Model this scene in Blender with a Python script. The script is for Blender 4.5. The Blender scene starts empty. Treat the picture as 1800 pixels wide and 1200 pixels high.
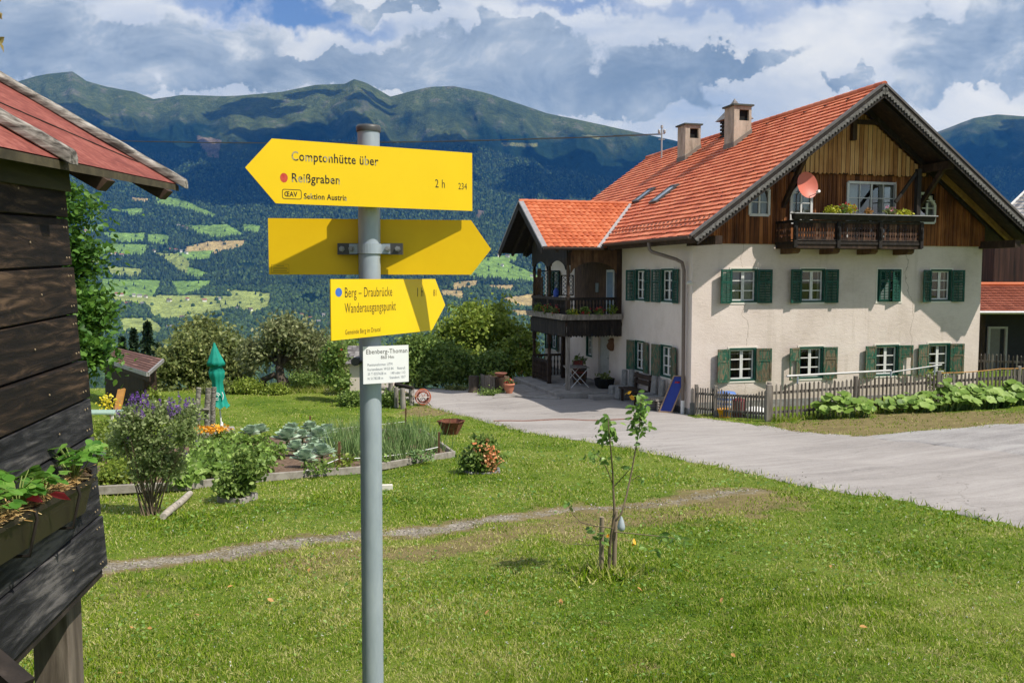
import bpy, bmesh, math, random
import numpy as np
from mathutils import Vector, Matrix
random.seed(7); RNG = np.random.default_rng(7)
D = bpy.data; SC = bpy.context.scene; COL = SC.collection
R = math.radians
# ------------------------------------------------------------------ camera
F_PX, PITCH = 1557.58, 0.0715            # focal length in pixels of an 1800 wide frame, downward pitch
cam = D.objects.new('camera', D.cameras.new('camera')); COL.objects.link(cam)
cam.data.sensor_width = 36; cam.data.lens = F_PX / 1800 * 36
cam.data.clip_start = 0.05; cam.data.clip_end = 60000
cam.location = (0, 0, 0); cam.rotation_euler = (math.pi / 2 - PITCH, 0, 0)
SC.camera = cam
SC.cycles.max_bounces = 6; SC.cycles.diffuse_bounces = 3; SC.cycles.glossy_bounces = 2
SC.cycles.transmission_bounces = 3; SC.cycles.transparent_max_bounces = 10; SC.cycles.volume_bounces = 0
SC.cycles.caustics_reflective = False; SC.cycles.caustics_refractive = False
SC.view_settings.view_transform = 'Standard'; SC.view_settings.look = 'None'
SC.view_settings.exposure = 0.38; SC.view_settings.gamma = 1.0
# house axes: U along the sunny gable wall, V along the shaded side wall
TH = 0.2739
HU = Vector((math.cos(TH), math.sin(TH), 0)); HV = Vector((-math.sin(TH), math.cos(TH), 0)); HC = Vector((5.4829, 27, 0))
def H(u, v, z): return HC + HU * u + HV * v + Vector((0, 0, z))
# ------------------------------------------------------------------ sun
SUN = (HU * 1.59 - HV * 1.68 + Vector((0, 0, 3.1))).normalized()      # towards the sun
sun = D.objects.new('sun', D.lights.new('sun', 'SUN')); COL.objects.link(sun)
sun.data.energy = 4.0; sun.data.angle = R(0.5); sun.data.color = (1.0, 0.95, 0.87)
sun.rotation_euler = SUN.to_track_quat('Z', 'Y').to_euler()
# ------------------------------------------------------------------ node helper
class NT:
    def __init__(s, tree): s.t = tree; s.n = tree.nodes; s.l = tree.links; s.n.clear()
    def node(s, typ, **kw):
        n = s.n.new(typ)
        for k, v in kw.items():
            if k.startswith('i_'):
                key = k[2:]; key = int(key) if key.isdigit() else key.replace('_', ' ')
                s.put(n.inputs[key], v)
            else: setattr(n, k, v)
        return n
    def put(s, sock, v):
        if isinstance(v, bpy.types.NodeSocket): s.l.new(v, sock)
        elif isinstance(v, bpy.types.Node): s.l.new(v.outputs[0], sock)
        else:
            if hasattr(sock.default_value, '__len__') and not hasattr(v, '__len__'): v = [v] * len(sock.default_value)
            if hasattr(sock.default_value, '__len__') and len(v) == 3 and len(sock.default_value) == 4: v = (*v, 1)
            sock.default_value = v
    def math(s, op, a, b=0.0, c=None, clamp=False):
        n = s.n.new('ShaderNodeMath'); n.operation = op; n.use_clamp = clamp
        s.put(n.inputs[0], a); s.put(n.inputs[1], b)
        if c is not None: s.put(n.inputs[2], c)
        return n.outputs[0]
    def vmath(s, op, a, b=(0, 0, 0), out=0):
        n = s.n.new('ShaderNodeVectorMath'); n.operation = op; s.put(n.inputs[0], a)
        if op == 'SCALE': s.put(n.inputs['Scale'], b)
        else: s.put(n.inputs[1], b)
        return n.outputs[out]
    def mix(s, f, a, b, typ='MIX'):
        n = s.n.new('ShaderNodeMix'); n.data_type = 'RGBA'; n.blend_type = typ
        s.put(n.inputs[0], f); s.put(n.inputs[6], a); s.put(n.inputs[7], b); return n.outputs[2]
    def sstep(s, x, lo, hi):
        n = s.n.new('ShaderNodeMapRange'); n.interpolation_type = 'SMOOTHSTEP'
        s.put(n.inputs[0], x); s.put(n.inputs[1], lo); s.put(n.inputs[2], hi); return n.outputs[0]
    def noise(s, vec, scale, detail=4, rough=0.55, dist=0.0):
        n = s.node('ShaderNodeTexNoise', i_Scale=scale, i_Detail=detail, i_Roughness=rough, i_Distortion=dist)
        if vec is not None: s.put(n.inputs['Vector'], vec)
        return n
    def ramp(s, f, stops):
        n = s.n.new('ShaderNodeValToRGB'); s.put(n.inputs[0], f); e = n.color_ramp.elements
        while len(e) < len(stops): e.new(0.5)
        for x, (p, c) in zip(e, stops): x.position = p; x.color = (*c, 1)
        return n.outputs[0]
# ------------------------------------------------------------------ sky: blue air with broken cloud, by direction
W = D.worlds.new('World'); SC.world = W; W.use_nodes = True
def build_sky():
    t = NT(W.node_tree)
    sky = t.node('ShaderNodeTexSky', sky_type='NISHITA', sun_disc=False)
    sky.sun_elevation = math.asin(SUN.z); sky.sun_rotation = math.atan2(SUN.x, SUN.y)
    sky.altitude = 900; sky.dust_density = 0.6; sky.ozone_density = 2.0
    d = t.node('ShaderNodeTexCoord').outputs['Generated']
    sep = t.node('ShaderNodeSeparateXYZ', i_Vector=d)
    y = t.math('MAXIMUM', sep.outputs[1], 0.15)
    s_ = t.math('DIVIDE', sep.outputs[0], y); t_ = t.math('DIVIDE', sep.outputs[2], y)
    st = t.node('ShaderNodeCombineXYZ', i_X=s_, i_Y=t_).outputs[0]
    # clouds lie on a flat layer: plane projection gives the flattening towards the horizon
    zz = t.math('ADD', t.math('MAXIMUM', sep.outputs[2], 0.0), 0.10)
    pl = t.node('ShaderNodeCombineXYZ', i_X=t.math('DIVIDE', sep.outputs[0], zz), i_Y=t.math('DIVIDE', sep.outputs[1], zz)).outputs[0]
    w1 = t.noise(st, 7.0, 6, 0.6); w2 = t.noise(st, 26.0, 5, 0.6)
    off = t.vmath('SCALE', t.vmath('SUBTRACT', w1.outputs['Color'], (0.5, 0.5, 0.5)), 0.16)
    off2 = t.vmath('SCALE', t.vmath('SUBTRACT', w2.outputs['Color'], (0.5, 0.5, 0.5)), 0.07)
    q = t.vmath('ADD', t.vmath('ADD', st, off), off2)
    def blobs(lst, vec):
        acc = 0.0
        for px, py, rx, ry, wgt in lst:
            c = ((px - 900) / F_PX, (485 - py) / F_PX, 0)
            v = t.vmath('MULTIPLY', t.vmath('SUBTRACT', vec, c), (F_PX / rx, F_PX / ry, 0))
            l = t.vmath('LENGTH', v, out=1)
            g = t.math('MULTIPLY', t.sstep(l, 1.25, 0.35), wgt)
            acc = t.math('ADD', acc, g) if not isinstance(acc, float) else g
        return acc
    n1 = t.noise(pl, 1.1, 7, 0.58).outputs[0]
    n2 = t.noise(t.vmath('ADD', t.vmath('MULTIPLY', st, (1, 1.5, 1)), (3.1, 1.7, 0.4)), 9.0, 9, 0.62, 0.5).outputs[0]
    n3 = t.noise(t.vmath('MULTIPLY', st, (1, 2.2, 1)), 4.0, 5, 0.55, 0.6).outputs[0]
    # white veil, with a blue hole
    blue = blobs([(530, 25, 130, 42, 1.0), (640, 62, 70, 20, 0.6), (1010, 10, 130, 22, 0.75), (1250, 8, 140, 22, 0.5), (420, -20, 120, 40, 0.8),
                  (1480, -30, 160, 50, 0.8), (750, -120, 300, 70, 0.9)], q)
    veil = t.math('SUBTRACT', t.math('ADD', t.sstep(n1, 0.30, 0.62), 0.62, clamp=True), blue, clamp=True)
    white = t.mix(t.sstep(n3, 0.35, 0.7), (4.9, 5.7, 7.3), (8.8, 9.0, 9.4))
    c = t.mix(veil, t.vmath('MULTIPLY', sky.outputs[0], (0.9, 1.0, 1.25)), white)
    # grey cumulus
    grey = blobs([(230, 95, 330, 70, 1.0), (90, 40, 190, 60, 0.9), (640, 142, 330, 38, 0.95), (420, 150, 300, 40, 0.8), (880, 120, 250, 75, 1.0),
                  (700, 5, 135, 30, 1.1), (900, 60, 60, 26, 0.8), (1275, 100, 150, 42, 1.15), (1150, 135, 130, 40, 0.85), (1100, 185, 220, 34, 0.8),
                  (1700, 100, 170, 60, 1.0), (1650, 165, 150, 34, 0.9), (1480, 150, 30, 18, 0.8), (1800, 30, 120, 50, 0.7), (1560, 200, 120, 20, 0.4),
                  (-200, 100, 300, 120, 1.0), (2000, 120, 200, 120, 0.9)], q)
    gm = t.sstep(t.math('ADD', grey, t.math('MULTIPLY', t.math('SUBTRACT', n2, 0.5), 1.35)), 0.24, 0.60)
    soft = t.math('MULTIPLY', t.sstep(grey, 0.0, 0.7), 0.22)
    gcol = t.ramp(t.math('ADD', t.math('MULTIPLY', n2, 0.75), t.math('MULTIPLY', n3, 0.5)),
                  [(0.40, (1.6, 2.35, 3.5)), (0.53, (2.35, 3.15, 4.45)), (0.66, (3.8, 4.6, 5.9)), (0.80, (7.6, 8.0, 8.7))])
    c = t.mix(t.math('MAXIMUM', gm, soft), c, gcol)
    # generic cloud cover behind the camera keeps the fill light even
    back = t.sstep(sep.outputs[1], 0.2, -0.1)
    c = t.mix(back, c, t.mix(t.sstep(n1, 0.42, 0.6), sky.outputs[0], (6.0, 6.4, 7.0)))
    bg = t.node('ShaderNodeBackground', i_Color=c, i_Strength=0.080)
    t.l.new(bg.outputs[0], t.node('ShaderNodeOutputWorld').inputs[0])
build_sky()
# ------------------------------------------------------------------ measuring helpers
def ray(px, py):
    xc, yc = (px - 900) / F_PX, (600 - py) / F_PX
    return Vector((xc, math.cos(PITCH) + yc * math.sin(PITCH), -math.sin(PITCH) + yc * math.cos(PITCH)))
def at(px, py, d):
    r = ray(px, py); return r * (d / r.y)
GP = np.array([(-30, 0.6), (-6, -1.10), (0, -1.65), (7, -2.32), (13, -2.90), (20, -3.57), (24, -3.93), (27.5, -4.20), (31, -4.23), (34, -4.38), (37, -4.60),
               (42, -5.4), (50, -8.0), (60, -12), (80, -22), (140, -48)])
_ys = np.linspace(-30, 140, 1701); _zs = np.interp(_ys, GP[:, 0], GP[:, 1]); _k = np.ones(21) / 21
_zs = np.convolve(np.pad(_zs, 10, mode='edge'), _k, 'valid')
def zg_np(x, y):
    z = np.interp(y, _ys, _zs)
    z = z + 0.052 * np.clip(x - 6.2, 0, 30) * np.clip((y - 4) / 12, 0, 1)
    z = z + 0.02 * np.sin(x * 1.3 + 0.7) * np.sin(y * 1.1) + 0.015 * np.sin(x * 2.9 + y * 1.7)
    return z
def zg(x, y): return float(zg_np(np.array([x]), np.array([y]))[0])
def G(px, py):                               # where a line of sight meets the ground
    r = ray(px, py); a, b = 1.0, 1.0
    while b < 90 and r.z * b / r.y > zg(r.x * b / r.y, b): a = b; b += 0.25
    for _ in range(25):
        m = (a + b) / 2
        if r.z * m / r.y > zg(r.x * m / r.y, m): a = m
        else: b = m
    return Vector((r.x * a / r.y, a, zg(r.x * a / r.y, a)))
def span(px, d): return px * d / F_PX        # pixels -> metres at a depth
# ------------------------------------------------------------------ materials
MATS = {}
def principled(t, col, rough=0.7, metal=0.0, spec=0.35, bump=None, bstr=0.3, bdist=0.02):
    p = t.node('ShaderNodeBsdfPrincipled', i_Roughness=rough, i_Metallic=metal)
    t.put(p.inputs['Base Color'], col); p.inputs['Specular IOR Level'].default_value = spec
    if bump is not None:
        b = t.node('ShaderNodeBump', i_Height=bump, i_Strength=bstr, i_Distance=bdist); t.put(p.inputs['Normal'], b.outputs[0])
    return p
def newmat(name):
    m = D.materials.new(name); m.use_nodes = True; MATS[name] = m; return m, NT(m.node_tree)
def fin(t, sh): t.l.new(sh if isinstance(sh, bpy.types.NodeSocket) else sh.outputs[0], t.node('ShaderNodeOutputMaterial').inputs[0])
def pm(name, stops, scale=4.0, stretch=(1, 1, 1), rough=0.75, bump=0.3, bdist=0.01, detail=6, metal=0.0, spec=0.3, island=0.0, fine=0.0):
    """noise-mixed surface; stretch < 1 draws the grain out along that axis; island varies the tone piece by piece"""
    m, t = newmat(name)
    co = t.node('ShaderNodeTexCoord').outputs['Object']
    geo = t.node('ShaderNodeNewGeometry')
    v = t.vmath('MULTIPLY', co, stretch)
    if island: v = t.vmath('ADD', v, t.vmath('SCALE', (7.3, 3.1, 5.7), geo.outputs['Random Per Island']))
    n = t.noise(v, scale, detail, 0.62, 0.3).outputs[0]
    f = n
    if island: f = t.math('ADD', n, t.math('MULTIPLY', t.math('SUBTRACT', geo.outputs['Random Per Island'], 0.5), island))
    if fine:
        nf = t.noise(v, scale * 9, 4, 0.6).outputs[0]; f = t.math('ADD', f, t.math('MULTIPLY', t.math('SUBTRACT', nf, 0.5), fine))
    c = t.ramp(f, stops)
    fin(t, principled(t, c, rough, metal, spec, n if bump else None, bump, bdist)); return m
def flat(name, col, rough=0.6, metal=0.0, spec=0.4, var=0.12):
    a = tuple(max(0, c * (1 - var)) for c in col); b = tuple(min(1, c * (1 + var)) for c in col)
    return pm(name, [(0.3, a), (0.7, b)], 6.0, rough=rough, metal=metal, spec=spec, bump=0.08)
def leafmat(name, dark, mid, light, trans=0.3, scale=1.2, rough=0.5, lightend=0.93):
    m, t = newmat(name)
    geo = t.node('ShaderNodeNewGeometry'); co = t.node('ShaderNodeTexCoord').outputs['Object']
    n = t.noise(co, scale, 3, 0.6).outputs[0]
    f = t.math('ADD', t.math('MULTIPLY', geo.outputs['Random Per Island'], 0.62), t.math('MULTIPLY', n, 0.6), )
    c = t.ramp(f, [(0.25, dark), (0.62, mid), (lightend, light)])
    p = principled(t, c, rough, spec=0.3)
    tr = t.node('ShaderNodeBsdfTranslucent'); t.put(tr.inputs[0], t.mix(0.5, c, light))
    ms = t.node('ShaderNodeMixShader', i_0=trans); t.l.new(p.outputs[0], ms.inputs[1]); t.l.new(tr.outputs[0], ms.inputs[2])
    fin(t, ms); return m
# ------------------------------------------------------------------ mesh helpers
class MB:
    def __init__(s): s.v = []; s.f = []; s.mi = []; s.sm = []; s.m = 0
    def add(s, vs, fs, smooth=False):
        o = len(s.v); s.v += [tuple(x) for x in vs]
        for f in fs: s.f.append([i + o for i in f]); s.mi.append(s.m); s.sm.append(smooth)
    def quad(s, a, b, c, d): s.add([a, b, c, d], [(0, 1, 2, 3)])
    def hexa(s, p):                          # p: 4 bottom + 4 top corners
        s.add(p, [(0, 3, 2, 1), (4, 5, 6, 7), (0, 1, 5, 4), (1, 2, 6, 5), (2, 3, 7, 6), (3, 0, 4, 7)])
    def box(s, P, a0, a1, b0, b1, c0, c1):   # P maps (a,b,c) to a point
        s.hexa([P(a0, b0, c0), P(a1, b0, c0), P(a1, b1, c0), P(a0, b1, c0), P(a0, b0, c1), P(a1, b0, c1), P(a1, b1, c1), P(a0, b1, c1)])
    def beam(s, p, q, w, h, up=(0, 0, 1)):
        p, q = Vector(p), Vector(q); d = (q - p).normalized(); up = Vector(up)
        x = d.cross(up)
        if x.length < 1e-4: x = d.cross(Vector((0, 1, 0)))
        x.normalize(); y = x.cross(d).normalized(); x *= w / 2; y *= h / 2
        s.hexa([p - x - y, p + x - y, p + x + y, p - x + y, q - x - y, q + x - y, q + x + y, q - x + y])
    def tube(s, pts, rad, n=8, caps=True, smooth=True):
        pts = [Vector(p) for p in pts]; rad = rad if hasattr(rad, '__len__') else [rad] * len(pts)
        vs, fs = [], []; ref = None
        for i, p in enumerate(pts):
            d = (pts[min(i + 1, len(pts) - 1)] - pts[max(i - 1, 0)]).normalized()
            if ref is None: ref = d.orthogonal().normalized()
            ref = (ref - d * ref.dot(d))
            ref = ref.normalized() if ref.length > 1e-5 else d.orthogonal().normalized()
            b = d.cross(ref)
            for k in range(n):
                a = 2 * math.pi * k / n; vs.append(p + (ref * math.cos(a) + b * math.sin(a)) * rad[i])
        for i in range(len(pts) - 1):
            for k in range(n): fs.append((i * n + k, i * n + (k + 1) % n, (i + 1) * n + (k + 1) % n, (i + 1) * n + k))
        s.add(vs, fs, smooth)
        if caps: s.add([vs[k] for k in range(n)][::-1], [tuple(range(n))]); s.add([vs[-n + k] for k in range(n)], [tuple(range(n))])
    def lathe(s, base, prof, n=16, sx=1.0, sy=1.0, smooth=True):
        base = Vector(base); vs = []; fs = []
        for r, z in prof:
            for k in range(n):
                a = 2 * math.pi * k / n; vs.append(base + Vector((math.cos(a) * r * sx, math.sin(a) * r * sy, z)))
        for i in range(len(prof) - 1):
            for k in range(n): fs.append((i * n + k, i * n + (k + 1) % n, (i + 1) * n + (k + 1) % n, (i + 1) * n + k))
        s.add(vs, fs, smooth)
        if prof[0][0] > 1e-4: s.add(vs[:n][::-1], [tuple(range(n))])
        if prof[-1][0] > 1e-4: s.add(vs[-n:], [tuple(range(n))])
    def prism(s, pts, off):                  # polygon pushed along off
        pts = [Vector(p) for p in pts]; off = Vector(off); n = len(pts)
        s.add(pts + [p + off for p in pts], [tuple(range(n))[::-1], tuple(range(n, 2 * n))] + [(i, (i + 1) % n, n + (i + 1) % n, n + i) for i in range(n)])
    def build(s, name, mats, parent=None, bevel=0.0):
        mats = mats if isinstance(mats, (list, tuple)) else [mats]
        org = Vector((0, 0, 0)) if parent is None else root_loc(parent)
        me = D.meshes.new(name); me.from_pydata([tuple(Vector(v) - org) for v in s.v], [], s.f)
        for m in mats: me.materials.append(m)
        me.polygons.foreach_set('material_index', s.mi); me.polygons.foreach_set('use_smooth', s.sm)
        me.update(); fixn(me)
        o = D.objects.new(name, me); COL.objects.link(o); o.parent = parent
        if bevel:
            b = o.modifiers.new('bevel', 'BEVEL'); b.width = bevel; b.segments = 1; b.limit_method = 'ANGLE'
        return o
def fixn(me):
    bm = bmesh.new(); bm.from_mesh(me); bmesh.ops.recalc_face_normals(bm, faces=bm.faces); bm.to_mesh(me); bm.free()
def root_loc(o):
    v = Vector((0, 0, 0))
    while o is not None: v = v + o.location; o = o.parent
    return v
def np_obj(name, chunks, mats, parent=None, smooth=False):
    """chunks: list of (verts (n,3), faces (m,k), material index) merged into one mesh"""
    mats = mats if isinstance(mats, (list, tuple)) else [mats]
    org = np.array(root_loc(parent)) if parent is not None else np.zeros(3)
    V = np.concatenate([c[0] for c in chunks]) - org
    tot, st, li, mi, o = [], [], [], [], 0
    for v, f, k in chunks:
        li.append((f + o).ravel()); tot.append(np.full(len(f), f.shape[1])); mi.append(np.full(len(f), k)); o += len(v)
    li = np.concatenate(li); tot = np.concatenate(tot); mi = np.concatenate(mi)
    st = np.concatenate([[0], np.cumsum(tot)[:-1]])
    me = D.meshes.new(name)
    me.vertices.add(len(V)); me.vertices.foreach_set('co', V.astype(np.float32).ravel())
    me.loops.add(len(li)); me.loops.foreach_set('vertex_index', li.astype(np.int32))
    me.polygons.add(len(tot)); me.polygons.foreach_set('loop_start', st.astype(np.int32))
    me.polygons.foreach_set('material_index', mi.astype(np.int32))
    if smooth: me.polygons.foreach_set('use_smooth', np.ones(len(tot), dtype=bool))
    for m in mats: me.materials.append(m)
    me.update(calc_edges=True); me.validate()
    ob = D.objects.new(name, me); COL.objects.link(ob); ob.parent = parent; return ob
def basis(nrm, spin):
    n = nrm / np.linalg.norm(nrm, axis=1, keepdims=True)
    h = np.where(np.abs(n[:, 2:3]) < 0.9, [[0, 0, 1.0]], [[1.0, 0, 0]])
    x = np.cross(h, n); x /= np.linalg.norm(x, axis=1, keepdims=True); y = np.cross(n, x)
    c, s = np.cos(spin)[:, None], np.sin(spin)[:, None]
    return np.stack([x * c + y * s, -x * s + y * c, n], axis=2)
def scatter(tv, tf, pos, rot, scale):
    tv = np.asarray(tv, float); tf = np.asarray(tf); n = len(pos)
    sc = np.asarray(scale, float); sc = sc[:, None, None] if sc.ndim == 1 else sc[:, None, :]
    v = np.einsum('nij,nkj->nki', rot, tv[None] * sc) + pos[:, None, :]
    f = tf[None] + (np.arange(n) * len(tv))[:, None, None]
    return v.reshape(-1, 3), f.reshape(-1, tf.shape[1])
LEAF = (np.array([(0, 0, 0), (0.25, 0.24, 0.07), (0.28, 0.60, 0.08), (0, 1.0, -0.05), (-0.28, 0.60, 0.08), (-0.25, 0.24, 0.07)]), np.array([(0, 1, 2, 3), (0, 3, 4, 5)]))
ROUND = (np.array([(0, 0, 0)] + [(0.5 * math.sin(a) * (0.9 + 0.1 * math.cos(3 * a)), 0.08 - 0.5 * math.cos(a) * (1 if abs(a - math.pi) < 2.7 else 0.6), 0.10 + 0.04 * math.sin(5 * a)) for a in np.linspace(0, 2 * math.pi, 10)[:-1]]),
         np.array([(0, i, i % 9 + 1) for i in range(1, 10)]))
def rand_dirs(n, up=0.0):
    v = RNG.normal(size=(n, 3)); v /= np.linalg.norm(v, axis=1, keepdims=True); v[:, 2] += up; return v
def leaves(pos, size, up=0.5, tmpl=LEAF, jit=0.35):
    n = len(pos); s = size * (1 + jit * (RNG.random(n) * 2 - 1))
    return scatter(tmpl[0], tmpl[1], pos, basis(rand_dirs(n, up), RNG.random(n) * 6.283), s)
def in_ellipsoids(blobs, n, shell=0.55):
    w = np.array([b[3] * b[4] * b[5] for b in blobs]) ** 0.75; k = RNG.choice(len(blobs), n, p=w / w.sum())
    d = rand_dirs(n); r = (shell + (1 - shell) * RNG.random(n)) ** 0.8 * (0.86 + 0.26 * RNG.random(n))
    b = np.array(blobs); return b[k, :3] + d * b[k, 3:6] * r[:, None]
# ------------------------------------------------------------------ object bookkeeping
def tag(o, label=None, cat=None, group=None, kind=None):
    if label: o['label'] = label
    if cat: o['category'] = cat
    if group: o['group'] = group
    if kind: o['kind'] = kind
    return o
def thing(name, label, cat, loc=(0, 0, 0), group=None):
    o = D.objects.new(name, None); COL.objects.link(o); o.location = loc; o.empty_display_size = 0.1
    return tag(o, label, cat, group)
def dup(root, loc, rotz=0.0, label=None, scale=1.0):
    r = root.copy(); COL.objects.link(r); r.location = loc; r.rotation_euler = (0, 0, rotz); r.scale = (scale,) * 3
    if label: r['label'] = label
    for ch in list(root.children):
        c = ch.copy(); COL.objects.link(c); c.parent = r
        for g in list(ch.children):
            d = g.copy(); COL.objects.link(d); d.parent = c
    return r
# ------------------------------------------------------------------ material list
plaster = pm('plaster', [(0.25, (0.66, 0.56, 0.49)), (0.5, (0.75, 0.645, 0.575)), (0.75, (0.80, 0.70, 0.635))], 1.6, (1, 1, 0.6), 0.9, 0.0, fine=0.25)
def rough_plaster():
    m, t = newmat('trowelled_plaster'); co = t.node('ShaderNodeTexCoord').outputs['Object']
    a = t.noise(t.vmath('MULTIPLY', co, (1, 1, 3.2)), 5.0, 5, 0.65, 1.2).outputs[0]; b = t.noise(co, 0.7, 4).outputs[0]; g = t.noise(co, 40, 3).outputs[0]
    c = t.ramp(t.math('ADD', t.math('MULTIPLY', a, 0.35), t.math('MULTIPLY', b, 0.65)), [(0.35, (0.57, 0.48, 0.42)), (0.5, (0.685, 0.585, 0.525)), (0.66, (0.75, 0.65, 0.59))])
    sz = t.node('ShaderNodeSeparateXYZ', i_Vector=co).outputs[2]
    dirt = t.math('MULTIPLY', t.sstep(t.math('SUBTRACT', sz, t.math('MULTIPLY', b, 0.9)), 0.55, 0.0), 0.5)
    c = t.mix(dirt, c, (0.40, 0.33, 0.26))
    stn = t.noise(t.vmath('MULTIPLY', co, (1, 1, 0.09)), 3.2, 5, 0.65).outputs[0]; c = t.mix(t.math('MULTIPLY', t.sstep(stn, 0.54, 0.70), 0.30), c, (0.44, 0.37, 0.30))
    pat = t.noise(co, 0.9, 3, 0.5).outputs[0]; c = t.mix(t.math('MULTIPLY', t.sstep(pat, 0.56, 0.62), 0.16), c, (0.80, 0.73, 0.67))
    cv = t.node('ShaderNodeTexVoronoi', feature='DISTANCE_TO_EDGE', i_Vector=t.vmath('ADD', co, t.vmath('SCALE', t.noise(co, 1.1, 4).outputs['Color'], .8)), i_Scale=0.16).outputs['Distance']; c = t.mix(t.math('MULTIPLY', t.math('LESS_THAN', cv, 0.0016), 0.6), c, (0.22, 0.17, 0.13))
    fin(t, principled(t, c, 0.9, 0, 0.2, t.math('ADD', a, t.math('MULTIPLY', g, 0.5)), 0.42, 0.024)); return m
plaster_rough = rough_plaster()
def planks(name, stops, along=2, across=(1, 0, 0), width=0.14, rough=0.8, bump=0.5, grain=14.0, gap=0.06, gapcol=(0.012, 0.009, 0.007), island=0.0):
    """boards: tone jumps from board to board, grain runs along, dark joints; across = object-space direction counted in boards"""
    m, t = newmat(name); co = t.node('ShaderNodeTexCoord').outputs['Object']
    x = t.math('DIVIDE', t.vmath('DOT_PRODUCT', co, across, out=1), width)
    idx = t.math('FLOOR', x); fr = t.math('FRACT', x)
    wn = t.node('ShaderNodeTexWhiteNoise', noise_dimensions='1D'); t.put(wn.inputs['W'], idx)
    st = [1, 1, 1]; st[along] = 0.07
    v = t.vmath('ADD', t.vmath('MULTIPLY', co, st), t.vmath('SCALE', (5, 9, 7), wn.outputs[0]))
    n = t.noise(v, grain, 6, 0.65, 0.6).outputs[0]; big = t.noise(co, 1.3, 4).outputs[0]
    f = t.math('ADD', t.math('ADD', t.math('MULTIPLY', n, 0.5), t.math('MULTIPLY', wn.outputs[0], 0.26)), t.math('MULTIPLY', big, 0.36))
    c = t.ramp(f, stops)
    if gap:
        g = t.math('LESS_THAN', t.math('MINIMUM', fr, t.math('SUBTRACT', 1.0, fr)), gap / 2); c = t.mix(g, c, gapcol)
        hgt = t.math('SUBTRACT', t.math('MULTIPLY', n, 0.35), g)
    else: hgt = n
    fin(t, principled(t, c, rough, 0, 0.25, hgt, bump, 0.012)); return m
hu3, hv3 = tuple(HU), tuple(HV)
clad_red = planks('red_brown_cladding', [(0.32, (0.035, 0.014, 0.007)), (0.52, (0.19, 0.066, 0.022)), (0.72, (0.42, 0.165, 0.055))], across=hu3, width=0.155, gap=0.10)
clad_pale = planks('sun_bleached_cladding', [(0.32, (0.19, 0.078, 0.026)), (0.50, (0.50, 0.235, 0.085)), (0.72, (0.76, 0.45, 0.20))], across=hu3, width=0.16, gap=0.12)
dark_wood = pm('dark_brown_timber', [(0.3, (0.018, 0.011, 0.008)), (0.55, (0.045, 0.026, 0.016)), (0.8, (0.10, 0.06, 0.035))], 7, (1, 1, 0.35), 0.75, 0.4, island=0.25)
mid_wood = pm('brown_timber', [(0.3, (0.05, 0.026, 0.013)), (0.55, (0.12, 0.062, 0.03)), (0.8, (0.22, 0.125, 0.06))], 7, (1, 1, 0.35), 0.75, 0.4, island=0.25)
ochre_wood = pm('ochre_beam_wood', [(0.3, (0.16, 0.085, 0.022)), (0.7, (0.32, 0.19, 0.05))], 6, (1, 1, 0.4), 0.7, 0.3)
black_wood = pm('blackened_wood', [(0.3, (0.010, 0.008, 0.007)), (0.6, (0.028, 0.021, 0.017)), (0.8, (0.075, 0.058, 0.046))], 8, (1, 1, 0.3), 0.75, 0.4, island=0.3)
grey_wood = pm('weathered_grey_wood', [(0.28, (0.10, 0.088, 0.075)), (0.5, (0.235, 0.21, 0.185)), (0.75, (0.40, 0.37, 0.335))], 10, (1, 1, 0.2), 0.85, 0.5, island=0.3)
fence_wood = pm('weathered_fence_wood', [(0.28, (0.055, 0.045, 0.038)), (0.5, (0.15, 0.128, 0.108)), (0.75, (0.29, 0.26, 0.225))], 9, (1, 1, 0.15), 0.85, 0.5, island=0.4)
log_grey = pm('bleached_batten_wood', [(0.36, (0.045, 0.038, 0.032)), (0.5, (0.20, 0.18, 0.155)), (0.66, (0.42, 0.39, 0.35))], 30, (0.10, 1, 1), 0.85, 0.9)
tile_main = None
def tile_mat(name, a, b, c3, sc):
    m, t = newmat(name); co = t.node('ShaderNodeTexCoord').outputs['Object']; geo = t.node('ShaderNodeNewGeometry')
    n = t.noise(co, 1.4, 5).outputs[0]; n2 = t.noise(co, 22, 4).outputs[0]
    n0 = t.noise(t.vmath('MULTIPLY', co, (1, 1, .5)), 0.55, 6, 0.7).outputs[0]
    f = t.math('ADD', t.math('ADD', t.math('MULTIPLY', n, 0.3), t.math('ADD', t.math('MULTIPLY', n2, 0.22), t.math('MULTIPLY', t.math('SUBTRACT', n0, .28), 0.6))), t.math('MULTIPLY', geo.outputs['Random Per Island'], sc))
    fin(t, principled(t, t.ramp(f, [(0.28, a), (0.5, b), (0.78, c3)]), 0.62, 0, 0.3, n2, 0.2, 0.01)); return m
tile_main = tile_mat('terracotta_flat_tile', (0.44, 0.098, 0.044), (0.64, 0.165, 0.075), (0.78, 0.26, 0.13), 0.35)
tile_porch = tile_mat('terracotta_pantile', (0.36, 0.075, 0.026), (0.49, 0.120, 0.042), (0.60, 0.185, 0.08), 0.3)
tile_barn = tile_mat('dull_red_tile', (0.20, 0.055, 0.035), (0.30, 0.085, 0.05), (0.40, 0.13, 0.08), 0.3)
shingle = pm('grey_wood_shingle', [(0.3, (0.12, 0.11, 0.11)), (0.5, (0.22, 0.205, 0.20)), (0.75, (0.34, 0.32, 0.31))], 6, rough=0.85, bump=0.4, island=0.5)
green_paint = pm('green_paint', [(0.3, (0.004, 0.036, 0.024)), (0.55, (0.008, 0.070, 0.047)), (0.8, (0.02, 0.12, 0.085))], 9, rough=0.5, bump=0.15)
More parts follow.
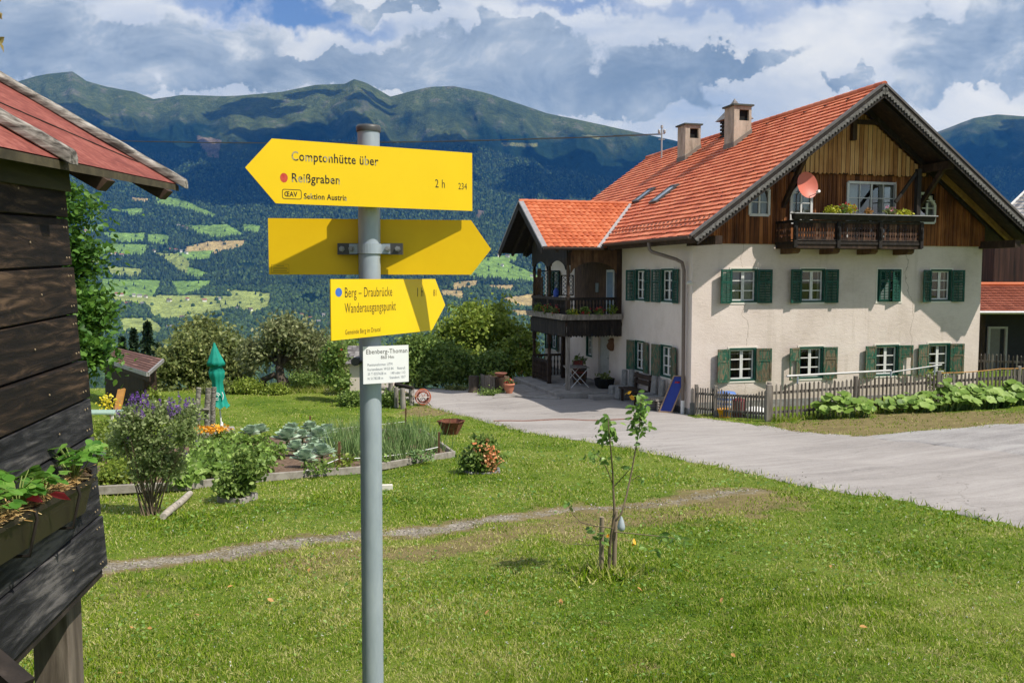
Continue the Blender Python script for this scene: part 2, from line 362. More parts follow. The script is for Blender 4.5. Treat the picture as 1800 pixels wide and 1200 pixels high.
def worn_green():
    m, t = newmat('flaking_green_paint'); co = t.node('ShaderNodeTexCoord').outputs['Object']
    n = t.noise(t.vmath('MULTIPLY', co, (1, 1, 0.22)), 26, 6, 0.7).outputs[0]; b = t.noise(co, 2.2, 4).outputs[0]
    g = t.ramp(b, [(0.3, (0.014, 0.075, 0.045)), (0.7, (0.05, 0.16, 0.105))])
    w = t.ramp(n, [(0.4, (0.075, 0.05, 0.032)), (0.6, (0.20, 0.16, 0.10))])
    fin(t, principled(t, t.mix(t.sstep(t.math('ADD', n, t.math('MULTIPLY', b, 0.6)), 0.74, 0.86), g, w), 0.75, 0, 0.25, n, 0.4, 0.006)); return m
green_worn = worn_green()
white_paint = pm('white_window_paint', [(0.3, (0.62, 0.61, 0.58)), (0.7, (0.78, 0.77, 0.74))], 8, rough=0.5, bump=0.05)
cream_trim = flat('cream_trim', (0.72, 0.68, 0.60), 0.8, var=0.06)
room_dark = flat('dim_room', (0.035, 0.030, 0.026), 0.9)  # darkness of the unlit rooms is put into this colour
curtain = flat('net_curtain', (0.42, 0.40, 0.37), 0.9)
def glassmat():
    m, t = newmat('window_glass')
    fr = t.node('ShaderNodeFresnel', i_IOR=1.5); a = t.node('ShaderNodeBsdfTransparent', i_Color=(0.75, 0.8, 0.8)); b = t.node('ShaderNodeBsdfGlossy', i_Roughness=0.03)
    ms = t.node('ShaderNodeMixShader', i_0=t.math('ADD', fr, 0.04)); t.l.new(a.outputs[0], ms.inputs[1]); t.l.new(b.outputs[0], ms.inputs[2]); fin(t, ms); return m
glass = glassmat()
sky_glass = flat('skylight_glass', (0.30, 0.36, 0.42), 0.06, spec=0.9)  # reflected sky is put into the pale blue-grey base colour
zinc = pm('zinc_sheet', [(0.3, (0.30, 0.28, 0.28)), (0.7, (0.42, 0.40, 0.40))], 5, rough=0.45, metal=0.35, bump=0.05)
brown_metal = flat('brown_gutter_metal', (0.10, 0.065, 0.05), 0.45)
pipe_brown = flat('taupe_pipe_metal', (0.19, 0.145, 0.12), 0.5)
galv = pm('galvanised_steel', [(0.3, (0.30, 0.35, 0.40)), (0.5, (0.38, 0.435, 0.485)), (0.7, (0.46, 0.515, 0.56))], 9, (1, 1, 0.25), rough=0.5, metal=0.3, bump=0.06, fine=0.35)
steel = pm('bracket_steel', [(0.3, (0.20, 0.20, 0.20)), (0.7, (0.42, 0.42, 0.42))], 30, rough=0.45, metal=0.6, bump=0.1)
dark_steel = flat('dull_dark_steel', (0.085, 0.085, 0.085), 0.5, 0.4)
chim_plaster = pm('stained_chimney_render', [(0.3, (0.22, 0.185, 0.15)), (0.5, (0.42, 0.36, 0.29)), (0.72, (0.58, 0.50, 0.41))], 3.2, (1, 1, 0.3), 0.9, 0.3, fine=0.3)
chim_cap = flat('dark_mossy_slab', (0.075, 0.085, 0.075), 0.85)
black = flat('soot_black', (0.006, 0.006, 0.006), 0.9)
sign_yellow = pm('yellow_sign_enamel', [(0.3, (0.86, 0.565, 0.002)), (0.7, (0.90, 0.61, 0.004))], 5, rough=0.38, bump=0.0, spec=0.4)
sign_back = pm('yellow_sign_back', [(0.22, (0.62, 0.36, 0.004)), (0.30, (0.80, 0.50, 0.002)), (0.7, (0.86, 0.56, 0.004))], 3, rough=0.45, bump=0.0, fine=0.35)
ink = flat('black_lettering', (0.030, 0.020, 0.012), 0.6)
def wornink():
    m, t = newmat('peeling_black_lettering'); co = t.node('ShaderNodeTexCoord').outputs['Object']
    n = t.noise(co, 42, 3, 0.5).outputs[0]
    fin(t, principled(t, t.mix(t.sstep(n, 0.54, 0.60), (0.025, 0.018, 0.012), (0.40, 0.34, 0.19)), 0.6)); return m
ink_worn = wornink()
ink_blue = flat('blue_dot_paint', (0.05, 0.16, 0.55), 0.5); ink_red = pm('flaking_red_dot', [(0.4, (0.50, 0.03, 0.03)), (0.62, (0.62, 0.10, 0.05))], 60, rough=0.6, bump=0)
ink_grey = flat('grey_lettering', (0.13, 0.15, 0.20), 0.6)
sign_white = flat('white_sign_enamel', (0.86, 0.86, 0.87), 0.35, var=0.02)
terracotta = flat('terracotta_pot', (0.52, 0.20, 0.12), 0.8)
rust = pm('rusted_steel', [(0.3, (0.06, 0.022, 0.014)), (0.5, (0.14, 0.048, 0.028)), (0.75, (0.24, 0.10, 0.055))], 9, rough=0.85, bump=0.4, fine=0.3)
soil = pm('garden_soil', [(0.3, (0.07, 0.042, 0.026)), (0.5, (0.15, 0.095, 0.062)), (0.75, (0.27, 0.19, 0.13))], 14, rough=0.95, bump=0.9, bdist=0.03)
straw = pm('straw', [(0.3, (0.36, 0.21, 0.07)), (0.6, (0.62, 0.42, 0.17)), (0.85, (0.78, 0.60, 0.30))], 20, rough=0.8, bump=0, island=0.6)
plastic_brown = flat('brown_plastic', (0.022, 0.017, 0.011), 0.45)
parasol_green = pm('green_parasol_cloth', [(0.3, (0.004, 0.20, 0.145)), (0.7, (0.010, 0.31, 0.23))], 5, rough=0.7, bump=0.1)
white_plain = flat('plain_white', (0.78, 0.78, 0.76), 0.5, var=0.04)
felt_red = pm('red_roofing_felt', [(0.3, (0.15, 0.036, 0.026)), (0.5, (0.225, 0.058, 0.042)), (0.7, (0.30, 0.095, 0.07))], 3, rough=0.9, bump=0.5, bdist=0.006, fine=1.1)
bark = pm('bark', [(0.3, (0.035, 0.027, 0.02)), (0.55, (0.09, 0.07, 0.052)), (0.8, (0.17, 0.14, 0.11))], 9, (1, 1, 0.25), 0.9, 0.8, 0.03)
bark_young = flat('young_bark', (0.16, 0.12, 0.075), 0.8, var=0.3)
stone_grey = pm('rough_grey_stone', [(0.3, (0.15, 0.145, 0.14)), (0.5, (0.24, 0.235, 0.225)), (0.75, (0.34, 0.33, 0.31))], 7, rough=0.9, bump=0.5)
concrete = pm('old_concrete', [(0.3, (0.20, 0.185, 0.17)), (0.5, (0.29, 0.27, 0.25)), (0.75, (0.37, 0.35, 0.325))], 3, rough=0.9, bump=0.3, fine=0.4)
# foliage
lf_bright = leafmat('bright_broad_leaf', (0.022, 0.070, 0.010), (0.065, 0.165, 0.020), (0.16, 0.30, 0.045), 0.35)
lf_olive = leafmat('olive_tree_leaf', (0.060, 0.090, 0.024), (0.180, 0.225, 0.064), (0.38, 0.40, 0.15), 0.35, 0.8)
lf_grey = leafmat('grey_green_tree_leaf', (0.075, 0.098, 0.038), (0.205, 0.235, 0.095), (0.41, 0.42, 0.21), 0.32, 0.9)
lf_mid = leafmat('mid_green_leaf', (0.048, 0.098, 0.017), (0.160, 0.255, 0.048), (0.34, 0.44, 0.12), 0.32, 0.7)
lf_lime = leafmat('yellow_green_leaf', (0.07, 0.125, 0.014), (0.20, 0.28, 0.034), (0.40, 0.47, 0.09), 0.35, 0.7)
lf_dark = leafmat('dark_conifer_needle', (0.008, 0.020, 0.010), (0.020, 0.045, 0.022), (0.05, 0.085, 0.04), 0.1)
lf_cab = leafmat('blue_green_cabbage_leaf', (0.12, 0.20, 0.115), (0.36, 0.48, 0.33), (0.64, 0.74, 0.58), 0.15, 3)
lf_big = leafmat('large_soft_leaf', (0.075, 0.150, 0.022), (0.205, 0.330, 0.055), (0.39, 0.52, 0.15), 0.28, 2)
lf_onion = leafmat('onion_leaf', (0.05, 0.115, 0.03), (0.16, 0.27, 0.08), (0.34, 0.45, 0.18), 0.2, 3)
lf_sap = leafmat('glossy_sapling_leaf', (0.05, 0.12, 0.020), (0.15, 0.28, 0.05), (0.32, 0.46, 0.12), 0.35, 4, 0.35)
lf_straw = leafmat('strawberry_leaf', (0.035, 0.12, 0.015), (0.11, 0.28, 0.035), (0.26, 0.44, 0.09), 0.35, 8, 0.4)
lf_gold = leafmat('golden_leaf', (0.22, 0.26, 0.012), (0.45, 0.46, 0.03), (0.62, 0.60, 0.06), 0.3, 3)
pet_purple = leafmat('purple_petal', (0.07, 0.025, 0.17), (0.16, 0.06, 0.33), (0.34, 0.18, 0.52), 0.2, 6)
pet_orange = leafmat('orange_petal', (0.55, 0.20, 0.01), (0.80, 0.36, 0.015), (0.90, 0.52, 0.05), 0.2, 6)
pet_salmon = leafmat('salmon_petal', (0.62, 0.19, 0.07), (0.80, 0.34, 0.15), (0.88, 0.52, 0.28), 0.2, 6)
pet_red = leafmat('red_petal', (0.35, 0.012, 0.02), (0.55, 0.025, 0.04), (0.68, 0.09, 0.12), 0.2, 6)
pet_yellow = leafmat('yellow_petal', (0.62, 0.50, 0.02), (0.80, 0.66, 0.03), (0.88, 0.76, 0.12), 0.2, 6)
pet_white = leafmat('white_petal', (0.55, 0.55, 0.48), (0.7, 0.7, 0.62), (0.8, 0.8, 0.74), 0.2, 6)
pet_pink = leafmat('pink_petal', (0.5, 0.10, 0.22), (0.65, 0.2, 0.34), (0.75, 0.36, 0.46), 0.2, 6)
leaf_tan = leafmat('dry_leaf', (0.30, 0.15, 0.04), (0.48, 0.26, 0.08), (0.62, 0.38, 0.16), 0.1, 6)
# ------------------------------------------------------------------ lawn and slope: one sheet
PATH = [G(-60, 1035), G(60, 1018), G(160, 1002), G(300, 985), G(420, 968), G(560, 950), G(650, 938), G(790, 930), G(900, 908), G(1000, 895), G(1100, 893), G(1200, 880), G(1330, 862)]
PATH_W = [0.20, 0.21, 0.22, 0.25, 0.27, 0.27, 0.25, 0.25, 0.24, 0.22, 0.26, 0.34, 0.42]
BARE = [(720, 975, .20, .42), (1010, 940, .28, .40), (1060, 945, .2, .25), (1325, 905, .16, .3), (1140, 1168, .07, .9), (770, 722, .9, .45), (820, 722, .7, .3), (1000, 905, .5, .22),
        (600, 1000, .45, .16), (900, 985, .3, .14), (1180, 900, .5, .2), (1290, 878, .6, .35), (250, 1030, .3, .16), (1500, 750, 1.6, .55), (1640, 742, 1.6, .6), (1760, 738, 1.6, .5), (1440, 752, .9, .3)]
BARE_G = [(G(a, b), r, w) for a, b, r, w in BARE]
def path_mask(x, y):
    m = np.zeros_like(x)
    wob = 0.06 * np.sin(x * 5.1) + 0.05 * np.sin(x * 11.3 + y * 3.0)
    for (a, b), (wa, wb) in zip(zip(PATH[:-1], PATH[1:]), zip(PATH_W[:-1], PATH_W[1:])):
        dx, dy = b.x - a.x, b.y - a.y; L = dx * dx + dy * dy
        t = np.clip(((x - a.x) * dx + (y - a.y) * dy) / L, 0, 1)
        d = np.hypot(x - a.x - t * dx, y - a.y - t * dy); w = wa + (wb - wa) * t + wob * 0.8
        m = np.maximum(m, np.clip(1.35 - d / w, 0, 1) * (1.0 if b.x < .6 else .72))
    return m
def bare_mask(x, y):
    m = np.zeros_like(x)
    for g, r, w in BARE_G:
        d = np.hypot((x - g.x), (y - g.y) * 0.8) / (r * (1 + .35 * np.sin(x * 9 + y * 4) * np.sin(y * 8 - x * 3))); m = np.maximum(m, min(1, w * 1.9) * np.clip(1.7 - d, 0, 1))
    # second, fainter wheel track nearer the camera
    for a, b in zip(PATH[5:-1], PATH[6:]):
        o = 0.85; ax, ay, bx, by = a.x + .1, a.y - o, b.x + .1, b.y - o
        dx, dy = bx - ax, by - ay; L = dx * dx + dy * dy; t = np.clip(((x - ax) * dx + (y - ay) * dy) / L, 0, 1)
        m = np.maximum(m, 0.62 * np.clip(1.4 - np.hypot(x - ax - t * dx, y - ay - t * dy) / 0.3, 0, 1))
    return m
def lawn_mat():
    m, t = newmat('mown_lawn'); co = t.node('ShaderNodeTexCoord').outputs['Object']
    a1 = t.node('ShaderNodeAttribute', attribute_name='path').outputs['Fac']; a2 = t.node('ShaderNodeAttribute', attribute_name='bare').outputs['Fac']
    big = t.noise(co, 0.45, 5, 0.6).outputs[0]; mid = t.noise(co, 3.0, 5, 0.65).outputs[0]; fine = t.noise(co, 38, 4, 0.7).outputs[0]; peb = t.noise(co, 42, 3, 0.7).outputs[0]
    g = t.ramp(t.math('ADD', t.math('MULTIPLY', big, 0.45), t.math('ADD', t.math('MULTIPLY', mid, 0.25), t.math('MULTIPLY', fine, 0.30))),
               [(0.32, (0.030, 0.075, 0.006)), (0.47, (0.105, 0.170, 0.014)), (0.60, (0.19, 0.235, 0.036)), (0.74, (0.29, 0.29, 0.095))])
    dry = t.ramp(t.math('ADD', t.math('MULTIPLY', mid, 0.5), t.math('MULTIPLY', fine, 0.5)), [(0.3, (0.10, 0.085, 0.03)), (0.55, (0.24, 0.19, 0.085)), (0.75, (0.36, 0.27, 0.15))])
    grv = t.ramp(t.math('ADD', t.math('MULTIPLY', peb, 0.7), t.math('MULTIPLY', mid, 0.3)), [(0.38, (0.11, 0.09, 0.065)), (0.5, (0.27, 0.235, 0.185)), (0.62, (0.48, 0.43, 0.36))])
    c = t.mix(t.sstep(t.math('ADD', a2, t.math('MULTIPLY', t.math('SUBTRACT', mid, 0.5), 0.7)), 0.12, 0.5), g, dry)
    nz = t.math('ADD', t.math('MULTIPLY', t.math('SUBTRACT', t.noise(co, 7.0, 6, 0.7).outputs[0], 0.5), 1.7), t.math('MULTIPLY', t.math('SUBTRACT', fine, 0.5), 0.9))
    c = t.mix(t.sstep(t.math('ADD', a1, nz), 0.12, 0.45), c, dry)
    c = t.mix(t.sstep(t.math('ADD', a1, nz), 0.55, 1.0), c, grv)
    fin(t, principled(t, c, 0.9, 0, 0.15, t.math('ADD', fine, t.math('MULTIPLY', mid, 0.8)), 0.9, 0.03)); return m
lawn = lawn_mat()
def ground_sheet():
    xs = np.unique(np.concatenate([np.arange(-60, -9, 1.0), np.arange(-9, 10, 0.12), np.arange(10, 30, 0.5), np.arange(30, 61, 1.5)]))
    ys = np.unique(np.concatenate([np.arange(-14, 1, 0.8), np.arange(1, 16, 0.12), np.arange(16, 45, 0.3), np.arange(45, 100, 1.5)]))
    X, Y = np.meshgrid(xs, ys); Z = zg_np(X, Y); nx, ny = len(xs), len(ys)
    Z = Z + 0.012 * (RNG.random(Z.shape) - .5)
    V = np.stack([X, Y, Z], -1).reshape(-1, 3)
    i = (np.arange(ny - 1)[:, None] * nx + np.arange(nx - 1)[None]).ravel(); Fq = np.stack([i, i + 1, i + nx + 1, i + nx], 1)
    o = np_obj('ground', [(V, Fq, 0)], lawn, smooth=True); tag(o, kind='structure')
    for nm, fn in (('path', path_mask), ('bare', bare_mask)):
        a = o.data.attributes.new(nm, 'FLOAT', 'POINT'); a.data.foreach_set('value', fn(V[:, 0], V[:, 1]).astype(np.float32))
    return o
ground_sheet()
# ------------------------------------------------------------------ road, gravel strip, apron
def drape(name, outline, mat, lift, res=0.35, kind='structure'):
    """flat outline laid on the slope as a fine sheet: grid cells inside the outline plus a cut border"""
    bm = bmesh.new(); vs = [bm.verts.new((p[0], p[1], 0)) for p in outline]; f = bm.faces.new(vs)
    bmesh.ops.triangulate(bm, faces=[f])
    xs = [p[0] for p in outline]; ys = [p[1] for p in outline]
    for axis, lo, hi in (((1, 0, 0), min(xs), max(xs)), ((0, 1, 0), min(ys), max(ys))):
        k = lo + res
        while k < hi:
            bmesh.ops.bisect_plane(bm, geom=bm.verts[:] + bm.edges[:] + bm.faces[:], plane_co=(k * axis[0], k * axis[1], 0), plane_no=axis); k += res
    co = np.array([v.co[:] for v in bm.verts]); z = zg_np(co[:, 0], co[:, 1]) + lift
    for v, zz in zip(bm.verts, z): v.co.z = zz
    for v in bm.verts:                            # the rim dips just under the surface it lies on
        if any(e.is_boundary for e in v.link_edges): v.co.z -= 0.024 if lift < .015 else 0.016
    bmesh.ops.recalc_face_normals(bm, faces=bm.faces)
    me = D.meshes.new(name); bm.to_mesh(me); bm.free(); me.materials.append(mat)
    if sum(p.normal.z for p in me.polygons) < 0: me.flip_normals()
    for p in me.polygons: p.use_smooth = abs(p.normal.z) > .5
    o = D.objects.new(name, me); COL.objects.link(o); o['kind'] = kind; return o
def wavy(px, amp=0.05, step=0.3):
    P = [G(*p) if not isinstance(p, Vector) else p for p in px]; out = []
    for a, b in zip(P[:-1], P[1:]):
        n = max(1, int((b - a).length / step))
        for k in range(n):
            q = a.lerp(b, k / n); j = amp * (1 if 0 < k else 0.3); out.append((q.x + random.uniform(-j, j), q.y + random.uniform(-j, j)))
    out.append((P[-1].x, P[-1].y)); return out
def road_mat(name, lo, mid_, hi, gravel=0.0, crack=0.3):
    m, t = newmat(name); co = t.node('ShaderNodeTexCoord').outputs['Object']
    big = t.noise(co, 0.35, 5, 0.6).outputs[0]
    st = t.noise(t.vmath('MULTIPLY', t.node('ShaderNodeVectorRotate', rotation_type='Z_AXIS', i_Vector=co, i_Angle=-0.5).outputs[0], (0.12, 1.6, 1)), 2.2, 5, 0.6).outputs[0]
    fine = t.noise(co, 55, 3, 0.75).outputs[0]; vor = t.node('ShaderNodeTexVoronoi', i_Vector=co, i_Scale=70.0).outputs['Distance']
    f = t.math('ADD', t.math('ADD', t.math('MULTIPLY', big, 0.30), t.math('MULTIPLY', st, 0.26)), t.math('ADD', t.math('ADD', t.math('MULTIPLY', fine, 0.30), t.math('MULTIPLY', t.noise(co, 11, 5, .75).outputs[0], 0.16)), t.math('MULTIPLY', vor, gravel)))
    cr = t.node('ShaderNodeTexVoronoi', feature='DISTANCE_TO_EDGE', i_Vector=t.vmath('ADD', co, t.vmath('SCALE', t.noise(co, 1.5, 4).outputs['Color'], 0.9)), i_Scale=0.22).outputs['Distance']
    c = t.ramp(f, [(0.34, lo), (0.5, mid_), (0.66, hi)])
    c = t.mix(t.math('MULTIPLY', t.math('LESS_THAN', cr, 0.0022), crack), c, (0.10, 0.09, 0.08))
    fin(t, principled(t, c, 0.92, 0, 0.2, t.math('ADD', fine, t.math('MULTIPLY', vor, 0.6 + gravel)), 0.6, 0.012)); return m
asphalt = road_mat('pale_dusty_asphalt', (0.17, 0.156, 0.146), (0.335, 0.307, 0.288), (0.47, 0.435, 0.41))
gravelm = road_mat('loose_grey_gravel', (0.10, 0.095, 0.09), (0.22, 0.205, 0.20), (0.42, 0.40, 0.385), 0.15, 0.0)
near = [(1990, 985), (1800, 930), (1700, 908), (1620, 890), (1530, 873), (1450, 860), (1400, 853), (1340, 838), (1270, 823), (1210, 812), (1150, 798), (1100, 787), (1040, 778), (1000, 772), (940, 763), (870, 746), (822, 733), (780, 722), (750, 713), (722, 706), (690, 700), (640, 694), (560, 690)]
ne = wavy(near, 0.06)
far = [(560, 684), (640, 681), (720, 679.5), (830, 681)]
fe = wavy(far, 0.02)
house_side = [(q.x, q.y) for q in (H(-0.02, 11.2, 0), H(-0.02, 0.05, 0))]
edge2 = wavy([(1225, 734), (1290, 742), (1350, 748), (1400, 757), (1440, 761), (1500, 766), (1545, 764), (1600, 760), (1700, 754), (1800, 748), (1990, 742)], 0.05)
drape('road', ne + fe + house_side + edge2, asphalt, 0.012)
drape('gravel_strip', wavy([(1520, 767), (1560, 775), (1640, 783), (1720, 792), (1800, 802), (1990, 825), (1990, 742), (1800, 745), (1700, 751), (1600, 758), (1520, 767)], 0.08)[:-1], gravelm, 0.020)
# reddish drain channel across the road
dr = MB(); a, b = G(868, 741), G(1115, 737)
for k in range(24):
    p, q = a.lerp(b, k / 24), a.lerp(b, (k + 1) / 24); p.z, q.z = zg(p.x, p.y) + .022, zg(q.x, q.y) + .022
    dr.beam(p, q, 0.10, 0.02)
tag(dr.build('drain_channel', pm('rusty_drain_steel', [(0.3, (0.16, 0.075, 0.055)), (0.7, (0.30, 0.17, 0.13))], 12, rough=0.8)), kind='structure')
# ------------------------------------------------------------------ grass blades, clover, fallen leaves
def poly_inside(x, y, poly):
    ins = np.zeros(len(x), bool); n = len(poly); j = n - 1
    for i in range(n):
        xi, yi, xj, yj = poly[i][0], poly[i][1], poly[j][0], poly[j][1]
        c = ((yi > y) != (yj > y)) & (x < (xj - xi) * (y - yi) / (yj - yi + 1e-12) + xi); ins ^= c; j = i
    return ins
ROADP = ne + fe + house_side + edge2
BEDPX = [(150, 871), (330, 861), (470, 846), (630, 833), (797, 804), (742, 762), (545, 762), (420, 776), (330, 790), (150, 800)]
BEDP = [(G(*p).x, G(*p).y) for p in BEDPX]
HOUSEP = [(H(u, v, 0).x, H(u, v, 0).y) for u, v in ((-.05, -.0), (10.7, 0), (10.7, 16), (-.05, 16))]
def grass_points(n, r0, r1, pw):
    u = RNG.random(n); e = 1 - pw; r = (r0 ** e + u * (r1 ** e - r0 ** e)) ** (1 / e)
    az = R(-45) + RNG.random(n) * R(90); x, y = r * np.sin(az), r * np.cos(az)
    keep = ~poly_inside(x, y, ROADP) & ~poly_inside(x, y, BEDP) & ~poly_inside(x, y, HOUSEP)
    nz = np.sin(x * 7.1 + 1.3 * np.sin(y * 5.3)) * np.sin(y * 6.7 + np.sin(x * 4.1))
    cover = 1 - np.clip(path_mask(x, y) * 1.15 + 0.55 * nz * (path_mask(x, y) > 0.03), 0, 0.96) - 0.85 * bare_mask(x, y) * (.7 + .5 * nz)
    keep &= RNG.random(n) < cover
    return x[keep], y[keep], r[keep]
blade = (np.array([(-0.5, 0, 0), (0.5, 0, 0), (0.28, 0.22, 0.55), (-0.28, 0.22, 0.55), (0, 0.62, 1.0)]), np.array([(0, 1, 2), (0, 2, 3), (3, 2, 4)]))
def grass_mat():
    m, t = newmat('grass_blade'); geo = t.node('ShaderNodeNewGeometry'); co = t.node('ShaderNodeTexCoord').outputs['Object']
    big = t.noise(co, 0.45, 5, 0.6).outputs[0]; mid = t.noise(co, 2.2, 4, 0.6).outputs[0]
    f = t.math('ADD', t.math('MULTIPLY', geo.outputs['Random Per Island'], 0.46), t.math('ADD', t.math('MULTIPLY', big, 0.62), t.math('MULTIPLY', t.math('SUBTRACT', mid, .33), 0.40)))
    c = t.ramp(f, [(0.30, (0.028, 0.080, 0.003)), (0.43, (0.100, 0.205, 0.005)), (0.56, (0.225, 0.325, 0.014)), (0.70, (0.38, 0.41, 0.09)), (0.85, (0.60, 0.54, 0.26))])
    p = principled(t, c, 0.75, spec=0.06); tr = t.node('ShaderNodeBsdfTranslucent'); t.put(tr.inputs[0], c)
    ms = t.node('ShaderNodeMixShader', i_0=0.3); t.l.new(p.outputs[0], ms.inputs[1]); t.l.new(tr.outputs[0], ms.inputs[2]); fin(t, ms); return m
def make_grass(n=940000):
    x, y, r = grass_points(n, 1.9, 46, 1.75); k = len(x); z = zg_np(x, y)
    h = (0.017 + 0.022 * RNG.random(k) ** 2) * (1 + 0.35 * np.sin(x * 2.3) * np.sin(y * 1.9)) * np.clip(1 + (r - 6) * 0.02, 1, 1.5)
    w = 0.0038 * np.clip(r / 3.2, 1, 9) * (0.7 + 0.6 * RNG.random(k))
    nr = np.stack([RNG.normal(size=k) * 0.45, RNG.normal(size=k) * 0.45, np.ones(k)], 1)
    v, f = scatter(blade[0], blade[1], np.stack([x, y, z - 0.004], 1), basis(nr, RNG.random(k) * 6.283), np.stack([w, h, h], 1))
    tag(np_obj('grass', [(v, f, 0)], grass_mat()), 'short mown grass covering the sloping lawn', 'grass', kind='stuff')
    # clover: small flat leaflets and pale flower heads between the blades
    x, y, r = grass_points(34000, 1.9, 16, 1.6); k = len(x); z = zg_np(x, y) + 0.02 + 0.02 * RNG.random(k)
    sel = (np.sin(x * 1.1 + 2) * np.sin(y * 1.3 + x * .4) + RNG.normal(size=k) * 0.4) > 0.05; x, y, z, r = x[sel], y[sel], z[sel], r[sel]
    v1, f1 = leaves(np.stack([x, y, z], 1), 0.020 * np.clip(r / 5, 1, 3), 1.8)
    x, y, r = grass_points(1100, 1.9, 20, 1.5); k = len(x); z = zg_np(x, y) + 0.03
    v2, f2 = leaves(np.repeat(np.stack([x, y, z], 1), 4, 0), np.repeat(0.0075 * np.clip(r / 6, 1, 2), 4), 0.6)
    tag(np_obj('clover', [(v1, f1, 0), (v2, f2, 1)], [lf_sap, pet_white]), 'low clover leaves and tiny pale clover heads in the lawn', 'clover', kind='stuff')
make_grass()
def blade_tuft(name, label, pts, h, n, mat, cat='grass tuft', group=None):
    """taller unmown grass along an edge"""
    P = np.repeat(np.array([tuple(p) for p in pts]), n, 0); P[:, :2] += RNG.normal(size=(len(P), 2)) * 0.09; P[:, 2] = zg_np(P[:, 0], P[:, 1])
    k = len(P); hh = h * (0.5 + RNG.random(k)); nr = np.stack([RNG.normal(size=k) * 0.4, RNG.normal(size=k) * 0.4, np.ones(k)], 1)
    v, f = scatter(blade[0], blade[1], P, basis(nr, RNG.random(k) * 6.28), np.stack([0.016 + 0 * hh, hh, hh], 1))
    return tag(np_obj(name, [(v, f, 0)], mat), label, cat, group, kind='stuff')
edge_pts = []
for pl in (ne[:-6], edge2):
    for a, b in zip(pl[:-1], pl[1:]):
        d = math.hypot(b[0] - a[0], b[1] - a[1]); m_ = max(1, int(d / 0.10))
        for k in range(m_):
            if random.random() < 0.62: edge_pts.append((a[0] + (b[0] - a[0]) * k / m_, a[1] + (b[1] - a[1]) * k / m_, 0))
blade_tuft('verge_grass', 'longer grass fringing the edges of the pale road', edge_pts, 0.065, 9, MATS['grass_blade'])
fl0 = None
for px, py in [(1510, 1110), (1270, 1058), (1212, 1012), (1180, 1072), (1700, 1030), (260, 1112), (228, 1110), (265, 1148), (620, 1022), (400, 1040), (545, 1005), (1285, 1158), (205, 1195), (1120, 1040), (985, 1060), (860, 1080), (1600, 1060), (350, 1090), (470, 1060), (1460, 1000)]:
    g = G(px, py)
    if fl0 is None:
        v, f = leaves(np.array([(0, 0, 0.0)]), 0.05, 3.0, jit=0.0)
        fl0 = np_obj('fallen_leaf', [(v, f, 0)], leaf_tan); o = fl0
        tag(o, 'small dry orange leaf lying on the mown lawn', 'fallen leaf', 'dry leaves scattered on the lawn')
    else: o = fl0.copy(); COL.objects.link(o)
    o.location = g + Vector((0, 0, 0.035)); o.rotation_euler = (random.uniform(-.4, .4), random.uniform(-.4, .4), random.uniform(0, 6)); o.scale = (random.uniform(.6, 1.1),) * 3

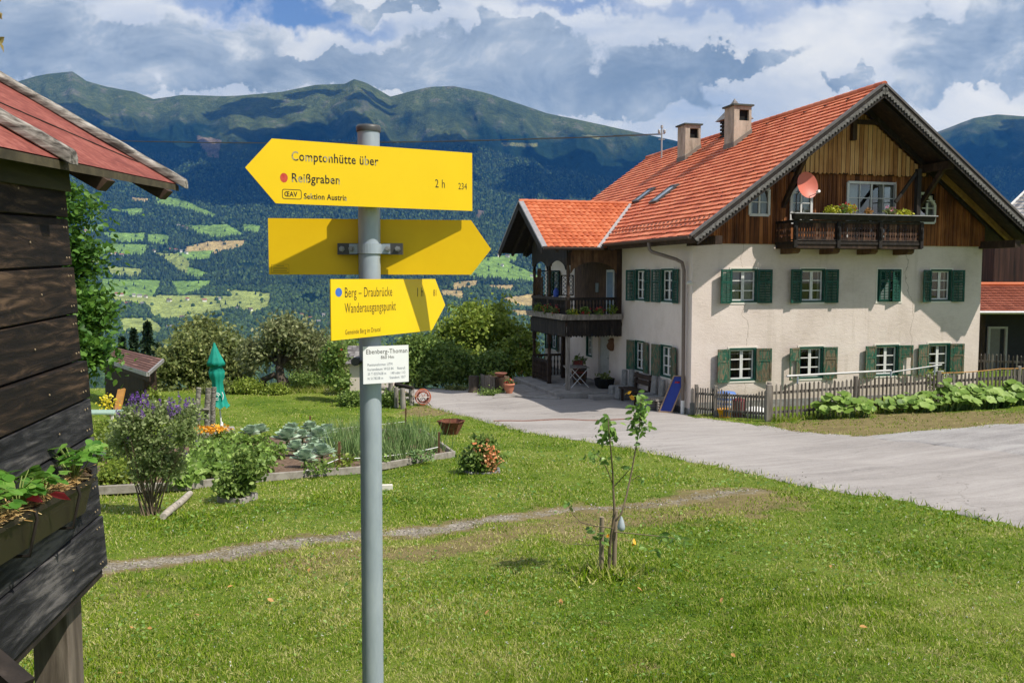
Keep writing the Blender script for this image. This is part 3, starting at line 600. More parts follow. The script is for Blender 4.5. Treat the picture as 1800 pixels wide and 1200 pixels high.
# loose stones: on the worn track and along the crumbling road edge
def pebbles():
    tv = np.array([(-.5, -.4, 0), (.5, -.3, 0), (.35, .5, 0), (-.4, .4, 0), (-.2, -.15, .45), (.25, -.1, .5), (.1, .25, .4)]); tf = np.array([(0, 1, 5), (0, 5, 4), (1, 2, 5), (2, 6, 5), (2, 3, 6), (3, 4, 6), (3, 0, 4), (4, 5, 6)])
    P = []
    for (a, b), w in zip(zip(PATH[:-1], PATH[1:]), PATH_W):
        n = int(150 * (b - a).length); t_ = RNG.random(n); q = RNG.normal(size=n) * w * .42; d = b - a; L = math.hypot(d.x, d.y); P.append(np.stack([a.x + d.x * t_ - d.y / L * q, a.y + d.y * t_ + d.x / L * q], 1))
    for pl, sgn in ((ne, 1), (edge2, 1)):
        for a, b in zip(pl[:-1], pl[1:]):
            dx, dy = b[0] - a[0], b[1] - a[1]; L = math.hypot(dx, dy) + 1e-6; n = int(90 * L); t_ = RNG.random(n); q = np.abs(RNG.normal(size=n)) * .28 * (1 if pl is ne else 1); nx, ny = dy / L, -dx / L
            if pl is edge2: nx, ny = -nx * -1, -ny * -1
            P.append(np.stack([a[0] + dx * t_ + nx * q, a[1] + dy * t_ + ny * q], 1))
    P = np.concatenate(P); x, y = P.T; r = np.hypot(x, y); k = len(x); s = (.005 + .012 * RNG.random(k) ** 3) * np.clip(r / 7, 1, 2)
    up = np.stack([RNG.normal(size=k) * .15, RNG.normal(size=k) * .15, np.ones(k)], 1); v, f = scatter(tv, tf, np.stack([x, y, zg_np(x, y) + .010], 1), basis(up, RNG.random(k) * 6.28), np.stack([s, s * .8, s * .8], 1))
    tag(np_obj('pebbles', [(v, f, 0)], pm('mixed_pebbles', [(0.25, (.10, .09, .075)), (0.5, (.24, .22, .19)), (0.8, (.44, .41, .37))], 5, rough=.9, bump=.1, island=.9)), 'loose grey stones on the worn track and road edge', 'gravel', kind='stuff')
    # dry clippings lying between the blades
    x, y, r = grass_points(26000, 1.9, 22, 1.6); k = len(x); L = (.010 + .016 * RNG.random(k)) * np.clip(r / 6, 1, 2.0); w = .0016 * np.clip(r / 3.2, 1, 5)
    keep = (np.sin(x * .9 + 1) * np.sin(y * 1.2 + x * .5) + RNG.normal(size=k) * .6) > 0; x, y, r, L, w = x[keep], y[keep], r[keep], L[keep], w[keep]; k = len(x)
    sv = np.array([(-.5, 0, 0), (.5, 0, 0), (.5, 1, .1), (-.5, 1, .1)]); sf = np.array([(0, 1, 2, 3)]); up = np.stack([RNG.normal(size=k) * .3, RNG.normal(size=k) * .3, np.ones(k)], 1)
    v, f = scatter(sv, sf, np.stack([x, y, zg_np(x, y) + .016 + .014 * RNG.random(k)], 1), basis(up, RNG.random(k) * 6.28), np.stack([w, L, L], 1))
    tag(np_obj('grass_clippings', [(v, f, 0)], leafmat('dry_clipping', (.22, .20, .07), (.34, .31, .12), (.50, .45, .22), .1, 3)), 'dry straw coloured clippings lying in the mown lawn', 'clippings', kind='stuff')
pebbles()
# ------------------------------------------------------------------ valley, mountains, forest, far houses
RIDGE = [(-700, 120), (-300, 150), (0, 163), (45, 148), (75, 139), (100, 134), (142, 130), (165, 146), (200, 156), (250, 165), (280, 177), (330, 170), (400, 172), (430, 171), (500, 165), (560, 153), (612, 151),
         (628, 143), (650, 150), (690, 173), (720, 165), (760, 156), (800, 155), (850, 165), (900, 181), (960, 201), (1020, 213), (1080, 226), (1180, 247), (1260, 268), (1350, 285), (1450, 290), (1560, 262), (1650, 228), (1700, 209),
         (1740, 203), (1770, 205), (1800, 208), (1900, 225), (2100, 240), (2500, 200)]
RS = np.array([((a - 900) / F_PX, (485 - b) / F_PX) for a, b in RIDGE])
def vnoise(x, y, seed=0):                        # cheap smooth value noise
    xi, yi = np.floor(x).astype(int), np.floor(y).astype(int); fx, fy = x - xi, y - yi
    fx, fy = fx * fx * (3 - 2 * fx), fy * fy * (3 - 2 * fy)
    def h(a, b):
        n = (a * 374761393 + b * 668265263 + seed * 1442695041) & 0x7fffffff; n = ((n ^ (n >> 13)) * 1274126177) & 0x7fffffff
        return ((n ^ (n >> 16)) & 0xffff) / 65535.0
    return (h(xi, yi) * (1 - fx) + h(xi + 1, yi) * fx) * (1 - fy) + (h(xi, yi + 1) * (1 - fx) + h(xi + 1, yi + 1) * fx) * fy
def fbm(x, y, o=5, seed=0): return sum(vnoise(x * 2 ** k, y * 2 ** k, seed + k) * 0.5 ** (k + 1) for k in range(o))
ET = np.array([-0.40, -0.20, -0.105, -0.073, 0.0, 0.065, 0.13, 0.216, 0.26]); RT = np.array([480, 1150, 2200, 3100, 4300, 5300, 6400, 8000, 8600.])
def terrain(s, q):
    """s = sideways tangent, q = 0..1 from the near valley rim to the ridge; returns x, y, z"""
    er = np.interp(s, RS[:, 0], RS[:, 1]); e = -0.30 + q * (er + 0.30)
    r = np.interp(-0.30 + q * 0.505, ET, RT) * (1 + 0.05 * (fbm(s * 9 + 5, q * 3, 3, 3) - 0.5))
    g = np.abs(fbm(s * 16 + 0.8 * fbm(s * 5, q * 4, 3, 7), q * 5 + 2, 5, 11) * 2 - 1)           # gullies running down the slope
    amp = np.clip((q - 0.55) / 0.3, 0, 1) * np.clip((1.0 - q) / 0.06, 0, 1)
    r = r * (1 + amp * (0.10 * (g - 0.3)) + 0.012 * (fbm(s * 60, q * 40, 4, 5) - .5) * np.clip((1 - q) / .03, 0, 1))
    z = r * e
    z = z + 26 * np.clip((q - 0.5) / 0.2, 0, 1) * (fbm(s * 90, q * 30, 4, 9) - 0.5) * np.clip((1 - q) / 0.02, 0.12, 1)
    return s * r, r, z
FIELDS = [([(283, 346), (322, 354), (367, 374), (364, 378), (322, 366), (286, 360)], 0), ([(213, 369), (247, 367), (247, 374), (231, 377)], 0), ([(233, 348), (257, 350), (255, 354), (236, 353)], 1),
          ([(338, 398), (394, 396), (416, 410), (380, 416), (351, 408)], 0), ([(338, 434), (368, 427), (418, 425), (416, 434), (380, 442), (338, 442)], 1), ([(189, 410), (247, 410), (247, 422), (205, 424)], 0),
          ([(263, 413), (293, 415), (291, 428), (265, 426)], 0), ([(182, 431), (250, 431), (247, 446), (185, 445)], 0), ([(280, 447), (328, 450), (328, 476), (315, 474), (293, 457)], 2), ([(319, 445), (368, 441), (364, 452), (335, 456)], 0),
          ([(190, 493), (272, 496), (263, 520), (190, 517)], 0), ([(309, 496), (364, 496), (348, 512), (317, 516)], 0), ([(403, 512), (468, 518), (465, 539), (442, 547), (420, 538), (416, 525)], 2),
          ([(270, 525), (296, 522), (406, 525), (406, 539), (322, 556), (283, 556)], 2), ([(218, 562), (260, 561), (279, 574), (277, 584), (224, 583)], 2), ([(800, 498), (836, 494), (831, 504), (801, 507)], 1),
          ([(779, 510), (811, 512), (809, 525), (780, 520)], 1), ([(864, 501), (899, 502), (897, 508), (866, 507)], 1), ([(893, 525), (936, 518), (936, 534), (911, 539)], 1), ([(850, 459), (885, 461), (934, 483), (929, 491), (873, 487), (836, 486)], 0),
          ([(147, 449), (176, 457), (173, 463), (147, 463)], 2), ([(330, 470), (360, 480), (350, 488), (330, 482)], 0), ([(860, 452), (905, 448), (900, 458), (862, 459)], 0), ([(195, 470), (245, 472), (240, 484), (200, 482)], 2),
          ([(205, 520), (262, 522), (258, 532), (208, 530)], 2), ([(700, 470), (720, 468), (724, 480), (702, 482)], 1), ([(905, 545), (940, 548), (938, 556), (908, 555)], 1), ([(430, 395), (455, 398), (450, 408), (432, 404)], 0),
          ([(150, 398), (180, 395), (176, 405), (152, 408)], 0), ([(790, 540), (830, 545), (820, 556), (794, 552)], 0), ([(1730, 470), (1760, 468), (1760, 500), (1730, 500)], 0), ([(880, 250), (945, 252), (942, 258), (884, 257)], 3),
          ([(160, 200), (176, 202), (170, 208)], 3), ([(1020, 236), (1060, 240), (1050, 246)], 3), ([(345, 238), (388, 246), (384, 278), (366, 276), (352, 256)], 4), ([(842, 370), (852, 372), (842, 384), (834, 384)], 4)]
FCOL = np.array([(0.19, 0.31, 0.08), (0.44, 0.34, 0.16), (0.31, 0.37, 0.115), (0.16, 0.17, 0.07), (0.17, 0.135, 0.11)])
def to_px(x, y, z):
    c, s = math.cos(PITCH), math.sin(PITCH); fw = y * c - z * s; up = y * s + z * c
    return 900 + F_PX * x / fw, 600 - F_PX * up / fw
def field_of(x, y, z):
    """which meadow (or -1) a point of the far slope belongs to; the meadows were surveyed from the camera's hill"""
    px, py = to_px(x, y, z); px = px + 5 * (fbm(x / 130, y / 130, 3, 2) - .5); py = py + 4 * (fbm(x / 110 + 9, y / 110, 3, 4) - .5)
    k = np.full(len(px), -1)
    for poly, c in FIELDS:
        cx, cy = np.mean(np.array(poly), 0); gr = 1.28 if c < 3 else 1.0; k[poly_inside(px, py, [(cx + (a - cx) * gr, cy + (b - cy) * gr) for a, b in poly])] = c
    return k
def valley():
    ns, nq = 760, 330
    s = np.concatenate([np.linspace(-1.0, -0.63, 40), np.linspace(-0.62, 0.64, ns), np.linspace(0.65, 1.0, 40)])
    q = np.concatenate([np.linspace(0, 0.36, 40), np.linspace(0.365, 1.0, nq)])
    S, Q = np.meshgrid(s, q); x, y, z = terrain(S.ravel(), Q.ravel()); n, m = len(s), len(q)
    # back slope behind the ridge so that the mountains are solid
    V = np.stack([x, y, z], 1); top = V[-n:].copy(); b1 = top * 1.18; b1[:, 2] = top[:, 2] * 0.7; b2 = top * 1.45; b2[:, 2] = -250
    fr = V[:n].copy(); fr2 = fr * 0.12; fr2[:, 2] = -44                     # near rim joins the foot of our own hill
    V = np.concatenate([fr2, V, b1, b2]); m += 3
    i = (np.arange(m - 1)[:, None] * n + np.arange(n - 1)[None]).ravel(); Fq = np.stack([i, i + 1, i + n + 1, i + n], 1)
    x, y, z = V.T; el = z / y; er = np.interp(x / y, RS[:, 0], RS[:, 1])
    nz = fbm(x / 420, y / 420, 5, 21); n2 = fbm(x / 90, y / 90, 4, 31)
    forest = np.stack([0.008 + 0.008 * n2, 0.018 + 0.015 * n2, 0.010 + 0.008 * n2], 1)
    alp = np.stack([0.050 + 0.06 * n2, 0.068 + 0.066 * n2, 0.022 + 0.026 * n2], 1)
    forest = forest * (0.55 + 1.1 * fbm(x / 260 + 3, y / 260, 4, 61))[:, None]
    f = np.clip((z - 1000 + 1000 * (nz - 0.5)) / 330, 0, 1); col = forest * (1 - f[:, None]) + alp * f[:, None]
    rock = np.clip((n2 - 0.60) * 9, 0, 1) * f * 0.6; col = col * (1 - rock[:, None]) + np.array([0.15, 0.14, 0.125]) * rock[:, None]
    k = field_of(x, y, z); ok = k >= 0; tint = (0.75 + 0.5 * n2)[:, None]
    col[ok] = (FCOL[k[ok]] * tint[ok])
    o = np_obj('mountain_terrain', [(V, Fq, 0)], D.materials.new('far_slope'), smooth=True); tag(o, kind='structure')
    a = o.data.attributes.new('tone', 'FLOAT_COLOR', 'POINT'); a.data.foreach_set('color', np.concatenate([col, np.ones((len(col), 1))], 1).astype(np.float32).ravel())
    mt = o.data.materials[0]; mt.use_nodes = True; t = NT(mt.node_tree); co = t.node('ShaderNodeTexCoord').outputs['Object']
    at_ = t.node('ShaderNodeAttribute', attribute_name='tone').outputs['Color']
    nn = t.noise(co, 0.02, 6, 0.7).outputs[0]; n3 = t.noise(t.vmath('MULTIPLY', co, (1, 1, 0.4)), 0.055, 4, 0.7).outputs[0]
    c = t.mix(1.0, at_, t.ramp(t.math('ADD', t.math('MULTIPLY', nn, .5), t.math('MULTIPLY', n3, .5)), [(0.33, (0.45, 0.45, 0.45)), (0.5, (0.95, 0.95, 0.95)), (0.68, (1.7, 1.7, 1.6))]), 'MULTIPLY')
    fin(t, principled(t, c, 1.0, 0, 0.0, t.math('ADD', nn, n3), 0.9, 22.0))
    return V
valley()
def far_forest(n=165000):
    s = -0.62 + 1.26 * RNG.random(n); q = 0.27 + 0.61 * RNG.random(n) ** 0.8; x, y, z = terrain(s, q)
    k = field_of(x, y, z); dens = fbm(x / 300, y / 300, 4, 41)
    keep = (k < 0) & (z < 1150 + 900 * (fbm(x / 420, y / 420, 5, 21) - .5)) & (dens > 0.20)
    # hedge trees and lone trees on the meadows
    keep |= (k >= 0) & (RNG.random(n) < 0.02)
    x, y, z = x[keep], y[keep], z[keep]; m = len(x)
    a = np.arange(5) * 2 * math.pi / 5
    cone = (np.concatenate([np.stack([np.cos(a), np.sin(a), a * 0 + 0.1], 1), [[0, 0, 1.0]]]), np.array([(i, (i + 1) % 5, 5) for i in range(5)]))
    dome = (np.concatenate([np.stack([np.cos(a), np.sin(a), a * 0 + 0.15], 1), np.stack([np.cos(a + .6) * .8, np.sin(a + .6) * .8, a * 0 + 0.7], 1), [[0, 0, 1.0]]]),
            np.array([(i, (i + 1) % 5, 5 + i) for i in range(5)] + [((i + 1) % 5, 5 + (i + 1) % 5, 5 + i) for i in range(5)] + [(5 + i, 5 + (i + 1) % 5, 10) for i in range(5)]))
    up = np.zeros((m, 3)); up[:, 2] = 1; rot = basis(up + 1e-6, RNG.random(m) * 6.28); decid = RNG.random(m) < 0.22 + 0.5 * (z < -40); h = 15 + 13 * RNG.random(m)
    P = np.stack([x, y, z - 1], 1); ch = []
    for sel, tm, w, hh, mi in ((~decid, cone, 0.19, 1.0, 0), (decid, dome, 0.36, 0.62, 1)):
        v, f = scatter(tm[0], tm[1], P[sel], rot[sel], np.stack([h[sel] * w, h[sel] * w, h[sel] * hh], 1)); ch.append((v, f, mi))
    ma = leafmat('far_conifer', (0.005, 0.014, 0.007), (0.014, 0.032, 0.013), (0.036, 0.064, 0.026), 0.0, 0.002, 0.9)
    mb_ = leafmat('far_broadleaf', (0.016, 0.036, 0.012), (0.036, 0.072, 0.020), (0.075, 0.125, 0.04), 0.0, 0.002, 0.9)
    tag(np_obj('forest', ch, [ma, mb_]), 'dense conifer forest on the far mountainside', 'forest', kind='stuff')
far_forest()
def far_houses():
    spots = [(303, 440), (312, 441), (321, 443), (330, 446), (274, 443), (197, 447), (207, 448), (217, 450), (228, 452), (318, 398), (326, 400), (332, 403), (206, 519), (214, 520), (236, 521), (246, 522), (257, 523),
             (298, 530), (330, 528), (360, 530), (386, 527), (297, 577), (305, 576), (320, 560), (155, 408), (173, 443), (883, 468), (935, 487), (876, 451), (892, 452), (530, 556), (545, 562), (560, 568), (570, 556), (575, 572), (440, 546),
             (205, 536), (225, 536), (250, 536), (418, 545)]
    m1 = flat('white_render', (0.72, 0.70, 0.66), 0.9); roofs = [flat('far_red_roof', (0.30, 0.11, 0.075), 0.9), flat('far_grey_roof', (0.20, 0.19, 0.19), 0.9), flat('far_brown_roof', (0.15, 0.095, 0.07), 0.9)]
    base = []
    for i, rm in enumerate(roofs):
        for L in (9, 14):
            mb = MB(); P = lambda a, b, c: Vector((a, c, b)); mb.box(P, -L / 2, L / 2, -3, 6, -4.5, 4.5); mb.m = 1
            mb.prism([(-L / 2 - 1, -5.6, 5.4), (-L / 2 - 1, 0, 9.4), (-L / 2 - 1, 5.6, 5.4)], (L + 2, 0, 0)); base.append((mb, rm))
    built = [None] * 6; ss, qq = np.linspace(0.38, 0.8, 900), None
    for n, (px, py) in enumerate(spots):
        s0 = (px - 900) / F_PX; x, y, z = terrain(np.full(900, s0), np.linspace(0.36, 0.85, 900)); ppy = to_px(x, y, z)[1]
        j = int(np.argmin(np.abs(ppy - py))); k = n % 6
        if built[k] is None: o = built[k] = base[k][0].build('village_house', [m1, base[k][1]])
        else: o = built[k].copy(); COL.objects.link(o)
        o.location = (x[j], y[j], z[j] + 1.0); o.rotation_euler = (0, 0, random.uniform(-.6, .6)); o.scale = (1.3,) * 3
        rn = ('reddish', 'grey', 'brown')[k // 2]; tag(o, 'tiny white house with %s roof on the far side of the valley' % rn, 'house', 'houses scattered across the valley')
far_houses()
# blue mountain air
hz = MB(); hz.box(lambda a, b, c: Vector((a, b, c)), -13500, 13500, -400, 12900, -420, 1900)
hm = D.materials.new('haze_air'); hm.use_nodes = True; t = NT(hm.node_tree)
pv = t.node('ShaderNodeVolumePrincipled', i_Color=(0.06, 0.32, 1.0), i_Density=3.7e-5, i_Anisotropy=0.0)
pv.inputs['Absorption Color'].default_value = (.4, .4, .4, 1)
t.l.new(pv.outputs[0], t.node('ShaderNodeOutputMaterial').inputs['Volume'])
ho = hz.build('haze', hm); ho['kind'] = 'stuff'; ho['label'] = 'thin blue mountain haze over the valley'; ho['category'] = 'haze'

# unseen broken cumulus above the frame, added so their shadows darken the upper slopes
def cumulus(lab, cx, cy, cz, rx, ry, rz, n):
    bm = bmesh.new(); rnd = random.Random(int(cx + cy))
    for k in range(n):
        a, r = rnd.uniform(0, 6.283), math.sqrt(rnd.random()); s = (1.15 - .65 * r) * rnd.uniform(.75, 1.2)
        b2 = bmesh.ops.create_icosphere(bm, subdivisions=3, radius=1.0)['verts']; c = Vector((cx + rx * r * math.cos(a), cy + ry * r * math.sin(a), cz + rz * .3 * rnd.random()))
        for v in b2:
            d = v.co.normalized(); w = 1 + .22 * math.sin(d.x * 5 + k) * math.sin(d.y * 6 + k * 2) + .10 * math.sin(d.z * 11 + d.x * 9); v.co = c + Vector((d.x * rx * .36 * s * w, d.y * ry * .36 * s * w, max(d.z, -.25) * rz * s * w))
    me = D.meshes.new('cloud'); bm.to_mesh(me); bm.free(); me.materials.append(MATS.get('cloud_white') or flat('cloud_white', (.85, .86, .88), 1.0, spec=0.0, var=.02))
    for p in me.polygons: p.use_smooth = True
    o = D.objects.new('cloud', me); COL.objects.link(o); o['kind'] = 'structure'; return o
for args in (('a', -2000, 5550, 3300, 1150, 620, 400, 15), ('b', 250, 5300, 3350, 1250, 800, 420, 19), ('c', 2600, 5450, 3300, 1150, 640, 400, 20), ('d', 6300, 5700, 3400, 1500, 900, 420, 20), ('e', 3900, 6500, 3500, 700, 420, 360, 10), ('f', -300, 6500, 3500, 700, 330, 360, 9)): cumulus(*args)
# ------------------------------------------------------------------ farmhouse
WID, ZT, ZB, LEN = 10.71, 1.064, -4.45, 15.3
HFAR = 14.6                                       # length of the plastered side wall
SLOPE = 0.729; EAVE = 0.88; ZE = 1.188; OV = 1.68; APEX = 5.731
house = thing('farmhouse', 'large cream plastered alpine farmhouse with orange tiled roof and wooden gable', 'house', H(5, 6, -4.2))
FP = lambda a, b, c: H(a, -c, b)                  # gable wall: along, up, outwards
SP = lambda a, b, c: H(-c, a, b)                  # side wall: along (going back), up, outwards
def wall_holes(mb, P, a0, a1, b0, b1, holes, depth=0.2):
    A = sorted({a0, a1, *[h[0] for h in holes], *[h[1] for h in holes]}); B = sorted({b0, b1, *[h[2] for h in holes], *[h[3] for h in holes]})
    for i in range(len(A) - 1):
        for j in range(len(B) - 1):
            ca, cb = (A[i] + A[i + 1]) / 2, (B[j] + B[j + 1]) / 2
            if any(h[0] < ca < h[1] and h[2] < cb < h[3] for h in holes): continue
            mb.quad(P(A[i], B[j], 0), P(A[i + 1], B[j], 0), P(A[i + 1], B[j + 1], 0), P(A[i], B[j + 1], 0))
    for x0, x1, y0, y1 in holes:
        for p, q in (((x0, y0), (x1, y0)), ((x1, y0), (x1, y1)), ((x1, y1), (x0, y1)), ((x0, y1), (x0, y0))):
            mb.quad(P(*p, 0), P(*q, 0), P(*q, -depth), P(*p, -depth))
FW = [(1.30, 2.22, -0.76, 0.28), (3.76, 4.64, -0.77, 0.29), (6.60, 7.51, -0.77, 0.28), (8.66, 9.50, -0.77, 0.28),
      (1.29, 2.23, -3.20, -2.17), (3.76, 4.65, -3.20, -2.18), (6.60, 7.50, -3.20, -2.18), (8.66, 9.54, -3.20, -2.17)]
SW = [(1.28, 2.18, -0.78, 0.30), (3.42, 4.28, -0.78, 0.30), (1.30, 2.18, -3.22, -2.17), (3.45, 4.28, -3.22, -2.17),
      (8.45, 9.15, -3.15, -2.15), (12.9, 13.75, -3.2, -2.1), (12.7, 13.5, -0.75, 0.30)]
mb = MB(); wall_holes(mb, FP, 0, WID, ZB, ZT, FW); mb.build('gable_wall', plaster_rough, house)
mb = MB(); wall_holes(mb, SP, 0, HFAR, ZB, ZT, SW + [(6.68, 7.85, -4.06, -2.02)])
mb.quad(H(WID, 0, ZB), H(WID, HFAR, ZB), H(WID, HFAR, ZT), H(WID, 0, ZT)); mb.quad(H(0, HFAR, ZB), H(WID, HFAR, ZB), H(WID, HFAR, ZT), H(0, HFAR, ZT))
mb.add([H(0, HFAR, ZT), H(WID, HFAR, ZT), H(WID / 2, HFAR, 5.0)], [(0, 1, 2)]); mb.build('side_wall', plaster, house)
pl = MB(); pl.box(SP, 0.0, HFAR, ZB, -4.02, 0.0, 0.03); pl.box(FP, -0.03, WID, ZB, -3.82, 0.0, 0.03); pl.build('plinth', stone_grey, house)
def window(P, h, shutters=(1, 1), style='louvre', angs=(24, 24), open_=True, light=1.0, room=True):
    angs = tuple(a * random.uniform(.8, 1.25) for a in angs); light = light * random.uniform(.7, 1.3)
    x0, x1, y0, y1 = h; w = x1 - x0
    f = MB(); t_ = 0.055
    for bx in ((x0, x0 + t_, y0, y1), (x1 - t_, x1, y0, y1), (x0 + t_, x1 - t_, y1 - t_, y1), (x0 + t_, x1 - t_, y0, y0 + t_)): f.box(P, *bx, -0.13, 0.012)
    f.m = 1                                        # pale plaster band around the opening
    for bx in ((x0 - .05, x1 + .05, y1 + .002, y1 + .045), (x0 - .05, x0 - .002, y0, y1 + .002), (x1 + .002, x1 + .05, y0, y1 + .002), (x0 - .06, x1 + .06, y0 - .05, y0 - .002)): f.box(P, *bx, -0.01, 0.018)
    wd = f.build('window', [green_paint, cream_trim], house)
    c = MB(); a0, a1, b0, b1 = x0 + t_, x1 - t_, y0 + t_, y1 - t_; xm = (a0 + a1) / 2; n0, n1 = -0.115, -0.075
    for l0, l1 in ((a0 + .003, xm - .003), (xm + .003, a1 - .003)):
        e = 0.045
        for bx in ((l0, l0 + e, b0, b1), (l1 - e, l1, b0, b1), (l0 + e, l1 - e, b1 - e, b1), (l0 + e, l1 - e, b0, b0 + e)): c.box(P, *bx, n0, n1)
        for k in (1, 2): yy = b0 + (b1 - b0) * k / 3; c.box(P, l0 + e, l1 - e, yy - .016, yy + .016, n0 + .004, n1 - .004)
    c.build('casement', white_paint, wd)
    g = MB(); g.quad(P(a0, b0, -0.098), P(a1, b0, -0.098), P(a1, b1, -0.098), P(a0, b1, -0.098)); g.build('pane', glass, wd)
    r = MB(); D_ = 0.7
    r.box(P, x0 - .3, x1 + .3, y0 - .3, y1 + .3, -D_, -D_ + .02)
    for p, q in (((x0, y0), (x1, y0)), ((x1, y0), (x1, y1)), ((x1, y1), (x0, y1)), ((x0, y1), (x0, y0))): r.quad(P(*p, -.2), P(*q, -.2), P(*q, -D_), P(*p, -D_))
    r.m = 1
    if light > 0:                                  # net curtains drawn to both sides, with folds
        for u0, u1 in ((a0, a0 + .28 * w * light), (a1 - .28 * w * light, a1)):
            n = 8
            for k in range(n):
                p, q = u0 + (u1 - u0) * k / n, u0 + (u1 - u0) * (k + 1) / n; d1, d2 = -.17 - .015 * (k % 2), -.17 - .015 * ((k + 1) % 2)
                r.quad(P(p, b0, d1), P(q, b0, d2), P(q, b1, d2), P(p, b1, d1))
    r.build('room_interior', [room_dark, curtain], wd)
    for side, on, ang in ((-1, shutters[0], angs[0]), (1, shutters[1], angs[1])):
        if not on: continue
        hx = x0 + 0.0 if side < 0 else x1; a = R(ang); sw = w / 2 + 0.02
        def Q(i, j, k, hx=hx, side=side, a=a): # i from hinge outwards, k = thickness
            return P(hx + side * (i * math.cos(a) - k * math.sin(a)), j, 0.022 + i * math.sin(a) + k * math.cos(a))
        shutter(Q, sw, y0 - .02, y1 - .02, style, wd, missing=(on == 2), side=side)
    return wd
def shutter(Q, sw, y0, y1, style, wd, missing=False, side=1):
    s = MB(); e = 0.06; T = 0.032
    mid = y0 + (y1 - y0) * 0.63
    for bx in ((0, e, y0, y1), (sw - e, sw, y0, y1), (e, sw - e, y1 - e, y1), (e, sw - e, y0, y0 + e), (e, sw - e, mid - e / 2, mid + e / 2)): s.box(Q, *bx, 0, T)
    for k0, k1 in ((y0 + e, mid - e / 2), (mid + e / 2, y1 - e)):
        if style == 'louvre':
            n = int((k1 - k0) / 0.048)
            for k in range(n):
                yy = k0 + (k1 - k0) * (k + .5) / n
                s.hexa([Q(e, yy - .017, .026), Q(sw - e, yy - .017, .026), Q(sw - e, yy + .015, .004), Q(e, yy + .015, .004),
                        Q(e, yy - .012, .031), Q(sw - e, yy - .012, .031), Q(sw - e, yy + .020, .009), Q(e, yy + .020, .009)])
            s.box(Q, sw / 2 - .012, sw / 2 + .012, k0, k1, .028, .036)
        elif not (missing and k0 < mid - .1):
            s.box(Q, e, sw - e, k0, k1, .008, .02); s.box(Q, e + .03, sw - e - .03, k0 + .03, k1 - .03, .02, .026)
        elif missing: s.box(Q, e, e + (sw - 2 * e) * .25, k0, k1, .008, .02)
    s.build('shutter', green_paint if style == 'louvre' else green_worn, wd)
window(FP, FW[0], angs=(22, 8)); window(FP, FW[1], angs=(14, 7), light=.35)
w3 = window(FP, FW[2], shutters=(0, 0), light=0)
for sd in (0, 1):                                  # closed pair, one leaf slightly ajar
    x0, x1, y0, y1 = FW[2]; hx = x0 + .05 if sd == 0 else x1 - .05; sg = 1 if sd == 0 else -1; a = R(5 if sd == 0 else 17)
    shutter(lambda i, j, k, hx=hx, sg=sg, a=a: FP(hx + sg * i * math.cos(a), j, 0.018 + i * math.sin(a) + k), (x1 - x0) / 2 - .055, y0 + .02, y1 - .02, 'louvre', w3)
window(FP, FW[3], angs=(16, 10), light=.5)
window(FP, FW[4], style='panel', angs=(16, 10), light=.5); window(FP, FW[5], (2, 1), 'panel', (20, 8), light=.6)
window(FP, FW[6], (1, 2), 'panel', (12, 12), light=.9); window(FP, FW[7], style='panel', angs=(8, 14), light=.9)
window(SP, SW[0], angs=(5, 12)); window(SP, SW[1], angs=(3, 15)); window(SP, SW[2], style='panel', angs=(8, 9)); window(SP, SW[3], style='panel', angs=(5, 11))
window(SP, SW[4], (0, 0)); window(SP, SW[5], angs=(12, 12)); window(SP, SW[6], angs=(12, 12))
# front door behind the porch
dm = MB(); dm.box(SP, 6.72, 7.81, -4.05, -2.06, -.14, -.09)
for y0_ in (-3.9, -3.2, -2.6): dm.box(SP, 6.82, 7.71, y0_, y0_ + .52, -.09, -.075)
dr_ = dm.build('front_door', flat('pale_grey_door', (0.50, 0.49, 0.46), 0.5), house)
hb = MB(); hb.tube([SP(6.82, -3.05, -.075), SP(6.82, -3.05, -.02), SP(6.94, -3.05, -.02)], .012); hb.build('handle', steel, dr_)
# wooden gable
def zroof(u): return ZE + SLOPE * (EAVE + min(u, WID - u))
GW = [(1.86, 2.52, 1.93, 2.72), (3.30, 4.02, 1.72, 2.94), (5.34, 7.10, 1.10, 3.02), (8.06, 8.66, 1.80, 2.74)]
g = MB(); xs = sorted({0.0, WID, WID / 2, *[v for w_ in GW for v in w_[:2]], *np.arange(0.155, WID, 0.155)})
for a, b in zip(xs[:-1], xs[1:]):                   # vertical boards, each strip cut to the roof line and around the windows
    um = (a + b) / 2; tops = (zroof(a) - .12, zroof(b) - .12); cuts = sorted([w_[2:] for w_ in GW if w_[0] < um < w_[1]]); z = ZT - .02
    off = 0.05
    for c0, c1 in cuts:
        g.quad(FP(a, z, off), FP(b, z, off), FP(b, c0, off), FP(a, c0, off)); z = c1
    g.quad(FP(a, z, off), FP(b, z, off), FP(b, max(z, tops[1]), off), FP(a, max(z, tops[0]), off))
k = 0.0
while k < WID:                                      # cover battens over the joints
    if not any(w_[0] - .03 < k < w_[1] + .03 for w_ in GW): g.box(FP, k - .022, k + .022, ZT - .02, max(ZT, zroof(k) - .15), .05, .075)
    k += .155
g.build('gable_cladding', clad_red, house)
g = MB(); k = 3.55
while k < 8.05:                                     # pale upper boards with rounded lower ends standing proud
    jj = random.uniform(-.03, .03); zl = 3.25 + jj; zu = zroof(k + .07) - .26
    g.prism([FP(k, zu, .17), FP(k, zl + .05, .17), FP(k + .03, zl + .01, .17), FP(k + .07, zl, .17), FP(k + .115, zl + .01, .17), FP(k + .145, zl + .05, .17), FP(k + .145, zroof(k + .145) - .26, .17)], -HV * .022)
    k += .155
g.build('upper_gable_boards', clad_pale, house)
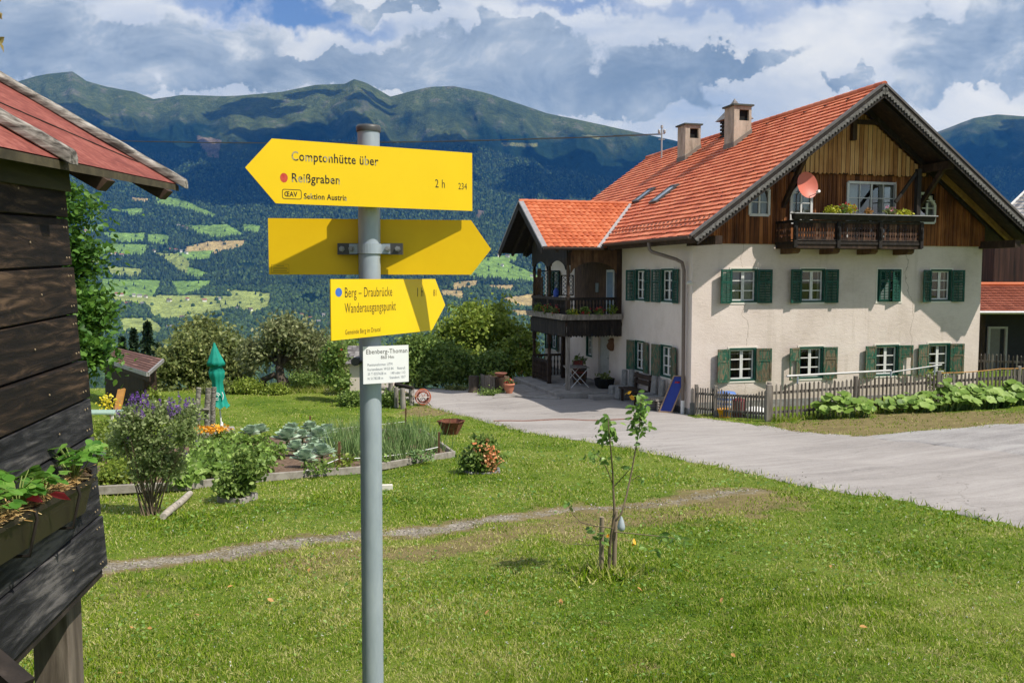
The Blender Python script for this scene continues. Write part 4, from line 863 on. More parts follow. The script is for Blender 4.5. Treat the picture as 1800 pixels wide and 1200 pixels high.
bb = MB(); bb.box(FP, 3.3, 8.3, 3.27, 3.42, .055, .165); bb.box(FP, 4.6, 6.4, 4.82, 4.95, .2, .3); bb.box(FP, 5.28, 5.43, 4.3, 5.45, .21, .35); bb.build('gable_beam', dark_wood, house)
pk = MB()
for a, b in ((5.355, 5.33), (2.95, 3.65), (8.0, 3.42), (0.05, 1.02), (WID - .05, 1.02)):
    pk = MB(); pk.box(FP, a - .11, a + .11, b - .05, b + .19, -.3, OV - .18); pk.build('purlin', dark_wood, house)
for a0, z0, a1, z1 in ((3.02, 2.2, 3.02, 3.6), (7.98, 2.2, 7.98, 3.4)):
    st = MB(); st.beam(FP(a0, z0, .08), FP(a1, z1, 1.2), .12, .14); st.build('purlin_strut', dark_wood, house)
yb = MB(); yb.beam(FP(WID - 2.2, 3.30, .55), FP(WID + .72, 1.16, .55), .15, .16); yb.build('rake_brace', ochre_wood, house)
def gable_window(h, nx, ny, cut=None, leaf=None):
    x0, x1, y0, y1 = h; f = MB(); e = .06; pts = [(x0, y0), (x1, y0), (x1, y1), (x0, y1)]
    if cut == 'r': pts = [(x0, y0), (x1, y0), (x1, y1 - .36), (x1 - .34, y1), (x0, y1)]
    if cut == 'l': pts = [(x0, y0), (x1, y0), (x1, y1), (x0 + .34, y1), (x0, y1 - .36)]
    for p, q in zip(pts, pts[1:] + pts[:1]): f.beam(FP(*p, .085), FP(*q, .085), .08, e, up=HV)
    for k in range(1, nx): x = x0 + (x1 - x0) * k / nx; f.box(FP, x - (.03 if k * 2 == nx else .012), x + (.03 if k * 2 == nx else .012), y0, y1 - (.3 if cut else 0), .06, .10)
    for k in range(1, ny): y = y0 + (y1 - y0) * k / ny; f.box(FP, x0, x1, y - .014, y + .014, .065, .095)
    wd = f.build('window', white_paint, house)
    gl = MB(); gl.add([FP(*p, .07) for p in pts], [tuple(range(len(pts)))]); gl.build('pane', glass, wd)
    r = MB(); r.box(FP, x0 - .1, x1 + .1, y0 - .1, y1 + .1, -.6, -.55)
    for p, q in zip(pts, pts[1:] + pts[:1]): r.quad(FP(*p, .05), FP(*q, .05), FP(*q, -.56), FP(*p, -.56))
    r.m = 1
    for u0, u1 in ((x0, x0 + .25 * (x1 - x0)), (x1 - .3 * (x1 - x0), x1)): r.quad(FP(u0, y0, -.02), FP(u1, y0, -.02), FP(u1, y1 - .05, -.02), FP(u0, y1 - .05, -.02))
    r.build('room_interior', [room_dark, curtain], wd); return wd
gable_window(GW[0], 2, 2); gable_window(GW[1], 2, 4, 'l'); wdc = gable_window(GW[2], 4, 4); gable_window(GW[3], 2, 4, 'r')
lf = MB(); a = R(52)
LP = lambda i, j, k: FP(7.08 - i * math.cos(a), j, .11 + i * math.sin(a) + k)
for bx in ((0, .06, 1.2, 3.0), (.62, .69, 1.2, 3.0), (.06, .62, 2.93, 3.0), (.06, .62, 1.2, 1.3), (.33, .36, 1.3, 2.93), (.06, .62, 2.42, 2.45), (.06, .62, 1.85, 1.88)): lf.box(LP, *bx, 0, .045)
lf.build('open_casement', white_paint, wdc)
# main roof
def tile_rows(mb, P, length, run, rows, step=0.028, wave=0.0, seg=0.15, lo=None, hi=None, jag=0.0):
    """rows of tiles as real overlapping strips. P(a along eave, t up the slope 0..1, lift)"""
    for r in range(rows):
        t0, t1 = r / rows, (r + 1.12) / rows; t1 = min(t1, 1.0)
        a0 = lo((t0 + t1) / 2) if lo else 0.0; a1 = hi((t0 + t1) / 2) if hi else length
        shift = 0.5 * (r % 2) * seg * (2 if not wave else 0)
        n = max(1, int(round((a1 - a0) / seg)))
        cols = [a0] + [min(max(a0 + (a1 - a0) * k / n, a0), a1) for k in range(1, n)] + [a1]
        if wave:
            for c0, c1 in zip(cols[:-1], cols[1:]):
                m = 5; xs_ = [c0 + (c1 - c0) * i / m for i in range(m + 1)]; hs = [wave * math.sin(math.pi * i / m) ** 0.8 if i not in (0, m) else 0 for i in range(m + 1)]
                v = [P(x, t0, step + h) for x, h in zip(xs_, hs)] + [P(x, t1, 0.004 + h) for x, h in zip(xs_, hs)] + [P(x, t0, -0.0) for x in xs_]
                mb.add(v, [(i, i + 1, m + 2 + i, m + 1 + i) for i in range(m)] + [(2 * m + 2 + i, 2 * m + 3 + i, i + 1, i) for i in range(m)])
        else:
            for c0, c1 in zip(cols[:-1], cols[1:]):
                c0, c1 = min(c0 + shift, a1), min(c1 + shift, a1)
                if c1 - c0 < .01: continue
                j = random.uniform(-jag, jag); g_ = .006; cm = (c0 + c1) / 2
                v = [P(c0 + g_, t0 + j * .01, step), P(cm, t0 - .0015 + j * .01, step + .004), P(c1 - g_, t0 + j * .01, step), P(c1 - g_, t1, .005), P(cm, t1, .009), P(c0 + g_, t1, .005)]
                b = [P(c0 + g_, t0 + j * .01, 0), P(c1 - g_, t0 + j * .01, 0)]
                mb.add(v + b, [(0, 1, 4, 5), (1, 2, 3, 4), (6, 7, 2, 1, 0)])
            if shift: mb.add([P(a0, t0, step), P(a0 + shift - .006, t0, step), P(a0 + shift - .006, t1, .005), P(a0, t1, .005), P(a0, t0, 0), P(a0 + shift - .006, t0, 0)], [(0, 1, 2, 3), (4, 5, 1, 0)])
nlm = Vector((0, 0, 1)) - HU * SLOPE; nlm.normalize()
RUN = WID / 2 + EAVE
def RP(a, t, l):                                    # left roof plane; a runs from the front verge backwards
    u = -EAVE + RUN * t; return H(u, -OV + a, ZE + SLOPE * RUN * t) + nlm * l
def RPR(a, t, l):
    u = WID + EAVE - RUN * t; n = Vector((0, 0, 1)) + HU * SLOPE; n.normalize(); return H(u, -OV + a, ZE + SLOPE * RUN * t) + n * l
RL = LEN + OV
mb = MB(); tile_rows(mb, RP, RL, RUN, 29, 0.052, seg=0.30, jag=.25); mb.m = 0
tile_rows(mb, RPR, RL, RUN, 29, 0.034, seg=1.2)
k = 0.0
while k < RL: mb.tube([H(WID / 2, -OV + k, APEX + .015), H(WID / 2, -OV + min(k + .42, RL), APEX + .03)], .10, 8); k += .38
mb.m = 1; hk = mb
for r in (2, 3):                                    # snow guards near the eave
    for q in range(int(RL / .3)):
        a = .15 + q * .3 + .15 * (r % 2); p = RP(a, (r + .35) / 29, .03); hk.beam(p, p + nlm * .045 + HU * .02, .03, .015); hk.beam(p + nlm * .045, p - HU * .07 - Vector((0, 0, .03)), .025, .012)
for q in range(10): p = RP(1.2 + q * 1.15, 27.3 / 29, .03); hk.box(lambda a_, b_, c_: p + HV * a_ + HU * b_ + nlm * c_, -.05, .05, 0, .12, 0, .06)
roof = mb.build('roof', [tile_main, dark_steel], house)
un = MB()                                           # boarded underside
un.quad(RP(0, 0, -.07), RP(RL, 0, -.07), RP(RL, 1, -.07), RP(0, 1, -.07)); un.quad(RPR(0, 0, -.07), RPR(RL, 0, -.07), RPR(RL, 1, -.07), RPR(0, 1, -.07)); un.build('soffit', dark_wood, roof)
vb = MB()
for P in (RP, RPR):                                 # verge boards and metal edge
    for a0 in (0.0, RL - .04): vb = MB(); vb.hexa([P(a0, 0, -.30), P(a0 + .035, 0, -.30), P(a0 + .035, 0, .0), P(a0, 0, 0), P(a0, 1, -.30), P(a0 + .035, 1, -.30), P(a0 + .035, 1, 0), P(a0, 1, 0)]); vb.build('verge_board', black_wood, roof)
    for a0, w_ in ((.30, .14), (1.3, .12)): vb = MB(); vb.hexa([P(a0, .0, -.22), P(a0 + w_, 0, -.22), P(a0 + w_, 0, -.072), P(a0, 0, -.072), P(a0, 1, -.22), P(a0 + w_, 1, -.22), P(a0 + w_, 1, -.072), P(a0, 1, -.072)]); vb.build('rafter', black_wood, roof)
sc = MB()
for P in (RP, RPR):                                 # carved pale scallop strip along the verge
    n = 62
    for k in range(n):
        t0, t1 = k / n, (k + 1) / n; tm = (t0 + t1) / 2
        sc.prism([P(-.012, t0, -.10), P(-.012, t1, -.10), P(-.012, t1, -.17), P(-.012, tm, -.235), P(-.012, t0, -.17)], -HV * .02)
sc.build('verge_scallop', pm('silvered_carved_board', [(0.3, (0.06, 0.055, 0.05)), (0.7, (0.22, 0.21, 0.20))], 14, rough=.85), roof)
fl = MB()
for P in (RP, RPR):
    fl.hexa([P(-.02, -.005, .0), P(.12, -.005, .045), P(.12, -.005, .06), P(-.02, -.005, .06), P(-.02, 1, 0), P(.12, 1, .045), P(.12, 1, .06), P(-.02, 1, .06)])
fl.build('verge_flashing', flat('dark_verge_metal', (.13, .115, .11), .5, .2), roof)
def gutter(name, p, q, parent):
    m = MB(); d = (q - p).normalized(); x = d.cross(Vector((0, 0, 1))).normalized(); n = 8; prev = None
    for k in range(n + 1):
        a = math.pi * k / n; off = x * (-math.cos(a) * .075) + Vector((0, 0, -math.sin(a) * .075)); cur = (p + off, q + off)
        if prev: m.quad(prev[0], prev[1], cur[1], cur[0])
        prev = cur
    for s_ in (-1, 1): m.tube([p + x * .075 * s_, q + x * .075 * s_], .010, 6)
    e = MB(); m.add([p + x * (-math.cos(math.pi * k / n) * .075) + Vector((0, 0, -math.sin(math.pi * k / n) * .075)) for k in range(n + 1)], [tuple(range(n + 1))])
    return m.build(name, brown_metal, parent)
gutter('gutter', H(-EAVE - .07, -OV + .02, ZE - .01), H(-EAVE - .07, 4.95, ZE - .01), house)
gutter('gutter', H(WID + EAVE + .07, -OV + .02, ZE - .01), H(WID + EAVE + .07, LEN - .3, ZE - .01), house)
fb = MB(); fb.hexa([RP(.04, -.002, -.24), RP(6.6, -.002, -.24), RP(6.6, .004, -.24), RP(.04, .004, -.24), RP(.04, -.002, -.01), RP(6.6, -.002, -.01), RP(6.6, .004, -.01), RP(.04, .004, -.01)]); fb.build('eave_fascia', dark_wood, roof)
dp = MB(); dp.tube([H(-.93, 1.15, ZE - .08), H(-.93, 1.10, ZE - .30), H(-.86, 1.05, ZE - .38), H(-.30, .50, ZE - .62), H(-.16, .38, ZE - .72), H(-.12, .33, ZE - .95), H(-.12, .30, -2.4), H(-.12, .30, -3.78)], .055, 10)
dp.m = 1; dp.tube([H(-.12, .30, -3.78), H(-.12, .30, -4.22)], .062, 10)
dp.build('downpipe', [pipe_brown, white_plain], house)
# chimneys sit through the left roof plane
def chimney(u0, u1, v0, v1, ztop, hole=True):
    m = MB(); P = lambda a, b, c: H(a, b, c); zb_ = ZE + SLOPE * (u0 + EAVE) - .5; hz0, hz1 = ztop - .52, ztop - .13; wl, wr = u0 + .30 * (u1 - u0), u0 + .86 * (u1 - u0)
    m.box(P, u0, u1, v0, v1, zb_, hz0); m.box(P, u0, wl, v0, v1, hz0, hz1); m.box(P, wr, u1, v0, v1, hz0, hz1); m.box(P, u0, u1, v0, v1, hz1, ztop)
    c = m.build('chimney', chim_plaster, roof)
    s = MB(); s.box(P, wl, wr, v0 + .12, v1 - .1, hz0 - .002, hz1 + .002); s.build('flue', black, c)
    s = MB(); s.box(P, u0 - .07, u1 + .07, v0 - .07, v1 + .07, ztop, ztop + .06); s.build('cap', chim_cap, c)
    s = MB(); zz = lambda u: ZE + SLOPE * (u + EAVE)
    s.prism([P(u0 - .02, v0 - .03, zz(u0) - .1), P(u1 + .02, v0 - .03, zz(u1) - .1), P(u1 + .02, v0 - .03, zz(u1) + .20), P(u0 - .02, v0 - .03, zz(u0) + .20)], HV * (v1 - v0 + .06)); s.build('flashing', flat('grey_flashing', (.20, .175, .15), .8), c)
chimney(3.96, 4.64, 8.5, 9.2, 6.16); chimney(3.92, 4.62, 4.58, 5.28, 6.20)
vt = MB(); b0 = H(5.355, 7.1, 5.2)                  # little louvred bell turret on the ridge behind the nearer chimney
VP = lambda a, b, c: b0 + HU * a + HV * b + Vector((0, 0, c))
for k in range(5): vt.box(VP, -.40, .40, -.40, .40, .30 + k * .14, .30 + k * .14 + .09)
vt.box(VP, -.35, .35, -.35, .35, -.3, 1.02); tu = vt.build('roof_turret', black_wood, roof)
vt = MB(); e = .54
for k in range(4):
    c = [(-e, -e), (e, -e), (e, e), (-e, e)]; p, q = c[k], c[(k + 1) % 4]; i_ = lambda w, f: (w[0] * f, w[1] * f)
    vt.quad(VP(*p, .96), VP(*q, .96), VP(*i_(q, .5), 1.32), VP(*i_(p, .5), 1.32)); vt.add([VP(*i_(p, .5), 1.32), VP(*i_(q, .5), 1.32), VP(0, 0, 1.80)], [(0, 1, 2)])
vt.quad(VP(-e, -e, .955), VP(e, -e, .955), VP(e, e, .955), VP(-e, e, .955)); vt.build('turret_roof', shingle, tu)
def skylight(u0, u1, v0, v1):
    m = MB(); t0, t1 = (u0 + EAVE) / RUN, (u1 + EAVE) / RUN; a0, a1 = v0 + OV, v1 + OV; P = lambda a, t, l: RP(a, t, l); e = .07
    for bx in ((a0, a0 + e, t0, t1), (a1 - e, a1, t0, t1)): m.box(P, *bx, .0, .11)
    for bx in ((a0 + e, a1 - e, t0, t0 + .012), (a0 + e, a1 - e, t1 - .012, t1)): m.box(P, *bx, .0, .11)
    f = m.build('skylight', dark_steel, roof); m = MB(); m.box(P, a0 + e, a1 - e, t0 + .012, t1 - .012, .06, .085); m.build('pane', sky_glass, f)
skylight(1.15, 2.05, 5.05, 5.7); skylight(1.45, 2.2, 7.35, 7.95)
ms = MB(); p0 = H(4.8, 12.5, 5.2); ms.tube([p0, p0 + Vector((0, 0, 1.5))], .035, 8); ms.tube([p0 + Vector((0, 0, 1.5)), p0 + Vector((0, 0, 1.62))], .06, 8)
for k in (1.0, 1.25): ms.beam(p0 + Vector((-.14, 0, k)), p0 + Vector((.14, 0, k)), .03, .03)
for a in (-.12, .12): ms.lathe(p0 + Vector((a, 0, 1.27)), [(.03, 0), (.07, .04), (.05, .08), (.07, .12), (.02, .18)], 8)
ms.build('power_mast', flat('pale_mast_steel', (.42, .42, .42), .5, .3), roof)
# porch wing on the side wall
PV0, PV1, PU = 5.5, 9.75, -2.12
PR0, PR1, PRU = 4.95, 10.85, -3.2; PRM = (PR0 + PR1) / 2; PZE, PZA = 1.06, 2.86; PSL = (PZA - PZE) / (PRM - PR0)
n1 = Vector((0, 0, 1)) - HV * PSL; n1.normalize(); n2 = Vector((0, 0, 1)) + HV * PSL; n2.normalize()
def PP(a, t, l): return H(PRU + a, PR0 + (PRM - PR0) * t, PZE + (PZA - PZE) * t) + n1 * l
def PQ(a, t, l): return H(PRU + a, PR1 - (PR1 - PRM) * t, PZE + (PZA - PZE) * t) + n2 * l
hi = lambda t: ((PZE + (PZA - PZE) * t - ZE) / SLOPE - EAVE) - PRU + .12
mb = MB(); tile_rows(mb, PP, 0, 0, 13, .030, wave=.035, seg=.22, hi=hi); tile_rows(mb, PQ, 0, 0, 13, .030, wave=.035, seg=.22, hi=hi)
k = 0.0; L_ = hi(1.0)
while k < L_: mb.tube([H(PRU + k, PRM, PZA + .02), H(PRU + min(k + .36, L_), PRM, PZA + .035)], .085, 8); k += .33
pr = mb.build('porch_roof', tile_porch, house)
m = MB()
for P in (PP, PQ): m.quad(P(0, 0, -.06), P(hi(0), 0, -.06), P(hi(1), 1, -.06), P(0, 1, -.06))
m.build('soffit', black_wood, pr)
m = MB()
for P in (PP, PQ): m.hexa([P(-.02, -.01, -.24), P(.02, -.01, -.24), P(.02, -.01, 0), P(-.02, -.01, 0), P(-.02, 1, -.24), P(.02, 1, -.24), P(.02, 1, 0), P(-.02, 1, 0)])
for a0 in (.5, 1.0): m.hexa([PP(a0, 0, -.2), PP(a0 + .1, 0, -.2), PP(a0 + .1, 0, -.062), PP(a0, 0, -.062), PP(a0, 1, -.2), PP(a0 + .1, 1, -.2), PP(a0 + .1, 1, -.062), PP(a0, 1, -.062)]); m.hexa([PQ(a0, 0, -.2), PQ(a0 + .1, 0, -.2), PQ(a0 + .1, 0, -.062), PQ(a0, 0, -.062), PQ(a0, 1, -.2), PQ(a0 + .1, 1, -.2), PQ(a0 + .1, 1, -.062), PQ(a0, 1, -.062)])
m.build('verge_board', black_wood, pr)
m = MB()
for P in (PP, PQ): m.hexa([P(-.03, -.01, .0), P(.15, -.01, .055), P(.15, -.01, .075), P(-.03, -.01, .06), P(-.03, 1, 0), P(.15, 1, .055), P(.15, 1, .075), P(-.03, 1, .06)])
vz = lambda t: H(PRU + hi(t) - .12, PR0 + (PRM - PR0) * t, PZE + (PZA - PZE) * t)      # valley flashing
m.hexa([vz(-.02) + HU * -.12 + n1 * .055, vz(-.02) + HU * .16 + nlm * .045, vz(-.02) + HU * .16 + nlm * .06, vz(-.02) + HU * -.12 + n1 * .075, vz(1.0) + HU * -.12 + n1 * .055, vz(1) + HU * .16 + nlm * .045, vz(1) + HU * .16 + nlm * .06, vz(1) + HU * -.12 + n1 * .075])
m.build('flashing', zinc, pr)
gutter('gutter', H(PRU, PR0 - .07, PZE - .01), H(-EAVE - .1, PR0 - .07, PZE - .01), house)
m = MB(); GPp = lambda a, b, c: H(PU - c, a, b)     # porch gable end above the arches
m.prism([GPp(PV0, .72, 0), GPp(PV1, .72, 0), GPp(PV1, 1.25, 0), GPp(PRM, 2.72, 0), GPp(PV0, 1.25, 0)], HU * .05); m.build('porch_gable', black_wood, house)
def post(u, v, z0, z1, w=.15, mat=dark_wood, turned=False):
    m = MB(); P = lambda a, b, c: H(u + a, v + b, c)
    if turned:
        m.box(P, -w / 2, w / 2, -w / 2, w / 2, z0, z0 + .95); m.box(P, -w / 2, w / 2, -w / 2, w / 2, z1 - .5, z1)
        m.lathe(H(u, v, z0 + .95), [(.055, 0), (.075, .06), (.05, .12), (.072, .35), (.045, .55), (.07, (z1 - .5 - z0 - .95) * .8), (.05, z1 - .5 - z0 - .95)], 10)
    else: m.box(P, -w / 2, w / 2, -w / 2, w / 2, z0, z1)
    return m.build('porch_post', mat, house)
FL = -4.04; BF = -1.62                              # porch slab and balcony floor levels
post(PU + .08, PV0 + .08, FL, -1.95, .13, grey_wood); post(PU + .08, (PV0 + PV1) / 2 + .1, FL, -1.95, .14, dark_wood, True); post(PU + .08, PV1 - .08, FL, -1.95, .14, dark_wood, True)
for v in (PV0 + .08, (PV0 + PV1) / 2 + .1, PV1 - .08): post(PU + .08, v, BF, .95, .15, dark_wood, True)
post(-.10, PV0 + .10, BF - .5, ZE - .1, .2, dark_wood); post(-.9, PV1 - .4, FL, -1.95, .18, dark_wood)
m = MB(); PB = lambda a, b, c: H(a, b, c); m.box(PB, PU - .05, 0, PV0 - .05, PV1 + .05, BF - .12, BF); m.build('balcony_floor', dark_wood, house)
m = MB(); m.box(PB, -2.75, -.03, PV0 - .75, PV1 + .5, -4.5, FL); m.box(PB, -1.6, -.03, PV0 - 1.3, PV0 - .75, -4.5, FL - .06); m.build('porch_slab', concrete, house, .02)
NP = lambda a, b, c: H(a, PV0 - c, b)               # near side of the porch; a = u
def scallop_skirt(mb, P, a0, a1, z1, z0, w=.105):
    k = a0
    while k < a1 - .02:
        e = min(k + w, a1); zz = z0 + random.uniform(-.02, .02); mb.prism([P(k, z1, .02), P(k, zz + .05, .02), P((k + e) / 2, zz, .02), P(e - .006, zz + .05, .02), P(e - .006, z1, .02)], (P(0, 0, .04) - P(0, 0, 0))); k += w
m = MB(); scallop_skirt(m, NP, PU, -.02, BF + .06, -2.13); scallop_skirt(m, GPp, PV0, PV1, BF + .06, -2.13); m.build('balcony_skirt', black_wood, house)
def balusters(mb, P, a0, a1, z0, z1, step, r):
    n = int((a1 - a0) / step)
    for k in range(n):
        a = a0 + (a1 - a0) * (k + .5) / n; b = P(a, z0, -.03); h_ = z1 - z0
        mb.lathe(b, [(r * .7, 0), (r, h_ * .1), (r * .5, h_ * .2), (r * 1.1, h_ * .38), (r * .55, h_ * .55), (r * 1.05, h_ * .72), (r * .5, h_ * .85), (r * .8, h_)], 6)
m = MB(); balusters(m, NP, PU + .15, -.2, BF + .12, -.80, .125, .042); balusters(m, GPp, PV0 + .15, PV1 - .15, BF + .12, -.80, .125, .042)
for P, a0, a1 in ((NP, PU, -.1), (GPp, PV0, PV1)): m.box(P, a0, a1, -.80, -.70, -.08, .03); m.box(P, a0, a1, BF + .03, BF + .12, -.07, .01)
m.build('balcony_railing', black_wood, house)
def arch(mb, P, a0, a1, zs, ztop, rise):
    n = 14; pts = [P(a0, ztop, 0), P(a0, zs, 0)]
    for k in range(n + 1): x = k / n; pts.append(P(a0 + (a1 - a0) * x, zs + rise * math.sin(math.pi * x) ** .55, 0))
    pts += [P(a1, ztop, 0)]
    for i in range(2, 2 + n): mb.quad(pts[i], pts[i + 1], P(a0 + (a1 - a0) * (i - 1) / n, ztop, 0), P(a0 + (a1 - a0) * (i - 2) / n, ztop, 0)); mb.quad(pts[i] - (P(0, 0, 0) - P(0, 0, -.05)), pts[i + 1] - (P(0, 0, 0) - P(0, 0, -.05)), P(a0 + (a1 - a0) * (i - 1) / n, ztop, -.05), P(a0 + (a1 - a0) * (i - 2) / n, ztop, -.05)); mb.quad(pts[i], pts[i + 1], pts[i + 1] - (P(0, 0, 0) - P(0, 0, -.05)), pts[i] - (P(0, 0, 0) - P(0, 0, -.05)))
m = MB(); vm = (PV0 + PV1) / 2 + .1
arch(m, GPp, PV0 + .15, vm - .07, .28, .72, .36); arch(m, GPp, vm + .07, PV1 - .15, .28, .72, .36); m.build('arch_board', black_wood, house)
m = MB(); arch(m, NP, PU + .15, -.2, .15, 1.0, .42); m.build('arch_board', mid_wood, house)
m = MB()                                            # lattice screens standing on the balcony
def lattice(mb, P, a0, a1, z0, z1, st=.16, c=0, w=.028):
    n = int((a1 - a0 + z1 - z0) / st) + 1
    for k in range(n):
        for sgn in (0, 1):
            s0 = k * st; p = (max(0, s0 - (z1 - z0)), min(s0, z1 - z0)); q = (min(s0, a1 - a0), max(0, s0 - (a1 - a0)))
            if sgn: A, B = (a0 + p[0], z0 + p[1]), (a0 + q[0], z0 + q[1])
            else: A, B = (a1 - p[0], z0 + p[1]), (a1 - q[0], z0 + q[1])
            mb.beam(P(*A, c + .012 * sgn), P(*B, c + .012 * sgn), .012, w, up=P(0, 0, 1) - P(0, 0, 0))
    for A, B in (((a0, z0), (a1, z0)), ((a1, z0), (a1, z1)), ((a1, z1), (a0, z1)), ((a0, z1), (a0, z0))): mb.beam(P(*A, c), P(*B, c), .04, .045, up=P(0, 0, 1) - P(0, 0, 0))
BP = lambda a, b, c: H(a, PV1 - .25 + c, b)
lattice(m, BP, -1.95, -1.02, -.7, .28); lattice(m, BP, -.95, -.45, -.7, .1); m.build('lattice_screen', black_wood, house)
m = MB(); lattice(m, GPp, 8.75, 9.55, -.70, .02, .12, -.12, .024); lattice(m, GPp, 8.98, 9.30, .02, .35, .1, -.12, .024); m.build('lattice_screen', mid_wood, house)
m = MB(); m.box(SP, PV0 + .02, 10.4, BF, ZE - .15, .02, .07); m.build('porch_cladding', mid_wood, house)
m = MB(); m.box(SP, 6.0, 6.75, BF, .3, .07, .11); lw = m.build('balcony_door', white_paint, house); m = MB(); m.box(SP, 6.08, 6.67, BF + .3, .22, .111, .117); m.build('pane', sky_glass, lw)
m = MB(); m.box(SP, 7.6, 7.9, -.55, -.2, .071, .10); m.build('wall_plaque', flat('carved_grey_plaque', (.25, .28, .27), .8), house)
m = MB()                                            # ground floor railing of the porch
balusters(m, GPp, vm + .1, PV1 - .15, FL + .12, -3.25, .11, .034)
for z_ in (-3.25, FL + .06): m.box(GPp, vm, PV1 - .1, z_, z_ + .08, -.12, -.04)
balusters(m, BP, -2.0, -.9, FL + .12, -3.15, .13, .034); m.box(BP, -2.05, -.9, -3.15, -3.06, 0, .08); m.build('porch_railing', dark_wood, house)
lm = MB(); q = H(-.05, -.03, -.10); lm.tube([q, q - HU * .12 - HV * .12], .018); lm.lathe(q - HU * .12 - HV * .12 + Vector((0, 0, -.10)), [(.085, 0), (.10, .03), (.09, .07), (.03, .12)], 12); lm.build('wall_lamp', flat('cream_enamel', (.55, .52, .45), .4), house)
# balcony on the sunny gable
bal = MB(); B0, B1, BD = 2.80, 7.42, 1.02
bal.box(FP, B0, B1, .90, 1.02, .06, BD); balc = bal.build('balcony', dark_wood, house)
for a in (3.0, 4.4, 5.78, 7.14): m = MB(); m.prism([FP(a, .74, .02), FP(a, .745, BD - .40), FP(a, .80, BD - .30), FP(a, .899, BD - .28), FP(a, .899, .02)], HU * .24); m.build('balcony_beam', mid_wood, balc)
m = MB()
for P, a0, a1 in ((lambda a, b, c: FP(a, b, BD + c), B0, B1), (lambda a, b, c: FP(B0 + c, b, a), .06, BD), (lambda a, b, c: FP(B1 - c, b, a), .06, BD)):
    k = a0 + .03
    while k < a1 - .09:
        x0, x1 = k, k + .085; xm = (x0 + x1) / 2; pts = [(x0, 1.10), (x1, 1.10), (x1, 1.22), (x1 - .028, 1.28), (x1, 1.36), (x1 - .02, 1.46), (x1, 1.56), (x1, 1.66), (x0, 1.66), (x0, 1.56), (x0 + .02, 1.46), (x0, 1.36), (x0 + .028, 1.28), (x0, 1.22)]
        m.prism([P(x_, y_, -.045) for x_, y_ in pts], P(0, 0, .02) - P(0, 0, 0)); k += .094
m.build('balustrade_board', pm('dark_carved_boards', [(0.3, (0.02, 0.010, 0.007)), (0.55, (0.06, 0.028, 0.017)), (0.85, (0.16, 0.085, 0.05))], 8, (1, 1, .3), .75, .4, island=.5), balc)
m = MB()
for z0, z1, o in ((1.02, 1.10, .03), (1.66, 1.74, .02), (1.13, 1.16, .012)): m.box(FP, B0 - .02, B1 + .02, z0, z1, BD - .07, BD + o); m.box(FP, B0 - .03, B0 + .05, z0, z1, .06, BD - .07); m.box(FP, B1 - .05, B1 + .03, z0, z1, .06, BD - .07)
for a in (B0 + .05, B0 + 1.55, B0 + 3.05, B1 - .05): m.box(FP, a - .055, a + .055, .92, 1.70, BD - .02, BD + .06); m.lathe(FP(a, 1.18, BD + .06), [(.03, 0), (.055, .08), (.03, .16), (.05, .26), (.03, .36)], 8)
m.build('balcony_frame', black_wood, balc)
m = MB(); m.box(FP, 7.20, 7.34, 1.74, 3.40, .86, 1.0); m.beam(FP(6.45, 2.35, .93), FP(7.2, 3.28, .93), .07, .09); m.build('balcony_post', black_wood, balc)
# ------------------------------------------------------------------ signpost
PX, PY = at(652, 600, 2.27).x, 2.27
sp = thing('signpost', 'grey steel signpost carrying three yellow trail arrows and a white plate', 'signpost', (PX, PY, zg(PX, PY)))
topz = at(652, 224, 2.27).z
m = MB(); m.tube([(PX - .008, PY, zg(PX, PY) - .1), (PX, PY, topz)], .0278, 40); m.build('pole', galv, sp)
m = MB(); m.lathe((PX, PY, topz - .012), [(.0300, 0), (.0315, .010), (.029, .016), (0, .017)], 32); m.build('pole_cap', dark_steel, sp)
def text_mesh(items, P, name, mats, parent):
    """items: (string, x, y, height, squeeze, align, material index) in panel metres; one part per line of writing"""
    for s, x, y, h, sq, al, mi in items:
        c = D.curves.new('t', 'FONT'); c.body = s; c.size = h / 0.70; c.align_x = al; c.resolution_u = 3
        c.space_character = 1.06
        if mi in (1, 3): c.offset = 0.0004
        o = D.objects.new('t', c); COL.objects.link(o); dg = bpy.context.evaluated_depsgraph_get(); me = D.meshes.new_from_object(o.evaluated_get(dg))
        m = MB(); m.v = [tuple(P(x + v.co.x * sq, y + v.co.y, .0003)) for v in me.vertices]; m.f = [list(p.vertices) for p in me.polygons]; m.mi = [0] * len(m.f); m.sm = [False] * len(m.f)
        m.build(name, mats[mi], parent); D.objects.remove(o); D.curves.remove(c); D.meshes.remove(me)
def panel(tl, tr_dir_end, outline, label, mat, back=None, th=.0025):
    """tl: upper left corner; tr_dir_end: a point on the same upper edge; outline in (along, down) metres"""
    ax = (tr_dir_end - tl); ax.z = 0; ax.normalize(); nrm = Vector((ax.y, -ax.x, 0))
    P = lambda a, b, c: tl + ax * a + Vector((0, 0, b)) + nrm * c
    m = MB(); m.prism([P(a, b, 0) for a, b in outline], nrm * .0012 * -1 if False else -nrm * th); o = m.build('sign_panel', mat, sp); o['label'] = label; return o, P
HS = 0.1485
